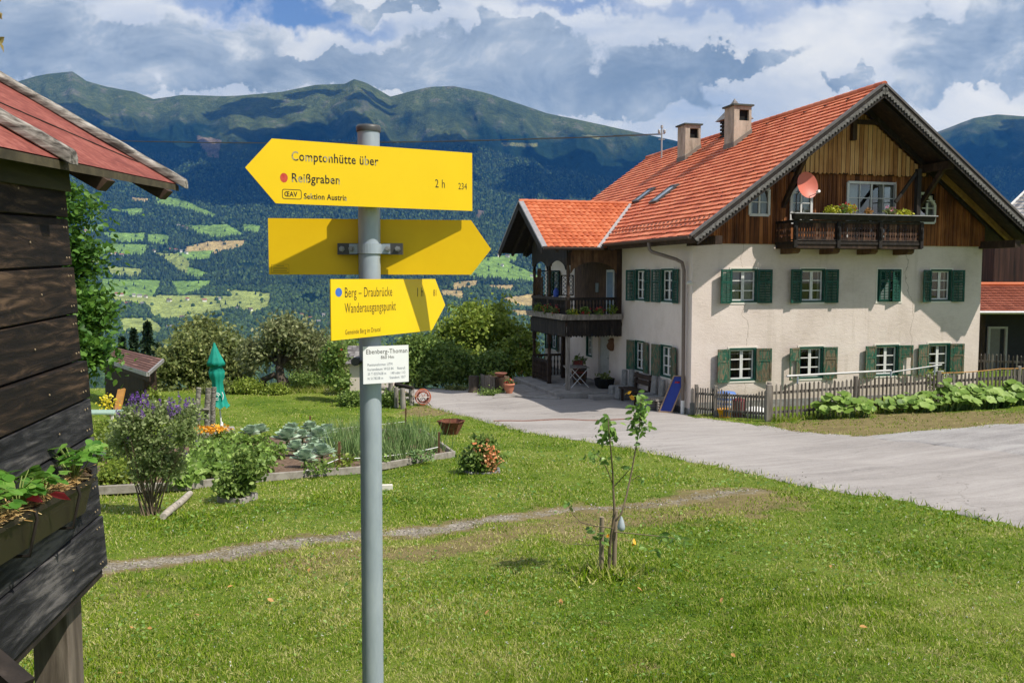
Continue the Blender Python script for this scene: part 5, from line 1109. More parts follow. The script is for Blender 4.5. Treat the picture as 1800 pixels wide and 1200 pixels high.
# upper arrow, pointing left; its left end swings towards the camera
tl = at(478, 243, 2.082); tr = at(830, 272.5, 2.322); L1 = Vector((tr.x - tl.x, tr.y - tl.y)).length
ax1 = Vector((tr.x - tl.x, tr.y - tl.y, 0)).normalized(); tl.z = (tl.z + tr.z) / 2 + .002
s1, P1 = panel(tl, tr, [(0, 0), (L1, 0), (L1, -HS), (.006, -HS), (-.062, -HS * .47)], 'uppermost yellow arrow pointing left with peeling black letters', sign_yellow)
text_mesh([('Comptonhütte über', .044, -.047, .0215, .80, 'LEFT', 1), ('Reißgraben', .043, -.097, .0205, .84, 'LEFT', 1), ('Sektion Austria', .072, -.1355, .0135, .82, 'LEFT', 1),
           ('2 h', L1 - .105, -.093, .021, .72, 'LEFT', 0), ('234', L1 - .040, -.0945, .0165, .68, 'LEFT', 0), ('ŒAV', .026, -.1315, .0115, .82, 'LEFT', 3)], P1, 'lettering', [ink, ink_worn, ink_grey, ink], s1)
dd = MB(); c_ = (.026, -.0885)
dd.add([P1(c_[0] + .009 * math.cos(a), c_[1] + .011 * math.sin(a), .0003) for a in np.linspace(0, 6.283, 25)[:-1]], [tuple(range(24))]); dd.build('red_dot', ink_red, s1)
lg = MB()
def rrect(x0, x1, y0, y1, r):
    pts = []
    for cx, cy, a0 in ((x1 - r, y1 - r, 0), (x0 + r, y1 - r, 90), (x0 + r, y0 + r, 180), (x1 - r, y0 + r, 270)): pts += [(cx + r * math.cos(R(a0 + k * 22.5)), cy + r * math.sin(R(a0 + k * 22.5))) for k in range(5)]
    return pts
o_, i_ = rrect(.021, .067, -.1375, -.1145, .005), rrect(.0225, .0655, -.136, -.116, .004)
for k in range(len(o_)): k2 = (k + 1) % len(o_); lg.quad(P1(*o_[k], .0003), P1(*o_[k2], .0003), P1(*i_[k2], .0003), P1(*i_[k], .0003))
lg.build('club_emblem', ink, s1)
# middle arrow, pointing right: we see its back, clamped behind the pole
tl = at(471, 383.5, 2.265); tr = at(828, 391.5, 2.345); L2 = Vector((tr.x - tl.x, tr.y - tl.y)).length; h2 = span(96.5, 2.30)
s2, P2 = panel(tl, tr, [(0, 0), (L2, 0), (L2 + .053, -h2 * .53), (L2, -h2), (0, -h2)], 'middle yellow arrow pointing right, blank back with a steel clamp', sign_back)
lt = [(s, .012, -h2 + y_, .0028, .9, 'LEFT', 0) for s, y_ in ()]
lab = MB(); x0, x1, y0, y1 = .006, .050, -h2 + .003, -h2 + .026
for bx in ((x0, x1, y1 - .0006, y1), (x0, x1, y0, y0 + .0006), (x0, x0 + .0006, y0, y1), (x1 - .0006, x1, y0, y1)): lab.box(P2, *bx, -.0004, .0003)
for k, (w0, w1) in enumerate(((.3, .72), (.12, .9), (.08, .95), (.1, .88), (.06, .97))): lab.box(P2, x0 + (x1 - x0) * w0, x0 + (x1 - x0) * w1, y1 - .0052 - k * .0040, y1 - .0038 - k * .0040, -.0004, .0003)
lab.build('maker_label', flat('faint_label_ink', (.30, .20, .02), .7), s2)
# lower arrow turned far away from us
tl = at(581, 489.5, 2.045); tr = at(765, 491.3, 2.47); L3 = Vector((tr.x - tl.x, tr.y - tl.y)).length; tl.z = (tl.z + tr.z) / 2
h3 = .142
s3, P3 = panel(tl, tr, [(0, 0), (L3, 0), (L3 + .055, -h3 * .52), (L3 - .02, -h3), (0, -h3)], 'lowest yellow arrow with a blue dot, turned away to the right', sign_yellow)
text_mesh([('Berg – Draubrücke', .052, -.043, .024, .72, 'LEFT', 0), ('Wanderausgangspunkt', .052, -.080, .024, .66, 'LEFT', 0), ('Gemeinde Berg im Drautal', .052, -.131, .0115, .78, 'LEFT', 0), ('1 h', L3 - .10, -.047, .024, .8, 'LEFT', 0), ('81', L3 - .012, -.047, .018, .8, 'LEFT', 0)],
          P3, 'lettering', [ink, ink_worn, ink_grey, ink], s3)
dd = MB(); dd.add([P3(.030 + .013 * math.cos(a), -.0305 + .0105 * math.sin(a), .0003) for a in np.linspace(0, 6.283, 25)[:-1]], [tuple(range(24))]); dd.build('blue_dot', ink_blue, s3)
# white position plate
tl = at(638, 612, 2.205); tr = at(718, 603.5, 2.262); L4 = Vector((tr.x - tl.x, tr.y - tl.y)).length
tl.z = (tl.z + tr.z) / 2 + .0; h4 = span(66, 2.22)
s4, P4 = panel(tl, tr, [(0, .000), (L4, .0), (L4, -h4), (0, -h4)], 'small white position plate with grey lettering under the arrows', sign_white)
text_mesh([('Ebenberg-Thoman', L4 * .52, -.0190, .0115, .86, 'CENTER', 0), ('860 Hm', L4 * .53, -.0325, .0085, .86, 'CENTER', 0), ('Positionsformat: UTM', .011, -.0495, .0066, .74, 'LEFT', 2), ('Kartendatum: WGS 84', .011, -.0610, .0066, .74, 'LEFT', 2),
           ('33 T 0357658 m', .011, -.0725, .0066, .74, 'LEFT', 2), ('N 5178238 m', .011, -.0840, .0066, .74, 'LEFT', 2), ('Notruf:', L4 - .009, -.0610, .0066, .74, 'RIGHT', 2), ('140 oder 112', L4 - .009, -.0725, .0066, .74, 'RIGHT', 2), ('Standort: 10/7', L4 - .009, -.0840, .0066, .74, 'RIGHT', 2)],
          P4, 'lettering', [ink, ink_worn, ink_grey, ink], s4)
# clamp around the pole for the middle arrow
zc = at(652, 437, 2.25).z; ck = MB(); n = 14; hw = .0125
for k in range(n):
    a0, a1 = math.pi * (1 + k / n), math.pi * (1 + (k + 1) / n); r0, r1 = .0284, .0312; c = Vector((PX, PY, zc)); f = lambda a, r, z: c + Vector((math.cos(a) * r, math.sin(a) * r, z))
    ck.hexa([f(a0, r0, -hw), f(a0, r1, -hw), f(a1, r1, -hw), f(a1, r0, -hw), f(a0, r0, hw), f(a0, r1, hw), f(a1, r1, hw), f(a1, r0, hw)])
for sgn in (-1, 1): x0, x1 = sorted((sgn * .029, sgn * .052)); ck.box(lambda a, b, c_: Vector((PX + a, PY + b, zc + c_)), x0, x1, -.004, .0, -hw, hw)
cl = ck.build('pole_clamp', galv, sp)
for x0, x1 in ((-.083, -.031), (.031, .083)): m = MB(); m.box(lambda a, b, c_: Vector((PX + a, PY + b, zc + c_)), x0, x1, .001, .016, -.0145, .0145); m.build('clamp_rail', dark_steel, cl)
for x in (-.071, -.046, .046, .071):
    m = MB(); y0 = -.004 if abs(x) < .05 else .001
    m.tube([(PX + x, PY + y0, zc), (PX + x, PY + y0 - .006, zc)], .0075, 6, smooth=False); m.tube([(PX + x, PY + y0 - .006, zc), (PX + x, PY + y0 - .013, zc)], .0042, 10); m.build('bolt', steel, cl)
zc2 = at(640, 635, 2.25).z; m = MB(); pts = []
for k in range(11): a = R(150 + k * 12); pts.append((PX + .033 * math.cos(a), PY + .033 * math.sin(a), zc2))
m.tube(pts, .005, 8); m.tube([(PX - .036, PY - .030, zc2), (PX - .036, PY + .012, zc2)], .011, 10); m.build('plate_clamp', dark_steel, sp)
for nm_, s_, a_, b_ in (('upper', P1, .105, -.07), ('lower', P3, .19, -.07)):     # hidden fixing blocks between arrows and pole
    q = s_(a_ if nm_ == 'upper' else .2, b_, -.012)
    m = MB(); m.beam(Vector((PX, PY, q.z)), Vector((PX, PY, q.z)) + (Vector((0, -1, 0)) if nm_ == 'upper' else Vector((.0, -1, 0))) * .035, .05, .03); m.build('mounting_block', dark_steel, sp)
# ------------------------------------------------------------------ dark hut on the left
hd = Vector((-.103, .9947, 0)).normalized(); hn = Vector((hd.y, -hd.x, 0))       # along the wall (away), outwards (right)
HO = at(133, 470, 3.5); HO.z = 0
def HT(a, b, z): return HO + hd * a + hn * (b - 0.062 * (z + 0.1)) + Vector((0, 0, z + .036 * a))   # wall leans out a little towards its foot
zwb, zwt = -1.165, .415
hut = thing('market_hut', 'dark weathered plank hut on posts with red felt roof at the left edge', 'hut', HT(-1.2, -.6, zg(HO.x, HO.y)))
bounds = [.415, .232, .045, -.142, -.326, -.478, -.630, -.79, -.955, zwb]
hut_board = []
def hutmat(name, stops):
    m, t = newmat(name); co = t.node('ShaderNodeTexCoord').outputs['Object']; geo = t.node('ShaderNodeNewGeometry')
    v = t.vmath('ADD', t.vmath('MULTIPLY', co, (1.0, 0.11, 1.0)), t.vmath('SCALE', (9, 5, 7), geo.outputs['Random Per Island']))
    g1 = t.noise(v, 26, 8, 0.7, 1.2).outputs[0]; g2 = t.noise(v, 5.5, 5, 0.6, 2.0).outputs[0]; b = t.noise(co, 1.6, 4, 0.6).outputs[0]
    w = t.node('ShaderNodeTexWave', wave_type='BANDS', bands_direction='Z', i_Vector=t.vmath('ADD', v, t.vmath('SCALE', t.noise(t.vmath('MULTIPLY', v, (3, 8, 3)), 1.6, 3).outputs['Color'], .16)), i_Scale=9.0, i_Distortion=3.5, i_Detail=3.0).outputs['Fac']
    f = t.math('ADD', t.math('ADD', t.math('MULTIPLY', g1, .42), t.math('MULTIPLY', g2, .30)), t.math('ADD', t.math('MULTIPLY', w, .05), t.math('MULTIPLY', b, .34)))
    c = t.ramp(f, stops)
    vor = t.node('ShaderNodeTexVoronoi', i_Vector=t.vmath('MULTIPLY', t.vmath('ADD', co, t.vmath('SCALE', (3, 3, 3), geo.outputs['Random Per Island'])), (1, .62, 1)), i_Scale=5.2)
    kn = t.sstep(vor.outputs['Distance'], .11, .05); kr = t.math('MULTIPLY', kn, t.math('GREATER_THAN', t.vmath('DOT_PRODUCT', vor.outputs['Color'], (1, 0, 0), out=1), .72))
    c = t.mix(t.math('MULTIPLY', kr, .8), c, (.20, .115, .055))
    fin(t, principled(t, c, .78, 0, .25, t.math('ADD', g1, t.math('MULTIPLY', w, .08)), .9, .006)); return m
up_b = hutmat('sunburnt_dark_board', [(.44, (.003, .0025, .002)), (.53, (.010, .007, .005)), (.59, (.030, .019, .012)), (.67, (.12, .075, .045))])
lo_b = hutmat('charcoal_grey_board', [(.44, (.005, .005, .006)), (.535, (.014, .014, .016)), (.60, (.038, .037, .039)), (.68, (.13, .12, .115))])
m = MB(); m2 = MB()
for i, (z1, z0) in enumerate(zip(bounds[:-1], bounds[1:])):
    t_ = m if i < 5 else m2; o = -.004 * (i % 2) + (.012 if i >= 4 else 0); far = .004 * (i % 3) + (.012 if i >= 4 else 0)
    lo_, hi_ = z0 + .005, z1 - .003
    t_.hexa([HT(-4, -.03, lo_), HT(-4, o, lo_), HT(far, o, lo_), HT(far, -.03, lo_), HT(-4, -.03, hi_), HT(-4, o, hi_), HT(far, o, hi_), HT(far, -.03, hi_)])
m.build('plank_wall', up_b, hut, .003); m2.build('plank_wall', lo_b, hut, .003)
m = MB(); m.hexa([HT(-4, -.9, zwb), HT(-4, -.032, zwb), HT(-.03, -.032, zwb), HT(-.03, -.9, zwb), HT(-4, -.9, zwt), HT(-4, -.032, zwt), HT(-.03, -.032, zwt), HT(-.03, -.9, zwt)]); m.build('hut_core', black_wood, hut)
m = MB(); m.hexa([HT(-4, -.02, zwb - .035), HT(-4, -.005, zwb - .035), HT(0, -.005, zwb - .035), HT(0, -.02, zwb - .035), HT(-4, -.02, zwb), HT(-4, -.005, zwb), HT(0, -.005, zwb), HT(0, -.02, zwb)]); m.build('floor_edge', black_wood, hut)
nailm = flat('pale_nail_head', (.42, .32, .20), .6, .3)      # nail heads along the board ends
for i, (z1, z0) in enumerate(zip(bounds[:-1], bounds[1:])):
    for a in (-.035, -.42 + .05 * (i % 3), -.06):
        for z in ((z0 + .035, z1 - .035) if a > -.1 else ((z0 + z1) / 2,)):
            p = HT(a, .0125 if i >= 4 else .0005, z); nl = MB(); nl.tube([p, p + hn * .0025], .0035, 8); nl.build('nail', nailm, hut)
pw = at(100, 1120, 3.42); px_ = pw.x + .005
m = MB(); m.box(lambda a, b, c: Vector((px_, pw.y, 0)) + hn * a + hd * b + Vector((0, 0, c)), -.068, .068, -.07, .07, zg(px_, pw.y) - .1, zwb + .02); m.build('post', pm('grey_brown_post', [(.3, (.045, .035, .027)), (.5, (.115, .092, .07)), (.75, (.23, .19, .15))], 14, (1, 1, .12), .85, .6), hut, .006)
m = MB(); p0 = at(-30, 1140, 2.3); p1 = at(24, 1205, 2.25); m.beam(p0 + Vector((-.2, .1, .05)), p1 + Vector((.02, 0, -.02)), .06, .07); m.build('floor_bearer', black_wood, hut)
# roof: felt sheet sloping up to the left, wooden battens over it
EB = .09                                            # eave overhang beyond the wall
ez = lambda a: .4335 + 0.047 * a
def RT_(a, up, l):                                  # a along the eave, up = distance in from the eave
    return HO + hd * a + hn * (EB - up) + Vector((0, 0, ez(a) + .59 * up + l))
fa = 1.20; rr = MB(); na, nu = 46, 34
vs = [RT_(-4 + (4 + fa) * i / na, 2.6 * j / nu, .003 * math.sin(i * 1.7) * math.sin(j * .9)) for i in range(na + 1) for j in range(nu + 1)]
rr.add(vs, [(i * (nu + 1) + j, (i + 1) * (nu + 1) + j, (i + 1) * (nu + 1) + j + 1, i * (nu + 1) + j + 1) for i in range(na) for j in range(nu)], True)
rf = rr.build('roof', felt_red, hut)
m = MB(); m.hexa([RT_(-4, .0, -.035), RT_(fa, .0, -.035), RT_(fa, 2.6, -.035), RT_(-4, 2.6, -.035), RT_(-4, .0, -.006), RT_(fa, .0, -.006), RT_(fa, 2.6, -.006), RT_(-4, 2.6, -.006)]); m.build('roof_boarding', pm('mossy_board_edge', [(.3, (.035, .03, .018)), (.7, (.11, .09, .05))], 12, rough=.9), rf)
def batten(a, w, h, u0):
    m = MB(); n = 26; vs = []; pf = [(-.5, 0), (-.5, .55), (-.28, .92), (.05, 1.0), (.34, .88), (.5, .5), (.5, 0)]
    for k in range(n + 1):
        up = u0 + (2.6 - u0) * k / n
        for x, y in pf: vs.append(RT_(a + w * (x + .03 * math.sin(k * 1.1 + y * 3)), up, .004 + h * y * (1 + .05 * math.sin(k * 2.3 + x * 4))))
    q = len(pf); m.add(vs, [(k * q + i, k * q + (i + 1) % q, (k + 1) * q + (i + 1) % q, (k + 1) * q + i) for k in range(n) for i in range(q)] + [tuple(range(q))]); return m.build('roof_batten', log_grey, rf, .004)
batten(-.33, .075, .055, -.04); batten(fa - .035, .066, .05, -.05)
for a in (.07, .93): m = MB(); m.hexa([RT_(a, .02, -.10), RT_(a + .09, .02, -.10), RT_(a + .09, .6, -.10), RT_(a, .6, -.10), RT_(a, -.02, -.036), RT_(a + .09, -.02, -.036), RT_(a + .09, .6, -.036), RT_(a, .6, -.036)]); m.build('rafter', dark_wood, rf)
m = MB(); m.tube([RT_(.02, .55, .004), RT_(.5, .36, .006), RT_(1.1, .17, .004)], .003, 6); m.build('felt_seam', black_wood, rf)
m = MB(); m.hexa([HT(-4, .0, .335), HT(-4, .02, .335), HT(-.0, .02, .335), HT(-.0, .0, .335), HT(-4, .0, .425), HT(-4, .02, .425), HT(-.0, .02, .425), HT(-.0, .0, .425)]); m.build('wall_plate', pm('mossy_olive_board', [(.3, (.028, .027, .012)), (.55, (.07, .064, .03)), (.8, (.14, .12, .065))], 9, (1, .12, 1), .85, .5), hut)
# window recess at the very edge
m = MB(); m.box(lambda a, b, c: HT(a, c, b), -1.3, -.79, -.40, -.06, .0, .03); m.build('hatch_frame', grey_wood, hut)
# planter with strawberries hanging on the hut
plz = -.738
def HP(a, b, z): return HT(a, b, z - .062 * a)
pl_ = thing('window_planter', 'brown plastic planter full of straw hung on the dark hut wall', 'planter', HP(-.7, .08, plz - .11))
m = MB(); a0, a1 = -1.7, -.10; wt, wb = .115, .082
ring = lambda z, w, e, o0=.006: [HP(a0 - e, o0, z), HP(a0 - e, o0 + w, z), HP(a1 - .22 + e, o0 + w, z), HP(a1 - .07 + e, o0 + w - .05, z), HP(a1 + e, o0, z)]
r0, r1, r2, r3 = ring(plz - .115, wb, -.05, .012), ring(plz - .012, wt - .010, 0), ring(plz - .012, wt, .008), ring(plz + .004, wt, .008); r4 = ring(plz + .004, wt - .018, -.010, .014); r5 = ring(plz - .05, wt - .03, -.015, .02)
for A, B in ((r0, r1), (r1, r2), (r2, r3), (r3, r4), (r4, r5)):
    for i in range(5): m.quad(A[i], A[(i + 1) % 5], B[(i + 1) % 5], B[i])
m.add(r0, [(0, 1, 2, 3, 4)])
m.build('trough', plastic_brown, pl_)
m = MB(); m.add(ring(plz - .012, wt - .028, -.012, .016), [(0, 1, 2, 3, 4)]); m.build('soil', soil, pl_)
for a in (-.50, -.84):
    m = MB(); m.tube([HP(a, .02, plz - .14), HP(a, .10, plz - .138), HP(a, .112, plz - .09), HP(a, .133, plz - .02), HP(a, .127, plz + .008)], .005, 8); m.build('hanger', black_wood, pl_)
n = 1500; P = np.array([tuple(HP(RNG.uniform(a0 + .05, a1 - .16), RNG.uniform(.028, wt - .028), plz - .004 + RNG.random() * .026)) for _ in range(n)])
strip = (np.array([(-.5, 0, 0), (.5, 0, 0), (.5, 1, .02), (-.5, 1, .02)]), np.array([(0, 1, 2, 3)])); sz = np.stack([RNG.uniform(.0018, .004, n), RNG.uniform(.03, .075, n), np.ones(n) * .05], 1)
v, f = scatter(*strip, P, basis(rand_dirs(n, 3.5), RNG.random(n) * 6.28), sz); np_obj('straw_mulch', [(v, f, 0)], straw, pl_)
def strawberry(a, h, nl_, rad, lab, red=0):
    base = HP(a, .062, plz - .01); t = thing('strawberry_plant', lab, 'plant', base, 'strawberry plants in the brown planter'); st = MB(); ctr = []
    for k in range(nl_):
        th = 6.283 * k / nl_ + random.uniform(-.4, .4); rr_ = rad * random.uniform(.35, 1.0); tip = base + Vector((math.cos(th) * rr_, math.sin(th) * rr_, h * random.uniform(.55, 1.0)))
        mid = base.lerp(tip, .5) + Vector((0, 0, h * .22)); st.tube([base, mid, tip], [.0028, .0022, .0016], 5); ctr.append((tip, th))
    st.build('stem', flat('pale_green_stem', (.20, .26, .06), .6), t)
    tm_v = []; tm_f = []; nn = 12                   # toothed trifoliate leaflet
    prof = [(0, 0), (.16, .10), (.30, .30), (.36, .52), (.30, .76), (.16, .93), (0, 1.0)]
    tv = [(x, y, .10 * abs(x) - .10 * y * y) for x, y in prof] + [(-x, y, .10 * abs(x) - .10 * y * y) for x, y in prof[1:-1]] + [(0, y, -.10 * y * y - .02) for y in (.3, .52, .76)]
    tf = [(0, 1, 12), (1, 2, 12), (2, 3, 13), (2, 13, 12), (3, 4, 14), (3, 14, 13), (4, 5, 14), (5, 6, 14), (0, 12, 7), (7, 12, 8), (8, 13, 9), (8, 12, 13), (9, 14, 10), (9, 13, 14), (10, 14, 11), (11, 14, 6)]
    pos, rot, s = [], [], []
    for tip, th in ctr:
        out = Vector((math.cos(th), math.sin(th), -.15 + random.uniform(-.2, .25))).normalized(); nrm = (Vector((0, 0, 1)) + Vector((random.uniform(-.8, .8), random.uniform(-.8, .8), 0))); nrm = (nrm - out * nrm.dot(out)).normalized(); side = out.cross(nrm)
        for w_ in (-1.15, 0, 1.15):
            y = out * math.cos(w_) + side * math.sin(w_); x = y.cross(nrm); pos.append(tuple(tip)); rot.append(np.array([x, y, nrm]).T); s.append(random.uniform(.033, .052))
    v, f = scatter(tv, tf, np.array(pos), np.array(rot), np.array(s)); ch = [(v, f, 0)]
    np_obj('leaf_cluster', ch, [lf_straw], t)
    if red:
        p = HP(a + .06, .10, plz + .025); v, f = leaves(np.array([tuple(p + Vector((random.uniform(-.03, .03), random.uniform(-.03, .03), random.uniform(0, .02)))) for _ in range(5)]), .065, 1.2); np_obj('red_leaf', [(v, f, 0)], pet_red, t)
    return t
strawberry(-.36, .14, 26, .10, 'strawberry plant nearest the far end of the brown planter'); strawberry(-.62, .085, 9, .06, 'second strawberry plant from the far end of the brown planter')
strawberry(-.80, .13, 24, .095, 'strawberry plant with a red leaf in the brown planter', 1); strawberry(-1.02, .12, 20, .09, 'strawberry plant at the near end of the brown planter')
# overhanging twig in the upper left corner
tw = thing('overhanging_twig', 'tips of a yellowish twig reaching in at the upper left corner', 'twig', at(-60, 30, 3.0)); m = MB(); m.tube([at(-140, 60, 3), at(-60, 30, 3), at(-12, 8, 3.0)], [.008, .006, .003], 6); m.tube([at(-60, 30, 3), at(-14, 68, 3.0)], [.005, .002], 6); m.build('stem', bark_young, tw)
ylf = leafmat('yellowing_leaf', (.10, .10, .02), (.26, .22, .06), (.45, .36, .14), .3, 8)
for x, y in ((-6, 4), (-9, 14), (-4, 20), (-8, 62), (-5, 70), (-9, 76), (-20, 25), (-26, 60)): v, f = leaves(np.array([tuple(at(x, y, 3.0))]), .05, .2); np_obj('leaf', [(v, f, 0)], ylf, tw)
# ------------------------------------------------------------------ trees and shrubs
def tree(name, label, base, blobs, n, leaf, mat, trunk=.16, clusters=90, spread=.30, group=None, fork=None, up=.4, cat='tree', limbs=9, trunkmat=None, shell=.5, flowers=None):
    """blobs: ellipsoids (x, y, z, rx, ry, rz) of foliage in world space; limbs run from the trunk into the foliage clusters"""
    t = thing(name, label, cat, base, group); blobs = [(*b[:3], *(max(r - 1.15 * spread - .3 * leaf, .45 * r) for r in b[3:])) for b in blobs]; cc = in_ellipsoids(blobs, clusters, shell); base = Vector(base)
    bc = np.array(blobs)[:, :3]; top = Vector(bc.mean(axis=0)); fk = Vector(fork) if fork is not None else base.lerp(top, .55); fk2 = fk.lerp(top, .7)
    tm = trunkmat or bark
    m = MB(); mid = base.lerp(fk, .5) + Vector((random.uniform(-.1, .1), random.uniform(-.1, .1), 0)) * trunk * 4
    m.tube([base - Vector((0, 0, .15)), base + Vector((0, 0, .1)), mid, fk, fk2], [trunk * 1.5, trunk * 1.1, trunk * .9, trunk * .7, trunk * .35], 10)
    m.build('trunk', tm, t)
    for k in RNG.choice(len(cc), min(limbs, len(cc)), replace=False):
        p = Vector(cc[k]); st = fk.lerp(fk2, random.random()) if random.random() < .6 else mid.lerp(fk, random.uniform(.5, 1)); q = st.lerp(p, .5) + Vector((random.uniform(-.15, .15), random.uniform(-.15, .15), .12)) * (p - st).length
        m = MB(); m.tube([st, q, p], [trunk * .42, trunk * .26, trunk * .08], 6); m.build('limb', tm, t)
    k = RNG.integers(0, len(cc), n); sp = spread * (0.6 + 0.8 * RNG.random(len(cc)))
    P = cc[k] + RNG.normal(size=(n, 3)) * sp[k][:, None] * np.array([1, 1, .75])
    v, f = leaves(P, leaf, up); np_obj('crown', [(v, f, 0)], mat, t)
    if flowers:
        fm, fn, fs, fsel = flowers; idx = RNG.choice(len(cc), fn); P = cc[idx] + RNG.normal(size=(fn, 3)) * spread * .8
        P = P[fsel(P)] if fsel else P; q = np.repeat(P, 7, 0) + RNG.normal(size=(len(P) * 7, 3)) * fs * .5; v, f = leaves(q, fs, .3); np_obj('blossom', [(v, f, 0)], fm, t)
    return t
def B(px, py, d, rx, ry, dd=None):                   # ellipsoid seen as a blob of rx by ry pixels at depth d
    p = at(px, py, d); return (p.x, p.y, p.z, span(rx, d), dd or span((rx + ry) / 2, d), span(ry, d))
def gz(px, d): x = at(px, 500, d).x; return Vector((x, d, zg(x, d)))
tree('broadleaf_tree', 'bright green broadleaf tree close behind the dark hut', gz(120, 17), [B(118, 370, 17, 34, 60), B(128, 450, 17, 52, 60), B(135, 545, 16.5, 68, 60), B(150, 620, 16, 70, 48), B(95, 560, 17, 80, 90)], 15000, .125, lf_bright, .17, 150, .22, up=.9)
tree('willow_tree', 'broad olive green tree left of the grey fruit tree', gz(335, 36), [B(345, 632, 36, 62, 60), B(296, 655, 35, 36, 44), B(402, 640, 36, 46, 56), B(348, 580, 37, 34, 40), B(385, 600, 37, 30, 34), B(285, 688, 34.5, 28, 24)], 20000, .17, lf_olive, .22, 190, .26, limbs=22, shell=.35)
tree('fruit_tree', 'old grey green fruit tree with a dark leaning trunk on the lawn edge', gz(497, 33.5), [B(502, 590, 34, 56, 46), B(452, 618, 34, 48, 40), B(556, 612, 34, 50, 44), B(582, 640, 34.5, 34, 30), B(440, 645, 35, 30, 22), B(515, 632, 35.5, 45, 24)], 9500, .15, lf_grey, .19, 130, .25, fork=at(490, 632, 34), limbs=46, shell=.3)
m = MB(); q0 = gz(455, 33.8); m.tube([q0 - Vector((0, 0, .1)), q0 + Vector((.1, 0, .5)), q0 + Vector((.5, 0, .68)), q0 + Vector((.95, 0, .5)), q0 + Vector((1.15, 0, -.1))], [.14, .13, .12, .11, .09], 9); tag(m.build('fallen_log', bark), 'dark bent trunk arching over the grass beside the old fruit tree', 'log')
tree('fruit_tree', 'shaded dark green fruit tree behind the pole of the signpost', gz(600, 39), [B(600, 635, 39, 50, 50), B(640, 650, 39, 40, 50), B(690, 650, 40, 40, 45), B(550, 660, 39, 40, 40)], 13000, .20, lf_mid, .18, 130, .36)
tree('willow_shrub', 'tall soft green willow shrub right of the signpost', gz(735, 37), [B(735, 625, 37.5, 55, 46), B(700, 650, 37, 42, 32), B(780, 640, 37, 50, 42), B(730, 662, 36.5, 50, 20), B(665, 655, 37, 35, 26)], 20000, .15, lf_mid, .1, 200, .26, cat='shrub')
tree('walnut_tree', 'large yellow green tree beside the porch of the farmhouse', gz(850, 41), [B(842, 572, 41, 56, 44), B(806, 600, 41, 50, 44), B(888, 600, 41, 48, 48), B(845, 640, 40, 62, 36), B(870, 548, 42, 30, 24), B(825, 545, 42, 24, 20)], 21000, .20, lf_lime, .2, 190, .32, shell=.4)
tree('hazel_shrub', 'dark leafy shrub below the yellow green tree', gz(830, 37.5), [B(835, 648, 37, 42, 22), B(800, 640, 37, 30, 26), B(870, 640, 37, 26, 28)], 8000, .15, lf_mid, .06, 80, .24, cat='shrub')
tree('elder_shrub', 'pale green shrub with orange seed heads beside the porch', gz(915, 38), [B(915, 610, 38, 26, 26), B(925, 640, 37, 24, 24), B(895, 635, 38, 22, 26)], 8000, .14, lf_lime, .05, 70, .24, cat='shrub', flowers=(pet_salmon, 30, .09, None))
tree('rowan_tree', 'slim rowan tree with red berries beside the little chapel', gz(596, 30.5), [B(588, 628, 30.5, 24, 28), B(584, 660, 30.5, 22, 22), B(600, 672, 30, 14, 20)], 3800, .12, lf_mid, .05, 50, .14, flowers=(pet_red, 22, .07, None))
for i, (px, d, hpx, w) in enumerate([(257, 52, 70, 24), (232, 58, 62, 22), (212, 60, 70, 22), (275, 60, 40, 16)]):
    b = gz(px, d); z1 = at(px, 578 + 12 * i, d).z; t = thing('spruce_tree', ['small dark spruce standing free left of the willow tree', 'dark spruce half hidden behind the shed roof, second from the right', 'dark spruce behind the broadleaf tree, leftmost of the spruces', 'smallest spruce, right of the free standing one'][i], 'tree', b, 'spruces below the lawn')
    h = z1 - b.z; m = MB(); m.tube([b, b + Vector((0, 0, h))], [.16, .02], 8); m.build('trunk', bark, t); n = 5200; u = RNG.random(n) ** .7; ang = RNG.random(n) * 6.283; tier = (1 - u) * (.75 + .25 * np.sin(u * 50)); r = 1.75 * span(w, d) * tier * np.sqrt(RNG.random(n)) * 1.1
    P = np.stack([b.x + r * np.cos(ang), b.y + r * np.sin(ang), b.z + .3 + (h - .3) * (1 - tier / 1.0 * 1.0) * .0 + h * (0.06 + .94 * u) - r * .25], 1); v, f = leaves(P, .24, -.2); np_obj('crown', [(v, f, 0)], lf_dark, t)
for i, (px, py, d, rx, ry, mt, lb) in enumerate([(432, 700, 33, 32, 14, lf_lime, 'bright green mown heap left of the old fruit tree'), (487, 703, 33, 26, 8, lf_lime, 'low green bank at the foot of the old fruit tree'), (690, 700, 29, 20, 14, lf_mid, 'round leafy bush right behind the pole near the log fence'), (616, 702, 29, 20, 13, lf_mid, 'leafy flower bush left of the pole near the chapel'),
                                               (560, 678, 37, 60, 16, lf_mid, 'shady hedge bushes along the back of the lawn'), (385, 708, 33, 34, 12, lf_olive, 'low olive bush beneath the willow tree'), (262, 700, 27, 30, 22, lf_lime, 'yellow green bush right beside the brown shed')]):
    p = at(px, py, d); x, y = p.x, p.y; p.z = zg(x, y) + span(ry, d) * .8
    tree('garden_bush', lb, (x, y, zg(x, y)), [(x, y, p.z, span(rx, d), span(rx, d) * .8, span(ry, d))], 5200 if rx < 50 else 9000, .085, mt, .03, 70, .10 + .001 * rx, cat='bush', limbs=4, flowers=((pet_yellow, 10, .05, None) if i == 3 else None))
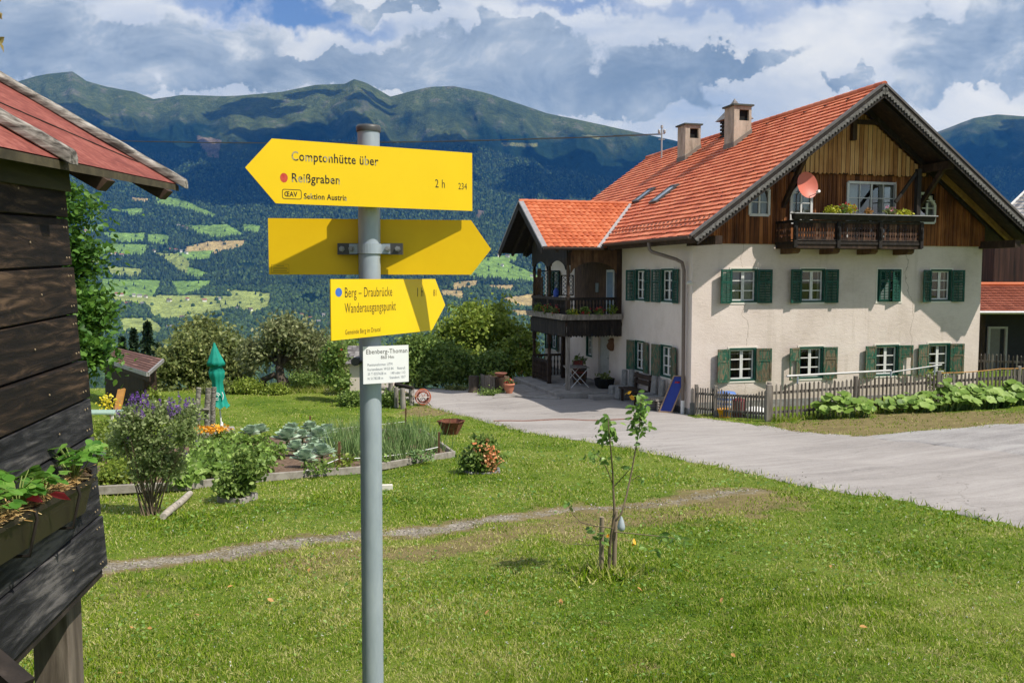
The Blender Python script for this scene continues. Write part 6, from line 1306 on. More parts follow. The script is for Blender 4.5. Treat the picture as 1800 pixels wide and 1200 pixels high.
# far left and right background trees beyond the hill edge keep the slope wooded
for i, (px, d, hh, mt) in enumerate([(20, 46, 9, lf_mid), (-120, 40, 9, lf_mid), (1745, 52, 6.0, lf_mid), (1990, 60, 9, lf_mid)]):
    b = gz(px, d); tree('broadleaf_tree', ['tall tree hidden behind the dark hut', 'tree outside the left edge behind the hut', 'distant tree seen in the gap between farmhouse and barn', 'tree behind the barn at the right edge'][i], b, [(b.x, b.y, b.z + hh * .55, 2.6, 2.6, hh * .42)], 6000, .28, mt, .2, 80, .5)
# ------------------------------------------------------------------ garden plants
def spikes(pts, length, rad, mat, parent, name='flower_spike', n=46, lean=.35):
    for p in pts:
        u = RNG.random(n); ax = Vector((random.uniform(-lean, lean), random.uniform(-lean, lean), 1)).normalized(); L_ = length * random.uniform(.7, 1.25)
        P = np.array(p)[None] + np.array(ax)[None] * (u * L_)[:, None] + RNG.normal(size=(n, 3)) * (rad * (1.05 - u))[:, None]; v, f = leaves(P, rad * 1.1, .3); np_obj(name, [(v, f, 0)], mat, parent)
g = G(265, 905); d = g.y
t = tree('butterfly_bush', 'tall bush with purple flower spikes in front of the garden bed', g, [B(240, 742, d, 44, 40), B(215, 775, d + .15, 30, 38), B(325, 755, d - .1, 36, 46), B(270, 790, d, 56, 46), B(285, 728, d, 66, 30), B(228, 725, d, 26, 26), B(335, 722, d, 26, 24), B(255, 835, d, 34, 28), B(298, 820, d, 34, 36)], 7600, .042, leafmat('buddleia_leaf', (.085, .135, .038), (.25, .33, .105), (.50, .55, .28), .45, 3), .010, 210, .055, cat='shrub', limbs=24, fork=at(266, 890, d), trunkmat=bark_young, shell=.25)
for k in range(20): m = MB(); e = at(random.uniform(210, 340), random.uniform(720, 810), d + random.uniform(-.2, .2)); b = g + Vector((random.uniform(-.07, .07), random.uniform(-.06, .06), -.02)); m.tube([b, b.lerp(e, .5) + (e - b).cross(Vector((0, 1, 0))).normalized() * .02, e], [.010, .007, .003], 6); m.build('stem', bark_young, t)
spikes([at(x, y, d + random.uniform(-.15, .15)) for x, y in ((228, 712), (240, 705), (246, 712), (252, 700), (260, 716), (270, 722), (282, 716), (296, 712), (308, 716), (318, 708), (330, 714), (340, 712), (222, 745), (216, 758), (262, 742), (300, 742), (352, 738), (338, 760), (285, 765), (262, 768), (230, 780), (318, 778), (325, 800), (345, 778), (255, 828), (290, 845), (268, 832), (300, 770), (248, 735))] + [at(random.uniform(205, 345), random.uniform(700, 735), d + random.uniform(-.3, -.05)) for _ in range(14)], .105, .0155, pet_purple, t)
g = G(415, 880); d = g.y
tree('peony_bush', 'dense leafy green bush in a small timber ring on the lawn', g, [B(412, 850, d, 36, 26), B(440, 825, d, 24, 24), B(400, 858, d - .1, 30, 20), B(428, 806, d + .1, 24, 14)], 3600, .062, lf_mid, .012, 90, .045, cat='bush', limbs=8, trunkmat=bark_young)
def ring(name, label, c, r, h, mat, n=4):
    t = thing(name, label, 'edging', c)
    for k in range(n):
        a0, a1 = 6.283 * k / n + .5, 6.283 * (k + 1) / n + .5; m = MB(); m.beam(c + Vector((math.cos(a0) * r, math.sin(a0) * r, h / 2)), c + Vector((math.cos(a1) * r, math.sin(a1) * r, h / 2)), .045, h); m.build('edging_board', mat, t, .004)
ring('timber_ring', 'short grey boards edging the leafy bush on the lawn', G(418, 880), .22, .075, grey_wood)
g = G(845, 830); d = g.y
tree('rose_bush', 'rounded rose bush with salmon blossoms alone on the lawn', g, [B(842, 805, d, 30, 24), B(848, 782, d, 20, 18), B(862, 805, d, 20, 18), B(822, 815, d, 16, 14)], 3000, .07, lf_mid, .012, 90, .065, cat='bush', limbs=10, trunkmat=bark_young, flowers=None)
rose = [o for o in D.objects if o.name.startswith('rose_bush')][0]; fp = np.array([tuple(at(random.gauss(866, 9), random.gauss(808, 12), d - .20 + random.uniform(-.1, .1))) for _ in range(34)] + [tuple(at(random.gauss(846, 12), random.gauss(790, 10), d - .16)) for _ in range(9)]); q = np.repeat(fp, 6, 0) + RNG.normal(size=(len(fp) * 6, 3)) * .018; v, f = leaves(q, .045, .3); np_obj('blossom', [(v, f, 0)], pet_salmon, rose)
ring('stone_ring', 'low pale stone edging around the rose bush', g + Vector((.02, .05, 0)), .27, .04, stone_grey, 7)
g = G(200, 862); d = g.y
tree('thyme_bush', 'yellow green feathery herb bush beside the hut', g, [B(205, 838, d, 34, 22), B(175, 845, d, 24, 20)], 3600, .05, lf_lime, .008, 60, .06, cat='herb', limbs=3, trunkmat=bark_young)
g = G(178, 815); d = g.y
t = tree('golden_rod', 'yellow flowering herb beside the corner of the hut', g, [B(172, 795, d, 18, 16)], 700, .06, lf_lime, .008, 20, .06, cat='flower', limbs=3, trunkmat=bark_young, flowers=(pet_yellow, 24, .035, None))
for k, (px, py, mt, lb) in enumerate([(186, 790, lf_lime, 'bright herb tuft behind the yellow flowers by the hut corner'), (212, 815, lf_mid, 'leafy herb tuft between hut and purple bush'), (196, 765, lf_lime, 'feathery pale green tuft nearest the green table'), (225, 845, lf_lime, 'herb tuft right of the feathery bush by the hut'), (238, 790, lf_mid, 'dark leafy tuft behind the purple bush')]):
    q_ = G(px, py); tree('herb_tuft', lb, q_, [(q_.x, q_.y, q_.z + .16, .42, .34, .22)], 1300, .065, mt, .006, 40, .07, cat='herb', limbs=2, trunkmat=bark_young)
t = thing('larkspur', 'single violet flower spike beside the hut corner', 'flower', G(183, 822)); m = MB(); m.tube([G(183, 822), at(180, 785, G(183, 822).y)], .006, 6); m.build('stem', bark_young, t); spikes([at(180, 805, G(183, 822).y)], .28, .03, pet_purple, t, lean=.05)
t = thing('sunflower_clump', 'yellow flowers in front of the dark shed wall', 'flower', gz(190, 24)); p = at(190, 706, 24); m = MB()
for k in range(5): m.tube([gz(190, 24), p + Vector((random.uniform(-.2, .2), 0, random.uniform(-.1, .1)))], .01, 5)
m.build('stem', bark_young, t); v, f = leaves(np.array(p)[None] + RNG.normal(size=(90, 3)) * np.array([.13, .1, .09]), .09, .3); np_obj('blossom', [(v, f, 0)], pet_yellow, t)
# raised vegetable bed
fence_wood2 = pm('weathered_bed_board', [(0.28, (0.10, 0.085, 0.068)), (0.5, (0.21, 0.185, 0.155)), (0.75, (0.34, 0.31, 0.27))], 9, rough=.85, bump=.5, island=.4)
bed = thing('raised_bed', 'long vegetable bed edged with grey boards across the lawn', 'garden bed', G(560, 815)); bp = [G(*p) for p in BEDPX]
for a, b in ((0, 1), (1, 2), (2, 3), (3, 4), (4, 5), (5, 6)):
    p, q = bp[a].copy(), bp[b].copy(); p.z += .06; q.z += .06; m = MB(); m.beam(p, q + (q - p).normalized() * .03, .05, .11); m.build('edge_board', fence_wood2, bed, .006)
bm_ = bmesh.new(); vs = [bm_.verts.new(p) for p in bp]; bmesh.ops.triangulate(bm_, faces=[bm_.faces.new(vs)]); bmesh.ops.subdivide_edges(bm_, edges=bm_.edges[:], cuts=5, use_grid_fill=True)
for v in bm_.verts: v.co.z = zg(v.co.x, v.co.y) + .055 + random.uniform(-.02, .02)
me = D.meshes.new('soil'); bm_.normal_update(); bm_.to_mesh(me); bm_.free(); me.transform(Matrix.Translation(-root_loc(bed))); me.materials.append(soil); o = D.objects.new('soil', me); COL.objects.link(o); o.parent = bed
for p in me.polygons: p.use_smooth = True
def clump(name, label, cat, c, rx, h, n, leaf, mat, tmpl=LEAF, up=.8, group=None):
    t = thing(name, label, cat, c, group); k = n; P = in_ellipsoids([(c[0], c[1], c[2] + h * .5, rx, rx, h * .55)], k, .35); P[:, 2] = np.maximum(P[:, 2], c[2] + .02)
    v, f = leaves(P, leaf, up, tmpl); np_obj('foliage', [(v, f, 0)], mat, t); m = MB()
    for j in range(3): m.tube([Vector(c), Vector(c) + Vector((random.uniform(-.5, .5) * rx, random.uniform(-.5, .5) * rx, h * .7))], .008, 5)
    m.build('stem', bark_young, t); return t
def bedz(px, py, up=0.0): p = G(px, py); return (p.x, p.y, zg(p.x, p.y) + .05)
proto = None; spots = [(398, 783), (425, 790), (455, 790), (360, 800), (480, 812), (385, 808), (415, 815), (445, 818), (345, 820), (370, 830), (400, 832), (430, 838), (460, 835), (335, 842), (300, 840), (355, 848), (318, 860), (400, 846)]
for i, s in enumerate(spots):
    c = bedz(*s)
    if proto is None: proto = o = clump('bean_plant', 'bushy green bean plant in the left half of the vegetable bed', 'vegetable', c, .28, .24, 230, .095, lf_big, group='bean plants in the vegetable bed')
    else: o = dup(proto, c, random.uniform(0, 6), scale=random.uniform(.8, 1.1))
cab_m = [lf_cab]; proto = None
cabtmpl = (np.array([(0, 0, 0), (.16, .25, .05), (.42, .62, .10), (.30, .95, .02), (0, 1.05, -.05), (-.30, .95, .02), (-.42, .62, .10), (-.16, .25, .05), (0, .6, -.04)]), np.array([(0, 1, 8), (1, 2, 8), (2, 3, 8), (3, 4, 8), (4, 5, 8), (5, 6, 8), (6, 7, 8), (7, 0, 8)]))
for i, s in enumerate([(505, 790), (532, 782), (560, 788), (520, 806), (548, 808), (574, 800), (545, 770), (512, 775), (566, 818), (536, 826), (575, 775), (440, 776), (458, 772), (552, 796)]):
    c = Vector(bedz(*s))
    if proto is None:
        proto = o = thing('cabbage_plant', 'blue green cabbage plant with broad leaves in the vegetable bed', 'vegetable', c, 'cabbages in the middle of the vegetable bed'); pos, rot, sz = [], [], []
        for k in range(26):
            th = k * 2.4; el = .15 + 1.15 * (k / 26); out = Vector((math.cos(th) * math.cos(el), math.sin(th) * math.cos(el), math.sin(el))); nrm = Vector((-math.cos(th) * math.sin(el), -math.sin(th) * math.sin(el), math.cos(el))); x = out.cross(nrm)
            pos.append(tuple(c + Vector((0, 0, .10 + .004 * k)))); rot.append(np.array([x, out, nrm]).T); sz.append(.30 * (1 - .35 * k / 26) * random.uniform(.85, 1.1))
        v, f = scatter(*cabtmpl, np.array(pos), np.array(rot), np.array(sz)); np_obj('foliage', [(v, f, 0)], lf_cab, o); m = MB(); m.tube([c, c + Vector((0, 0, .15))], [.025, .03], 8); m.build('stem', lf_onion, o)
    else: o = dup(proto, c, random.uniform(0, 6), scale=random.uniform(.6, .95))
proto = None; onion = (np.array([(-.5, 0, 0), (.5, 0, 0), (.4, .05, .5), (-.4, .05, .5), (0, .16, 1.0)]), np.array([(0, 1, 2), (0, 2, 3), (3, 2, 4)]))
for i, s in enumerate([(x + random.uniform(-4, 4), y) for y, xs_ in ((772, (585, 605, 625, 645, 690, 712, 732)), (786, (580, 602, 624, 646, 680, 702, 724, 745)), (800, (590, 614, 636, 676, 698, 720, 742, 762)), (814, (608, 628, 676, 700))) for x in xs_]):
    c = Vector(bedz(*s))
    if proto is None:
        proto = o = thing('onion_clump', 'clump of upright green onion leaves in the right half of the bed', 'vegetable', c, 'onion clumps in the vegetable bed'); n = 70; P = np.array(c)[None] + np.stack([RNG.normal(size=n) * .10, RNG.normal(size=n) * .10, np.zeros(n)], 1)
        nr = np.stack([RNG.normal(size=n) * .22, RNG.normal(size=n) * .22, np.ones(n)], 1); h = .30 + .25 * RNG.random(n); v, f = scatter(*onion, P, basis(nr, RNG.random(n) * 6.28), np.stack([.014 + 0 * h, h, h], 1)); np_obj('foliage', [(v, f, 0)], lf_onion, o)
    else: o = dup(proto, c, random.uniform(0, 6), scale=random.uniform(.75, 1.15))
for i, s in enumerate([(344, 788), (358, 785), (372, 787), (386, 784)]):
    c = G(*s); t = clump('marigold_clump', 'orange marigold clump by the timber behind the vegetable bed', 'flower', c, .20, .34, 60, .07, lf_mid, group='orange marigolds by the timber') if i == 0 else dup(t, c, i)
    if i == 0: v, f = leaves(np.array(c)[None] + np.abs(RNG.normal(size=(110, 3))) * np.array([.0, .0, .03]) + np.stack([RNG.normal(size=110) * .11, RNG.normal(size=110) * .11, np.full(110, .33)], 1), .065, 1.0); np_obj('blossom', [(v, f, 0)], pet_orange, t)
for i, (s, lb, mt) in enumerate([((740, 815), 'low lacy green plant at the right end of the vegetable bed', lf_onion), ((690, 760), 'reddish leafed lettuce at the back of the vegetable bed', lf_olive), ((600, 826), 'small leafy seedling row at the front board of the bed', lf_lime), ((660, 824), 'low leafy seedlings right of the front stake', lf_big), ((560, 838), 'small dark cabbage seedling at the front board', lf_mid)]): clump('salad_plant', lb, 'vegetable', bedz(*s), .26, .18, 190, .06, mt)
def stake(x, y0, y1, lab):
    g_ = G(x, y1); m = MB(); h = span(y1 - y0, g_.y); m.beam(g_ - Vector((0, 0, .05)), g_ + Vector((.01, 0, h)), .035, .035); tag(m.build('garden_stake', mid_wood), lab, 'stake', None); return g_ + Vector((0, 0, h))
st = [stake(545, 730, 764, 'thin wooden stake at the back of the bed, left of the pole'), stake(596, 775, 826, 'thin wooden stake at the front board of the bed'), stake(713, 716, 757, 'thin wooden stake at the back of the bed, right of the pole'), stake(771, 758, 804, 'thin wooden stake at the right corner of the bed')]
def cord(name, lab, pts, r, mat, sag=.05, cat='string'):
    out = []
    for p, q in zip(pts[:-1], pts[1:]): out += [p.lerp(q, k / 10) - Vector((0, 0, sag * 4 * (k / 10) * (1 - k / 10))) for k in range(10)]
    m = MB(); m.tube(out + [pts[-1]], r, 6); return tag(m.build(name, mat), lab, cat)
lo = lambda p, k: Vector((p.x, p.y, p.z - k))
cord('garden_string', 'pale cord strung along the front stakes of the vegetable bed', [at(470, 838, G(470, 846).y), lo(st[1], .26), lo(st[3], .26)], .007, white_plain); cord('garden_string', 'pale cord strung between the back stakes of the bed', [lo(st[0], .33), lo(st[2], .33)], .007, white_plain, .02)
# timber posts, bench log, loose wood
t = thing('timber_posts', 'weathered timber posts joined by a log behind the purple bush', 'posts', G(362, 762))
for x, y0, y1, r in ((347, 680, 762, .062), (364, 681, 760, .07), (374, 679, 757, .06)): p = G(x, y1); m = MB(); m.tube([p - Vector((0, 0, .1)), p + Vector((.02, 0, span(y1 - y0, p.y) * .6)), p + Vector((.06, 0, span(y1 - y0, p.y)))], [r, r * .95, r * .9], 12); m.build('post', log_grey, t)
p, q = G(322, 762) + Vector((0, 0, .55)), G(372, 760) + Vector((0, -.1, .55)); m = MB(); m.tube([p, q], .035, 8); m.build('rail', log_grey, t)
p, q = G(345, 776), G(413, 772); m = MB(); m.beam(p + Vector((0, 0, .14)), q + Vector((0, 0, .14)), .30, .26); tag(m.build('timber_beam', grey_wood, None, .02), 'thick grey squared timber lying behind the vegetable bed', 'timber')
p, q = G(287, 914), G(334, 873); m = MB(); pts = [p.lerp(q, k / 8) + Vector((0, 0, .040 + .005 * math.sin(k * .9))) for k in range(9)]; m.tube(pts, [.036, .040, .041, .040, .041, .040, .040, .039, .036], 12); tag(m.build('log', pm('pale_bare_log', [(.3, (.26, .22, .18)), (.6, (.46, .41, .35)), (.8, (.58, .53, .47))], 14, rough=.85, bump=.5)), 'pale bare log lying on the lawn by the purple bush', 'log')
p = G(678, 862); m = MB(); m.beam(p + Vector((-.22, .02, .035)), p + Vector((.08, .05, .035)), .05, .07); tag(m.build('timber_offcut', cream_trim, None, .004), 'pale timber offcut on the lawn behind the pole', 'timber')
# parasol
g = G(390, 756); d = g.y; t = thing('parasol', 'closed green parasol with white marks on a white pole', 'parasol', g); zt_ = at(379, 602, d).z - g.z; k = zt_ / 155
m = MB(); m.tube([g, g + Vector((-.06, 0, 60 * k)), g + Vector((-.13, 0, 150 * k))], .019, 10); m.build('pole', white_plain, t); m = MB(); m.lathe(g, [(.16, 0), (.16, .04), (.04, .06), (.03, .2)], 16); m.build('base', white_plain, t)
prof = [(42, 17), (44, 15.5), (52, 13), (70, 9.5), (86, 9), (95, 12.5), (104, 13.5), (114, 8.5), (116, 15.5), (122, 14), (136, 8), (148, 3.5), (155, 1.2)]; vs, fs = [], []; n = 32
for j, (y, r) in enumerate(prof):
    for i in range(n):
        a = 6.283 * i / n; rr_ = r * (1 + .20 * math.cos(8 * a + .5 * math.sin(j * .8)) * (1 - y / 180)) * k; tilt = -.06 * (y / 60) if y < 60 else -.06 - .07 * (y - 60) / 90; vs.append(g + Vector((tilt + rr_ * math.cos(a) * (1 + .0), rr_ * math.sin(a), y * k + (3 * k * math.cos(8 * a) if j in (0, 8) else 0))))
m = MB(); m.add(vs, [(j * n + i, j * n + (i + 1) % n, (j + 1) * n + (i + 1) % n, (j + 1) * n + i) for j in range(len(prof) - 1) for i in range(n)], True); cn = m.build('canopy', parasol_green, t)
m = MB(); c = g + Vector((-.04, -14.5 * k, 62 * k))
for r_, a0, a1 in ((.085, 20, 300), (.045, 0, 330)): m.tube([c + Vector((r_ * math.cos(R(a0 + (a1 - a0) * s / 14)), 0, r_ * math.sin(R(a0 + (a1 - a0) * s / 14)))) for s in range(15)], .010, 6)
m.tube([c + Vector((.12, .03, .10)), c + Vector((.15, .03, .02)), c + Vector((.13, .03, -.08))], .012, 6)
m.build('white_marks', white_plain, cn)
# sapling with stakes
g = G(1070, 1010); d = g.y; A = lambda x, y, dd=0.0: at(x, y, d + dd)
for x0, y0, x1, y1, lb in ((1058, 908, 1057, 1015, 'left wooden stake beside the young fruit tree'), (1082, 897, 1079, 1006, 'right wooden stake tied to the young fruit tree')):
    m = MB(); b = A(x1, y1 + 6, .02 if x0 < 1070 else .05); m.tube([b, A(x0, y0, .02 if x0 < 1070 else .05)], [.019, .018], 12); tag(m.build('tree_stake', pm('pale_round_stake', [(.3, (.16, .12, .08)), (.7, (.34, .27, .19))], 14, (1, 1, .15), .8, .4) if 'pale_round_stake' not in MATS else MATS['pale_round_stake']), lb, 'stake')
t = thing('fruit_sapling', 'young fruit tree with sparse leaves tied between two stakes', 'sapling', g); m = MB(); m.tube([g - Vector((0, 0, .03)), A(1072, 960), A(1077, 925), A(1080, 900), A(1078, 860)], [.014, .0125, .012, .011, .008], 10); m.build('trunk', bark_young, t)
BR = [([(1078, 862), (1077, 830), (1074, 795), (1071, 765), (1069, 735)], .0075), ([(1082, 915), (1092, 903), (1101, 872), (1110, 830), (1117, 790), (1124, 750), (1127, 700)], .0085), ([(1077, 850), (1066, 822), (1055, 803), (1048, 798)], .004), ([(1078, 856), (1095, 838), (1108, 823)], .004), ([(1112, 843), (1122, 836), (1130, 840)], .003), ([(1080, 934), (1120, 938), (1160, 942), (1205, 948)], .0045),
      ([(1078, 928), (1045, 924), (1022, 918), (1008, 905), (1001, 890)], .0045), ([(1077, 950), (1040, 958), (1000, 955), (975, 945)], .003)]
for pts, r in BR: m = MB(); m.tube([A(x, y, .10 * math.sin(i * 1.1 + pts[0][1])) for i, (x, y) in enumerate(pts)], [r * (1 - .6 * i / len(pts)) for i in range(len(pts))], 7); m.build('branch', bark_young, t)
tv = np.array([(0, 0, 0), (.20, .22, .06), (.27, .5, .07), (.18, .8, .02), (0, 1.05, -.08), (-.18, .8, .02), (-.27, .5, .07), (-.20, .22, .06), (0, .3, 0), (0, .75, -.03)]); tf = np.array([(0, 1, 8), (1, 2, 8), (2, 9, 8), (2, 3, 9), (3, 4, 9), (4, 5, 9), (5, 6, 9), (6, 8, 9), (6, 7, 8), (7, 0, 8)])
pos = []
for (x, y, sx, sy, n) in [(1070, 756, 16, 20, 58), (1069, 738, 8, 6, 10), (1126, 728, 14, 27, 80), (1128, 702, 8, 8, 12), (1120, 755, 14, 6, 10), (1044, 800, 10, 9, 8), (1062, 806, 6, 6, 4), (1078, 806, 3, 4, 3), (1131, 842, 4, 5, 4), (1190, 945, 16, 8, 14), (1164, 940, 4, 7, 5), (1001, 884, 5, 7, 9), (1057, 945, 7, 12, 12), (1133, 962, 3, 5, 4), (1155, 966, 6, 3, 5), (1040, 928, 5, 4, 3), (1108, 820, 5, 5, 3)]:
    pos += [tuple(A(random.gauss(x, sx * .58), random.gauss(y, sy * .58), random.gauss(0, .05))) for _ in range(int(n * 1.45))]
pos = np.array(pos); n = len(pos); dirs = RNG.normal(size=(n, 3)) * np.array([1, 1, .5]) + np.array([0, 0, -.55]); dirs /= np.linalg.norm(dirs, axis=1, keepdims=True); nn = RNG.normal(size=(n, 3)) + np.array([.2, -.6, .9]); nn -= dirs * (nn * dirs).sum(1, keepdims=True); nn /= np.linalg.norm(nn, axis=1, keepdims=True); xx = np.cross(dirs, nn)
v, f = scatter(tv, tf, pos, np.stack([xx, dirs, nn], 2), .038 + .030 * RNG.random(n)); np_obj('crown', [(v, f, 0)], lf_sap, t)
yl = np.array([tuple(A(*q)) for q in ((1103, 692), (1106, 696), (1101, 690), (1115, 955), (1117, 957), (1067, 957), (1066, 944))]); v, f = leaves(yl, .045, .2); np_obj('yellow_leaf', [(v, f, 0)], pet_orange, t)
c = A(1092, 921, -.02); m = MB(); m.lathe(c + Vector((0, 0, -.055)), [(.006, 0), (.028, .015), (.030, .04), (.020, .08), (.006, .115)], 10); tag(m.build('hanging_tag_bag', flat('translucent_grey_bag', (.38, .43, .46), .3)), 'small greyish plastic bag hanging on the young fruit tree', 'bag')
blade_tuft('sapling_grass', 'longer grass at the foot of the young fruit tree', [tuple(g + Vector((random.gauss(0, .10), random.gauss(0, .08), 0))) for _ in range(50)], .085, 8, MATS['grass_blade'])
blade_tuft('tall_grass', 'tall grass blades at the foot of the hut post', [(px_ + random.gauss(.03, .05), pw.y - .14 + random.gauss(0, .04), 0) for _ in range(5)], .32, 5, MATS['grass_blade'])
# fire bowl
g = G(793, 763); d = g.y; t = thing('fire_bowl', 'rusty six sided fire bowl standing on the lawn', 'fire bowl', g); rt, rb_, h = span(24.5, d), span(13, d), span(24, d)
hexp = lambda r, z: [g + Vector((r * math.cos(R(60 * k + 8)), r * math.sin(R(60 * k + 8)), z)) for k in range(6)]
a, b, c, e = hexp(rb_, .0), hexp(rt, h), hexp(rt - .012, h), hexp(rb_ - .012, .015); m = MB()
for k in range(6): j = (k + 1) % 6; m.quad(a[k], a[j], b[j], b[k]); m.quad(b[k], b[j], c[j], c[k]); m.quad(c[k], c[j], e[j], e[k])
m.add(a, [(0, 1, 2, 3, 4, 5)]); m.add(e, [(0, 1, 2, 3, 4, 5)]); m.build('bowl', rust, t)
m = MB()
for k in range(6): m.beam(b[k], b[(k + 1) % 6], .02, .02)
m.build('rim', rust, t)
# hose reel
g = G(745, 713); d = g.y; t = thing('hose_reel', 'orange hose reel on a metal stand at the road edge', 'hose reel', g); c = g + Vector((-.03, 0, .30)); m = MB()
ax = Vector((.25, -1, 0)).normalized(); sd = Vector((1, .25, 0)).normalized(); circ = lambda r, o, k, n=20: c + ax * o + sd * (r * math.cos(6.283 * k / n)) + Vector((0, 0, r * math.sin(6.283 * k / n)))
for o in (-.10, .10): m.tube([circ(.25, o, k) for k in range(21)], .014, 6, caps=False)
for k in range(6): m.beam(circ(.03, .10, k, 6), circ(.25, .10, k, 6), .035, .012)
m.build('flange', flat('orange_red_reel', (.50, .12, .045), .5), t); m = MB()
for j in range(7): m.tube([circ(.17 + .018 * (j % 2), -.08 + j * .026, k) for k in range(21)], .013, 6, caps=False)
m.build('wound_hose', flat('dark_red_hose', (.30, .07, .04), .6), t); m = MB(); m.beam(circ(.2, .12, 0), circ(.2, .12, 10), .05, .012); m.build('crossbar', cream_trim, t)
for o in (-.13, .13): m = MB(); m.tube([g + sd * -.22 + ax * o, c + ax * o, g + sd * .24 + ax * o], .012, 6); m.build('leg', dark_steel, t)
cord('garden_hose', 'yellow hose running from the log fence to the orange reel', [at(707, 684, d), at(722, 693, d), at(738, 697, d)], .016, flat('yellow_hose', (.65, .50, .16), .6), .02, 'hose')
# log fence behind the pole
t = thing('log_fence', 'rough log fence end with grey posts near the road bend', 'fence', G(705, 714))
for x, y0, y1, r in ((655, 676, 708, .06), (686, 672, 712, .09), (697, 680, 716, .08), (709, 682, 718, .09), (723, 681, 712, .10)): p = G(x, y1); m = MB(); m.tube([p - Vector((0, 0, .1)), p + Vector((.03 * math.sin(x), 0, span(y1 - y0, p.y)))], [r, r * .9], 10); m.build('post', grey_wood, t)
for x0, y0, x1, y1 in ((640, 690, 702, 704), (695, 675, 726, 682), (660, 680, 700, 688), (708, 694, 726, 693), (708, 706, 726, 704)): m = MB(); m.tube([at(x0, y0, 29.4), at(x1, y1, 29.0)], [.07, .06], 8); m.build('rail', grey_wood if y0 > 678 else black_wood, t)
# ------------------------------------------------------------------ chapel, shed
def gable_hut(name, label, c, L, Wd, zw, zr, ang, walls, roofm, over=.3, cat='shed'):
    t = thing(name, label, cat, c); e1, e2 = Vector((math.cos(ang), math.sin(ang), 0)), Vector((-math.sin(ang), math.cos(ang), 0)); Q = lambda a, b, z: c + e1 * a + e2 * b + Vector((0, 0, z)); m = MB()
    m.hexa([Q(-L / 2, -Wd / 2, -.6), Q(L / 2, -Wd / 2, -.6), Q(L / 2, Wd / 2, -.6), Q(-L / 2, Wd / 2, -.6), Q(-L / 2, -Wd / 2, zw), Q(L / 2, -Wd / 2, zw), Q(L / 2, Wd / 2, zw), Q(-L / 2, Wd / 2, zw)])
    for a in (-L / 2, L / 2): m.add([Q(a, -Wd / 2, zw), Q(a, Wd / 2, zw), Q(a, 0, zr - .06)], [(0, 1, 2)])
    m.build('wall', walls, t); m = MB(); sl = (zr - zw) / (Wd / 2); n = 9
    for s in (-1, 1):
        for k in range(n):
            b0, b1 = (Wd / 2 + over) * (1 - k / n), (Wd / 2 + over) * (1 - (k + 1.1) / n); x = -L / 2 - over
            while x < L / 2 + over: x1 = min(x + .16, L / 2 + over); z = lambda b: zr - sl * max(b, 0); m.quad(Q(x, s * b0, z(b0) + .03), Q(x1 - .008, s * b0, z(b0) + .03), Q(x1 - .008, s * max(b1, 0), z(b1) + .008), Q(x, s * max(b1, 0), z(b1) + .008)); x += .16
        m.quad(Q(-L / 2 - over, s * (Wd / 2 + over), zr - sl * (Wd / 2 + over)), Q(L / 2 + over, s * (Wd / 2 + over), zr - sl * (Wd / 2 + over)), Q(L / 2 + over, 0, zr), Q(-L / 2 - over, 0, zr))
    m.build('roof', roofm, t); return t
p = gz(648, 32.5); zr = at(640, 608, 32.5).z - p.z; zw = at(640, 634, 31.6).z - p.z
gable_hut('wayside_chapel', 'tiny cream chapel with grey shingle roof behind the signpost', p + Vector((.12, 0, 0)), 1.45, 1.25, zw, zr, -.03, plaster, shingle, .18, 'chapel')
t = thing('garden_shed', 'low brown shed with brown tiled lean roof below the bright tree', 'shed', gz(215, 27.5)); ER, EL, TR, TL = at(259, 655, 26), at(172, 627, 31), at(286, 631, 27.3), at(200, 610, 32.3)
m = MB(); n_ = (TR - ER).cross(EL - ER).normalized(); n_ = n_ if n_.z > 0 else -n_
for i in range(9):
    for j in range(7):
        f = lambda a, b: ER.lerp(EL, a).lerp(TR.lerp(TL, a), b); a0, a1, b0, b1 = i / 9, (i + .97) / 9, j / 7, (j + 1.05) / 7; m.quad(f(a0, b0) + n_ * .03, f(a1, b0) + n_ * .03, f(a1, min(b1, 1)) + n_ * .008, f(a0, min(b1, 1)) + n_ * .008)
m.prism([ER, EL, TL, TR], -n_ * .02); sr = m.build('roof', pm('brown_roof_tile', [(.3, (.11, .052, .04)), (.6, (.17, .085, .065)), (.8, (.24, .13, .10))], 5, rough=.8, bump=.2, island=.4), t)
m = MB(); m.beam(ER - n_ * .05, EL - n_ * .05, .10, .12); m.beam(ER - n_ * .04, TR - n_ * .04, .06, .10); m.build('metal_edge', zinc, sr); m = MB(); m.beam(ER - n_ * .2, EL - n_ * .2, .04, .16); m.build('fascia', dark_wood, sr)
dn = lambda p, k=0.0: Vector((p.x, p.y, zg(p.x, p.y) - .2)); i1, i2 = ER.lerp(TL, .12) - n_ * .05, EL.lerp(TR, .10) - n_ * .05; i3, i4 = TL.lerp(ER, .08) - n_ * .05, TR.lerp(EL, .10) - n_ * .05; m = MB()
m.hexa([dn(i1), dn(i2), dn(i3), dn(i4), i1, i2, i3, i4]); m.build('wall', pm('dark_shed_boards', [(.3, (.018, .011, .007)), (.6, (.045, .026, .016)), (.8, (.09, .055, .034))], 12, (1, 1, .15), .8, .4), t)
m = MB(); p, q = at(205, 726, 25.6), at(214, 684, 26.2); m.beam(p, q, .22, .06, up=(0, 1, .2)); tag(m.build('leaning_board', flat('orange_board', (.42, .20, .045), .6)), 'orange board leaning against the dark shed', 'board')
t = thing('garden_table', 'low pale green table in front of the dark shed', 'table', gz(178, 23)); p = at(178, 724, 23); m = MB(); m.box(lambda a, b, c: p + Vector((a, b, c)), -.5, .45, -.3, .3, -.02, .02); m.build('table_top', flat('pale_green_table', (.30, .42, .33), .6), t)
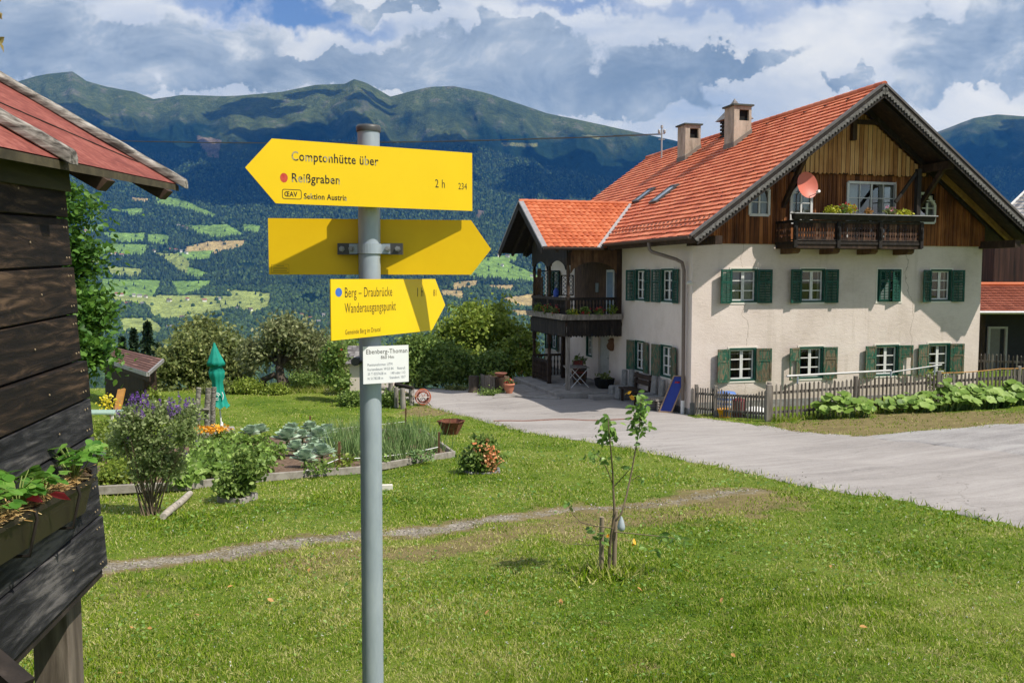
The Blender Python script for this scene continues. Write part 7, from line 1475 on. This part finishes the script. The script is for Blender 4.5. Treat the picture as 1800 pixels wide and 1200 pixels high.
for a, b in ((-.45, -.25), (.4, -.25), (.4, .25), (-.45, .25)): m = MB(); m.beam(p + Vector((a, b, -.02)), Vector((p.x + a, p.y + b, zg(p.x + a, p.y + b))), .05, .05); m.build('leg', cream_trim, t)
# ------------------------------------------------------------------ things around the farmhouse
dish_c = fac_c = H(3.30, -.85, 2.78)
t = thing('satellite_dish', 'salmon red satellite dish mounted at the balcony corner', 'satellite dish', H(3.05, -.75, 1.9))
ax = (Vector((.35, -1, .22))).normalized(); sx = ax.cross(Vector((0, 0, 1))).normalized(); sy = sx.cross(ax); m = MB(); vs = []; fs = []; n = 28
for j in range(6):
    r = j / 5
    for k in range(n): a = 6.283 * k / n; vs.append(dish_c + sx * (.37 * r * math.cos(a)) + sy * (.41 * r * math.sin(a)) + ax * (.09 * r * r))
m.add(vs, [(j * n + k, j * n + (k + 1) % n, (j + 1) * n + (k + 1) % n, (j + 1) * n + k) for j in range(5) for k in range(n)], True); m.build('reflector', flat('salmon_red_dish', (.60, .155, .105), .5, var=.05), t)
m = MB(); m.tube([dish_c - sy * .36, dish_c - sy * .34 + ax * .42 + sx * -.1], .012, 6); m.build('feed_arm', zinc, t); m = MB(); q = dish_c - sy * .30 + ax * .45 + sx * -.1; m.tube([q, q - ax * .10], .045, 10); m.build('receiver', white_plain, t); m = MB(); m.tube([dish_c - ax * .02, dish_c - ax * .12, H(3.05, -.75, 2.5), H(3.05, -.75, 1.85)], .02, 8); m.build('mast', dark_steel, t)
t = thing('balcony_planter', 'long grey flower box along the top of the gable balcony', 'flower box', H(5.2, -1.15, 1.75)); m = MB(); m.prism([FP(2.72, 1.75, 1.03), FP(2.72, 1.75, 1.17), FP(2.72, 1.91, 1.24), FP(2.72, 1.91, 1.0)], HU * 5.0); m.build('trough', black_wood, t); m = MB(); m.box(FP, 2.68, 7.78, 1.91, 1.935, .98, 1.27); m.build('rim', flat('silvered_rim', (.36, .35, .36), .7), t)
def potplant(lab, c, r, h, n, leaf, mat, fl=None, fn=0, fs=.05, name='balcony_flower'):
    t = thing(name, lab, 'flower', c); P = in_ellipsoids([(c[0], c[1], c[2] + h * .5, r, min(r, .16), h * .6)], n, .3); v, f = leaves(P, leaf, .6); np_obj('foliage', [(v, f, 0)], mat, t)
    if fl: P = in_ellipsoids([(c[0], c[1], c[2] + h * .65, r * .95, min(r, .16), h * .55)], fn, .7); P = np.repeat(P, 6, 0) + RNG.normal(size=(fn * 6, 3)) * fs * .4; v, f = leaves(P, fs, .3); np_obj('blossom', [(v, f, 0)], fl, t)
for u, lb, r, h, mt, fl in ((4.05, 'lime yellow foliage plant, leftmost on the gable balcony', .28, .26, lf_gold, None), (4.42, 'red geranium between two yellow plants on the gable balcony', .14, .32, lf_mid, pet_red), (4.68, 'yellow green plant with red blooms on the gable balcony', .20, .36, lf_gold, pet_red), (5.35, 'withered tan plant in the middle of the gable balcony', .10, .22, leaf_tan, None), (6.12, 'small grey green plant with pink blooms on the gable balcony', .22, .24, lf_olive, pet_pink), (6.62, 'lime yellow foliage plant, rightmost on the gable balcony', .30, .20, lf_gold, None)):
    potplant(lb, FP(u, 1.90, 1.12), r, h, 170, .075, mt, fl, 9 if fl else 0)
# porch flower boxes
t = thing('porch_planter', 'weathered grey flower box along the sides of the porch balcony', 'flower box', H(-1.2, PV0 - .2, -1.5)); m = MB(); m.prism([NP(PU - .25, -1.50, .06), NP(PU - .25, -1.50, .22), NP(PU - .25, -1.30, .27), NP(PU - .25, -1.30, .05)], HU * 2.3); m.build('trough', grey_wood, t); m = MB(); m.prism([GPp(PV0 - .2, -1.50, .06), GPp(PV0 - .2, -1.50, .2), GPp(PV0 - .2, -1.30, .25), GPp(PV0 - .2, -1.30, .05)], HV * 4.5); m.build('trough', grey_wood, t)
for P, a, lb, r, h, mt, fl in ((GPp, 8.3, 'trailing lime green plant, leftmost in the porch flower box', .26, .4, lf_lime, None), (GPp, 7.2, 'red flowering plant left of the porch corner post', .22, .35, lf_mid, pet_red), (GPp, 6.3, 'dark red plant next to the porch corner post', .2, .3, lf_olive, pet_red), (NP, -1.95, 'bright yellow flowers at the porch corner post', .22, .24, lf_lime, pet_yellow), (NP, -1.45, 'red geranium in the porch flower box right of the corner', .2, .34, lf_mid, pet_red), (NP, -.95, 'leafy plant with few red blooms in the porch flower box', .2, .26, lf_mid, pet_red), (NP, -.42, 'light green trailing plant, rightmost in the porch flower box', .18, .38, lf_lime, None)):
    potplant(lb, P(a, -1.36, .16), r, h, 150, .08, mt, fl, 12 if fl else 0, name='porch_flower')
m = MB(); m.lathe(H(PU + .02, 6.75, -.70), [(.09, 0), (.10, .03), (.10, .22), (.05, .29), (.05, .33)], 14); m.tube([H(PU + .02, 6.65, -.62), H(PU + .02, 6.52, -.58), H(PU + .02, 6.52, -.46), H(PU + .02, 6.66, -.44)], .015, 6); tag(m.build('blue_jug', flat('blue_plastic', (.02, .06, .34), .4)), 'blue jug on the porch balcony rail', 'jug')
# wall ornament, pots, table, chair, barrel on the terrace
m = MB(); m.lathe(SP(6.28, -2.72, .06), [(.05, 0), (.16, .08), (.2, .2), (.12, .34), (.16, .40), (.05, .48)], 10, sy=.5); tag(m.build('wall_ornament', flat('carved_brown_wood', (.14, .07, .035), .8)), 'brown carved ornament on the wall beside the front door', 'ornament')
c = H(-.55, 5.75, FL); t = thing('black_pot', 'black flower pot with a bare plant beside the front door', 'flower pot', c); m = MB(); m.lathe(c, [(.22, 0), (.34, .10), (.38, .34), (.40, .36), (.35, .37), (.30, .30)], 18); m.build('pot', black, t); v, f = leaves(in_ellipsoids([(c.x, c.y, c.z + .42, .3, .3, .16)], 110, .3), .11, .6); np_obj('foliage', [(v, f, 0)], lf_olive, t)
c = H(-.85, 7.6, FL); t = thing('barrel_planter', 'brown wooden barrel with a plant under the porch', 'barrel', c); m = MB(); m.lathe(c, [(.24, 0), (.29, .25), (.30, .4), (.27, .66), (.24, .66), (.23, .6)], 16); m.build('barrel', mid_wood, t); m = MB()
for z in (.14, .52): m.lathe(c + Vector((0, 0, z)), [(.285, 0), (.292, .05)], 16)
m.build('hoop', dark_steel, t); v, f = leaves(in_ellipsoids([(c.x, c.y, c.z + .85, .3, .3, .22)], 160, .3), .1, .6); np_obj('foliage', [(v, f, 0)], lf_mid, t)
c = H(-1.35, 6.6, FL); t = thing('folding_table', 'folding table with crossed pale legs under the porch', 'table', c); m = MB(); m.box(lambda a, b, z: c + HU * a + HV * b + Vector((0, 0, z)), -.35, .35, -.5, .5, .72, .75); m.build('table_top', grey_wood, t)
for s in (-.42, .42):
    for q in (-1, 1): m = MB(); m.tube([c + HU * (.34 * q) + HV * s, c + HU * (-.34 * q) + HV * s + Vector((0, 0, .72))], .014, 6); m.build('leg', white_plain, t)
c = H(-1.0, 7.15, FL); t = thing('red_chair', 'red folding chair behind the table under the porch', 'chair', c); Q = lambda a, b, z: c + HU * a + HV * b + Vector((0, 0, z)); m = MB(); m.box(Q, -.2, .2, -.2, .2, .43, .46); m.build('seat', flat('dull_red_slat', (.22, .045, .03), .6), t); m = MB(); m.box(Q, -.2, .2, .18, .21, .55, .88); m.build('backrest', MATS['dull_red_slat'], t)
for a in (-.18, .18):
    for b in (-.18, .18): m = MB(); m.tube([Q(a, b, 0), Q(a, b, .44 if b < 0 else .88)], .012, 6); m.build('leg', dark_steel, t)
# benches and stone blocks along the side wall
gl = lambda u, v: Vector((H(u, v, 0).x, H(u, v, 0).y, zg(H(u, v, 0).x, H(u, v, 0).y) + .012))
def stone_chair(v, u, lb, s=1.0):
    c = gl(u, v); t = thing('stone_block', lb, 'stone seat', c, 'rough stone seats along the house wall'); Q = lambda a, b, z: c + HU * a + HV * b + Vector((0, 0, z)); m = MB(); m.hexa([Q(-.38, -.17, 0), Q(.10, -.19, 0), Q(.10, .19, 0), Q(-.40, .18, 0), Q(-.34, -.16, .42 * s), Q(.1, -.18, .44 * s), Q(.1, .18, .44 * s), Q(-.36, .17, .43 * s)]); m.build('seat', stone_grey, t, .03)
    m = MB(); m.hexa([Q(.102, -.19, 0), Q(.24, -.19, 0), Q(.24, .19, 0), Q(.102, .19, 0), Q(.14, -.15, .98 * s), Q(.26, -.13, 1.0 * s), Q(.26, .15, .97 * s), Q(.14, .16, .99 * s)]); m.build('backrest', stone_grey, t, .03)
stone_chair(4.55, -.45, 'rough grey stone seat, the one nearest the black pot', 1.0); stone_chair(4.05, -.40, 'rough grey stone seat left of the wooden bench', 1.05); stone_chair(2.15, -.40, 'rough grey stone seat right of the wooden bench', 1.0); stone_chair(1.62, -.38, 'rough grey stone seat next to the stacked log seat', .95)
c = gl(-.5, 3.1); t = thing('wooden_bench', 'dark weathered wooden bench between stone seats at the house wall', 'bench', c); Q = lambda a, b, z: c + HU * a + HV * b + Vector((0, 0, z)); m = MB()
for a in (-.30, -.12, .06): m = MB(); m.box(Q, a, a + .15, -.72, .72, .42, .46); m.build('seat_plank', dark_wood, t)
for z in (.60, .80): m = MB(); m.hexa([Q(.27, -.72, z), Q(.30, -.72, z), Q(.30, .72, z), Q(.27, .72, z), Q(.30, -.72, z + .15), Q(.33, -.72, z + .15), Q(.33, .72, z + .15), Q(.30, .72, z + .15)]); m.build('back_plank', dark_wood, t)
for b in (-.55, .55):
    m = MB(); m.beam(Q(.22, b, 0), Q(.33, b, .98), .07, .07); m.build('back_post', dark_wood, t); m = MB(); m.beam(Q(-.22, b, 0), Q(-.22, b, .42), .08, .08); m.build('leg', dark_wood, t)
c = gl(-.45, 1.05); t = thing('log_stool', 'seat of stacked curved grey logs beside the blue board', 'seat', c); Q = lambda a, b, z: c + HU * a + HV * b + Vector((0, 0, z))
for z in (.05, .13, .21, .29): m = MB(); m.tube([Q(-.30, -.28, z), Q(.16, -.24, z), Q(.16, .24, z), Q(-.30, .28, z)], .045, 8); m.build('log', grey_wood, t)
m = MB(); m.box(Q, -.36, .2, -.3, .3, .36, .42); m.build('seat', grey_wood, t); m = MB(); m.beam(Q(.22, 0, .42), Q(.30, 0, .85), .30, .05, up=HU); m.build('backrest', grey_wood, t)
c = gl(-.55, .62); t = thing('blue_board', 'tall blue panel in a wooden frame leaning by the house corner', 'board', c); top = H(-.10, .50, 0); topv = Vector((top.x, top.y, c.z + 1.16)); e1 = (HU * .35 + HV * -.65).normalized(); e1 = (HU * .75 - HV * .55).normalized(); upv = (topv - c); nr = e1.cross(upv).normalized(); nr = -nr if nr.dot(Vector((0, -1, 0))) < 0 else nr; Q = lambda a, b, k: c + e1 * a + upv * b + nr * k; m = MB(); m.box(Q, -.17, .17, .04, .97, 0, .02); m.build('panel', flat('deep_blue_paint', (.018, .045, .30), .5), t)
m = MB()
for bx in ((-.215, -.17, 0, 1.0), (.17, .215, 0, 1.0), (-.17, .17, 0, .04), (-.17, .17, .97, 1.0)): m.box(Q, *bx, -.01, .045)
m.build('frame', flat('pale_brown_frame', (.34, .23, .15), .7), t); m = MB()
for k in range(3): m.lathe(Q(-.05 + .05 * k, .80, .021), [(.0, 0), (.018, .004), (.03, .03), (.015, .05)], 8)
m.tube([Q(-.08, .79, .024), Q(-.04, .815, .024), Q(.0, .795, .024), (Q(.07, .82, .024))], .008, 6); m.build('red_scribble', pet_red, t)
# terrace edge with pots, planter box and stump
fx = lambda px, d: gz(px, d)
sl0 = [fx(866, 31.0), fx(905, 31.4), fx(985, 30.6), fx(1000, 32.0), fx(962, 35.2), fx(882, 34.4)]; m = MB(); zt = max(p.z for p in sl0[:3]) + .05; m.prism([Vector((p.x, p.y, zt)) for p in sl0], (0, 0, -.5)); tag(m.build('terrace_slab', concrete, None, .02), kind='structure')
c = gz(895, 32.0); c.z = zt; t = thing('terracotta_pot', 'round terracotta pot with red flowers on the terrace edge', 'flower pot', c); r = span(9, c.y); m = MB(); m.lathe(c, [(r * .6, 0), (r * .95, r * .9), (r, r * 1.5), (r * 1.1, r * 1.55), (r * 1.1, r * 1.9), (r * .9, r * 1.9), (r * .85, r * 1.5)], 18); m.build('pot', terracotta, t); v, f = leaves(in_ellipsoids([(c.x, c.y, c.z + r * 2.2, r * .9, r * .9, r * .6)], 90, .3), .08, .5); np_obj('foliage', [(v, f, 0)], lf_olive, t); v, f = leaves(in_ellipsoids([(c.x, c.y, c.z + r * 2.4, r * .8, r * .8, r * .5)], 30, .6), .06, .5); np_obj('blossom', [(v, f, 0)], pet_red, t)
c = gz(880, 32.4); c.z = zt; m = MB(); m.tube([c, c + Vector((0, 0, span(26, c.y)))], [.17, .16], 12); tag(m.build('dark_stump', dark_wood), 'dark upright log carrying a clay bowl on the terrace edge', 'log'); q = c + Vector((0, 0, span(26, c.y))); m = MB(); m.lathe(q, [(.10, 0), (.2, .10), (.24, .16), (.21, .16), (.1, .05)], 16); tag(m.build('clay_bowl', flat('dark_clay', (.20, .075, .05), .8)), 'shallow clay bowl on top of the dark upright log', 'bowl')
t = thing('planter_box', 'planter box of upright grey boards at the road bend', 'planter', G(857, 692)); p, q = G(845, 690), G(870, 694); h = span(33, p.y); e = (q - p); e.z = 0; w = e.length; e.normalize(); nb = Vector((-e.y, e.x, 0))
for k in range(7): m = MB(); a = w * k / 7; m.beam(p + e * (a + w / 14), p + e * (a + w / 14) + Vector((0, 0, h * random.uniform(.96, 1.03))), w / 7 - .01, .03, up=nb); m.build('board', fence_wood, t)
m = MB(); m.hexa([p + nb * .04, q + nb * .04, q + nb * .6, p + nb * .6] + [x + Vector((0, 0, h * .93)) for x in (p + nb * .04, q + nb * .04, q + nb * .6, p + nb * .6)]); m.build('soil', soil, t); v, f = leaves(in_ellipsoids([(((p + q) / 2 + nb * .3).x, ((p + q) / 2 + nb * .3).y, p.z + h + .05, .3, .3, .1)], 160, .3), .07, .7); np_obj('foliage', [(v, f, 0)], lf_lime, t)
c = G(833, 690); m = MB(); r = span(9, c.y); m.lathe(c - Vector((0, 0, .1)), [(r * 1.3, 0), (r * 1.05, .2), (r, span(30, c.y) + .1), (0, span(31, c.y) + .1)], 14); tag(m.build('tree_stump', bark), 'old tree stump left of the grey planter box', 'stump')
for px, py, lb, mt in ((862, 700, 'low green weeds at the foot of the planter box', lf_mid), (905, 690, 'weeds along the terrace edge under the terracotta pot', lf_mid), (800, 691, 'weedy tuft at the far road edge', lf_olive)): g = G(px, py - 5); tree('weed_patch', lb, g, [(g.x, g.y, g.z + .1, .55, .3, .15)], 700, .07, mt, .005, 24, .08, cat='weeds', limbs=2, trunkmat=bark_young)
# ------------------------------------------------------------------ picket fences
def picket_fence(name, label, pts, h, n_per_m, dip=None, cat='fence', posts=True):
    t = thing(name, label, cat, pts[0]); L = 0
    for si, (p, q) in enumerate(zip(pts[:-1], pts[1:])):
        d = q - p; d.z = 0; ln = d.length; d.normalize(); nr = Vector((d.y, -d.x, 0)); n = int(ln * n_per_m); m = MB()
        for k in range(n):
            x = (k + .5) / n; b = p.lerp(q, x); b.z = zg(b.x, b.y); hh = h * (1 + random.uniform(-.025, .025)) - (dip(x) if dip else 0); w = .024 + random.uniform(-.004, .004); lean = random.uniform(-.012, .012)
            P = lambda a, c, z: b + d * (a + lean * z) + nr * c + Vector((0, 0, z)); m.hexa([P(-w, .02, .05), P(w, .02, .05), P(w, .042, .05), P(-w, .042, .05), P(-w, .02, hh - .03), P(w, .02, hh - .03), P(w, .042, hh - .03), P(-w, .042, hh - .03)]); m.prism([P(-w, .02, hh - .03), P(w, .02, hh - .03), P(0, .02, hh + .012)], nr * .022)
        m.build('picket_panel', fence_wood, t)
        for z in (.25, .78):
            m = MB(); a, b = p.copy(), q.copy(); a.z = zg(a.x, a.y) + z * h; b.z = zg(b.x, b.y) + z * h; m.beam(a, b, .04, .07); m.build('rail', fence_wood, t)
        if posts:
            for x in np.arange(0, 1.001, 1 / max(1, round(ln / 2.4))):
                if x == 0 and si: continue
                b = p.lerp(q, float(x)) - nr * .03; b.z = zg(b.x, b.y); m = MB(); m.beam(b - Vector((0, 0, .15)), b + Vector((0, 0, h + .08)), .10, .10); m.build('post', fence_wood, t, .008)
    return t
A0 = G(1352, 741); r = ray(1800, 645); dB = 25.3; B0_ = Vector((at(1800, 645, dB).x, dB, 0)); B0_.z = zg(B0_.x, B0_.y); dr_ = (B0_ - A0).normalized(); B1_ = A0 + dr_ * ((B0_ - A0).length + 5); B1_.z = zg(B1_.x, B1_.y)
picket_fence('picket_fence', 'long weathered picket fence in front of the farmhouse garden', [A0, B1_], 1.0, 8.2)
C0 = G(1222, 729); C1 = G(1256, 733)
picket_fence('picket_fence', 'short dark picket fence section beside the downpipe', [C0, C1], .86, 8.5)
t = picket_fence('garden_gate', 'sagging picket gate with a dipped top next to the downpipe fence', [C1 + (A0 - C1) * .03, A0 - (A0 - C1) * .04], .86, 9.0, dip=lambda x: .17 * math.sin(math.pi * min(1, max(0, (x - .05) / .95))) ** 1.2, cat='gate', posts=False)
b = A0 + Vector((-.04, -.02, 0)); m = MB(); m.beam(b - Vector((0, 0, .15)), b + Vector((0, 0, 1.02)), .13, .13); tag(m.build('gate_post', fence_wood, None, .01), 'thick grey gate post at the corner of the picket fences', 'post')
D0 = H(10.85, .6, 0); D0.z = zg(D0.x, D0.y); D1 = Vector((at(1850, 640, 28.6).x, 28.6, 0)); D1.z = zg(D1.x, D1.y)
def setz(p, z): p = p.copy(); p.z = z; return p
t = picket_fence('picket_fence', 'rear picket fence at the right corner of the farmhouse', [D0, D1], 1.12, 8.2)
p, q, r_ = at(1383, 661, 24.3), at(1566, 651, 25.4), at(1655, 641, 26.2); t = thing('pipe_handrail', 'pale sloping pipe handrail behind the picket fence', 'handrail', setz(p, zg(p.x, p.y))); m = MB(); m.tube([p, q], .032, 10); m.tube([q + Vector((.03, 0, -.05)), r_], .022, 8); m.build('rail', flat('pale_pipe', (.55, .54, .52), .4, .2), t)
for c in (p + Vector((.3, 0, -.02)), q, r_ - Vector((.2, 0, 0))): m = MB(); m.tube([c, setz(c, zg(c.x, c.y))], .025, 8); m.build('post', galv, t)
def up_(p, k): return Vector((p.x, p.y, zg(p.x, p.y) + k))
cord('orange_hose', 'thin orange hose lying along the top of the picket fence', [up_(A0.lerp(B1_, k), 1.02) for k in (.40, .55, .72, .86, 1.0)], .014, flat('orange_hose_rubber', (.50, .25, .06), .6), .03, 'hose')
# things behind the gate
bg = lambda px, py, d: Vector((at(px, py, d).x, d, zg(at(px, py, d).x, d)))
c = bg(1277, 700, 26.35); t = thing('blue_crate', 'blue and white barrel standing behind the picket gate', 'barrel', c); m = MB(); m.lathe(c, [(.27, 0), (.30, .08), (.30, .62), (.25, .70), (.1, .72)], 18); m.build('body', flat('blue_drum', (.10, .20, .50), .5), t); m = MB()
for z in (.12, .26, .40, .54): m.lathe(c + Vector((0, 0, z)), [(.303, 0), (.306, .03), (.303, .07)], 18)
m.build('white_band', white_plain, t)
c = bg(1276, 730, 25.75); m = MB(); m.lathe(c, [(.20, 0), (.25, .22), (.27, .24), (.24, .25), (.2, .1)], 18); tag(m.build('yellow_tub', flat('orange_yellow_plastic', (.75, .33, .02), .45)), 'orange yellow tub on the ground behind the picket gate', 'tub')
c = bg(1299, 725, 25.6); m = MB(); m.lathe(c, [(.17, 0), (.20, .45), (.21, .5), (.19, .5), (.1, .55)], 14); tag(m.build('red_bin', flat('wine_red_plastic', (.17, .03, .035), .5)), 'wine red bin behind the picket gate', 'bin')
c = bg(1328, 728, 25.3); m = MB(); m.lathe(c, [(.20, 0), (.27, .08), (.25, .2), (.15, .28), (.05, .3)], 12, sx=1.3); tag(m.build('white_sack', white_plain), 'crumpled white sack behind the picket gate', 'sack')
# large-leaved plants along the fence
def butterbur(lab, c, w, dep, h, n, lw):
    t = thing('butterbur_plant', lab, 'plant', c, 'large leaved plants in front of the picket fence'); ps, rt, sc_ = [], [], []; st = MB()
    for k in range(n):
        x, y = random.uniform(-1, 1), random.uniform(-1, 1); hh = h * (1 - .55 * x * x) * (.45 + .55 * (y + 1) / 2) * random.uniform(.7, 1.1); b = Vector((c.x + x * w, c.y + y * dep, 0)); b.z = zg(b.x, b.y); tip = b + Vector((random.uniform(-.1, .1), -.12 + random.uniform(-.12, .05), hh))
        st.tube([b, b.lerp(tip, .6) + Vector((0, .03, 0)), tip], [.012, .009, .006], 5); nr = Vector((random.gauss(0, .28), -.45 + random.gauss(0, .28), 1)).normalized(); xx = nr.cross(Vector((random.uniform(-.5, .5), -1, 0))).normalized(); ps.append(tuple(tip)); rt.append(np.array([xx, nr.cross(xx), nr]).T); sc_.append(lw * random.uniform(.6, 1.25))
    v, f = scatter(ROUND[0], ROUND[1], np.array(ps), np.array(rt), np.array(sc_)); np_obj('leaf_cluster', [(v, f, 0)], lf_big, t, smooth=False); st.build('stem', lf_onion, t)
def infront(px, k=.42): f = None; x = (px - 1352) / (1800 - 1352); p = A0.lerp(B0_, x); n_ = Vector((dr_.y, -dr_.x, 0)); q = p + n_ * k; q.z = zg(q.x, q.y); return q
butterbur('large leaved plant nearest the gate post, standing apart', infront(1462, .5), .72, .28, .66, 74, .29)
for px, w, h, n, lb in ((1575, .7, .48, 60, 'leftmost large leaved plant of the long clump by the fence'), (1640, .75, .76, 84, 'tall large leaved plant left of centre in the long clump'), (1700, .75, .72, 82, 'large leaved plant in the middle of the long clump'), (1765, .75, .58, 70, 'large leaved plant right of centre in the long clump'), (1830, .8, .50, 56, 'large leaved plant at the right edge by the fence')):
    butterbur(lb, infront(px, .45), w, .32, h, n, .28)
for px, py, lb in ((1625, 622, 'green creeper top showing above the handrail'),): g = bg(1648, 640, 26.5); tree('garden_bush', lb, g, [(g.x, g.y, g.z + .75, .4, .3, .45)], 500, .08, lf_lime, .01, 24, .1, cat='bush', limbs=3, trunkmat=bark_young)
for k in range(9): pass
fpts = []
for k in range(420): x = random.random(); q = A0.lerp(B1_, x) + Vector((dr_.y, -dr_.x, 0)) * random.uniform(-.05, .25); fpts.append((q.x, q.y, 0))
blade_tuft('fence_grass', 'long grass along the foot of the picket fence', fpts, .16, 10, MATS['grass_blade'])
blade_tuft('crest_grass', 'unmown meadow grass along the far edge of the lawn', [(G(px, 690 - random.uniform(0, 5)).x, G(px, 690).y + random.uniform(-.5, 1.2), 0) for px in np.random.default_rng(3).uniform(360, 640, 500)], .22, 10, MATS['grass_blade'])
# ------------------------------------------------------------------ barns at the right edge
t = thing('barn', 'dark timber barn with a red tiled lean roof right of the farmhouse', 'barn', H(14, 9, -3.6)); bx0 = at(1747, 470, 40).x; m = MB(); P = lambda a, b, c: Vector((a, b, c))
m.box(P, bx0, bx0 + 9, 40, 48, -4.2, at(1790, 432, 40).z); m.build('wall', pm('dark_barn_boards', [(.3, (.012, .008, .007)), (.55, (.045, .024, .018)), (.8, (.10, .055, .04))], 7, (1, 1, .06), .85, .5), t)
lx0 = at(1700, 520, 38).x; zt2, zb2 = at(1740, 502, 40).z, at(1740, 548, 37.2).z; n = 16; m = MB()
for k in range(n):
    for j in range(40):
        x0, x1 = lx0 + j * .28, lx0 + j * .28 + .27; f = lambda s: (40 - 2.8 * s, zt2 + (zb2 - zt2) * s); (y0, z0), (y1, z1) = f((k + 1) / n), f(k / n); m.quad(P(x0, y0, z0 + .05), P(x1, y0, z0 + .05), P(x1, y1, z1 + .015), P(x0, y1, z1 + .015))
m.quad(P(lx0, 37.2, zb2 - .02), P(lx0 + 11.2, 37.2, zb2 - .02), P(lx0 + 11.2, 40, zt2 - .02), P(lx0, 40, zt2 - .02)); lr = m.build('lean_roof', tile_barn, t)
m = MB(); m.tube([P(lx0, 37.15, zb2 - .03), P(lx0 + 11.2, 37.15, zb2 - .03)], .07, 8); m.build('gutter', flat('pale_gutter', (.48, .46, .46), .5, .2), lr); m = MB(); m.tube([P(lx0, 40, zt2 + .06), P(lx0 + 11, 40, zt2 + .06)], .10, 8); m.build('ridge_tiles', tile_porch, lr)
m = MB(); m.box(P, lx0, lx0 + 11, 39.2, 39.3, -4.2, zt2 - .9); m.build('back_wall', flat('shadowed_barn_wall', (.035, .035, .036), .9), t); xl = at(1737, 600, 38.6).x; xr = at(1771, 600, 38.6).x; m = MB(); zt3 = at(1750, 574, 38.6).z  # shade of the opening under the lean roof is put into the back wall's colour
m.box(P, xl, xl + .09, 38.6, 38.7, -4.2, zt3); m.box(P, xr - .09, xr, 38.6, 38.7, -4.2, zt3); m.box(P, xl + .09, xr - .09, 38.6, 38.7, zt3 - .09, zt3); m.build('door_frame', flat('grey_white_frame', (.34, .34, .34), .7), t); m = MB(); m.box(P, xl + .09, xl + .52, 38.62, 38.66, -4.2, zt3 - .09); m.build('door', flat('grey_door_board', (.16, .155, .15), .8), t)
m = MB(); m.box(P, at(1722, 600, 38.5).x, at(1730, 600, 38.5).x, 38.45, 38.55, -4.2, zb2); m.build('post', dark_wood, t)
t = thing('grey_barn', 'grey shingle roofed barn at the far right edge', 'barn', P(at(1830, 600, 46).x, 46, -3.6)); L0, L1 = at(1758, 381, 44.4), at(1850, 292, 49); wd_ = Vector((9, 1.5, 0)); m = MB(); n = 15
m.hexa([P(L0.x + .4, 44.8, -4), P(L0.x + 9, 44.8, -4), P(L0.x + 9, 53, -4), P(L0.x + .4, 53, -4), P(L0.x + .4, 44.8, L0.z - .1), P(L0.x + 9, 44.8, L0.z - .1), P(L0.x + 9, 53, L0.z - .1), P(L0.x + .4, 53, L0.z - .1)]); m.build('wall', MATS['dark_barn_boards'], t); m = MB()
for k in range(n):
    a, b = L0.lerp(L1, k / n), L0.lerp(L1, (k + 1.06) / n)
    for j in range(40): u0, u1 = wd_ * (j / 40), wd_ * ((j + .95) / 40); m.quad(a + u0 + Vector((0, 0, .05)), a + u1 + Vector((0, 0, .05)), b + u1 + Vector((0, 0, .01)), b + u0 + Vector((0, 0, .01)))
rf_ = m.build('roof', shingle, t); m = MB(); m.beam(L0 + Vector((-.05, 0, .03)), L1 + Vector((-.05, 0, .03)), .09, .08); m.build('verge_strip', white_paint, rf_)
# power line
a = H(4.8, 12.5, 6.42); b = at(-500, 196, 62); m = MB(); pts = [a.lerp(b, k / 50) - Vector((0, 0, 1.1 * 4 * (k / 50) * (1 - k / 50))) for k in range(51)]; m.tube(pts, .018, 6); m.tube([p + Vector((0, 0, .03 + .015 * math.sin(i * 1.9))) for i, p in enumerate(pts)], .012, 5); tag(m.build('power_cable', dark_steel), 'twisted overhead power cable running to the roof mast', 'cable')
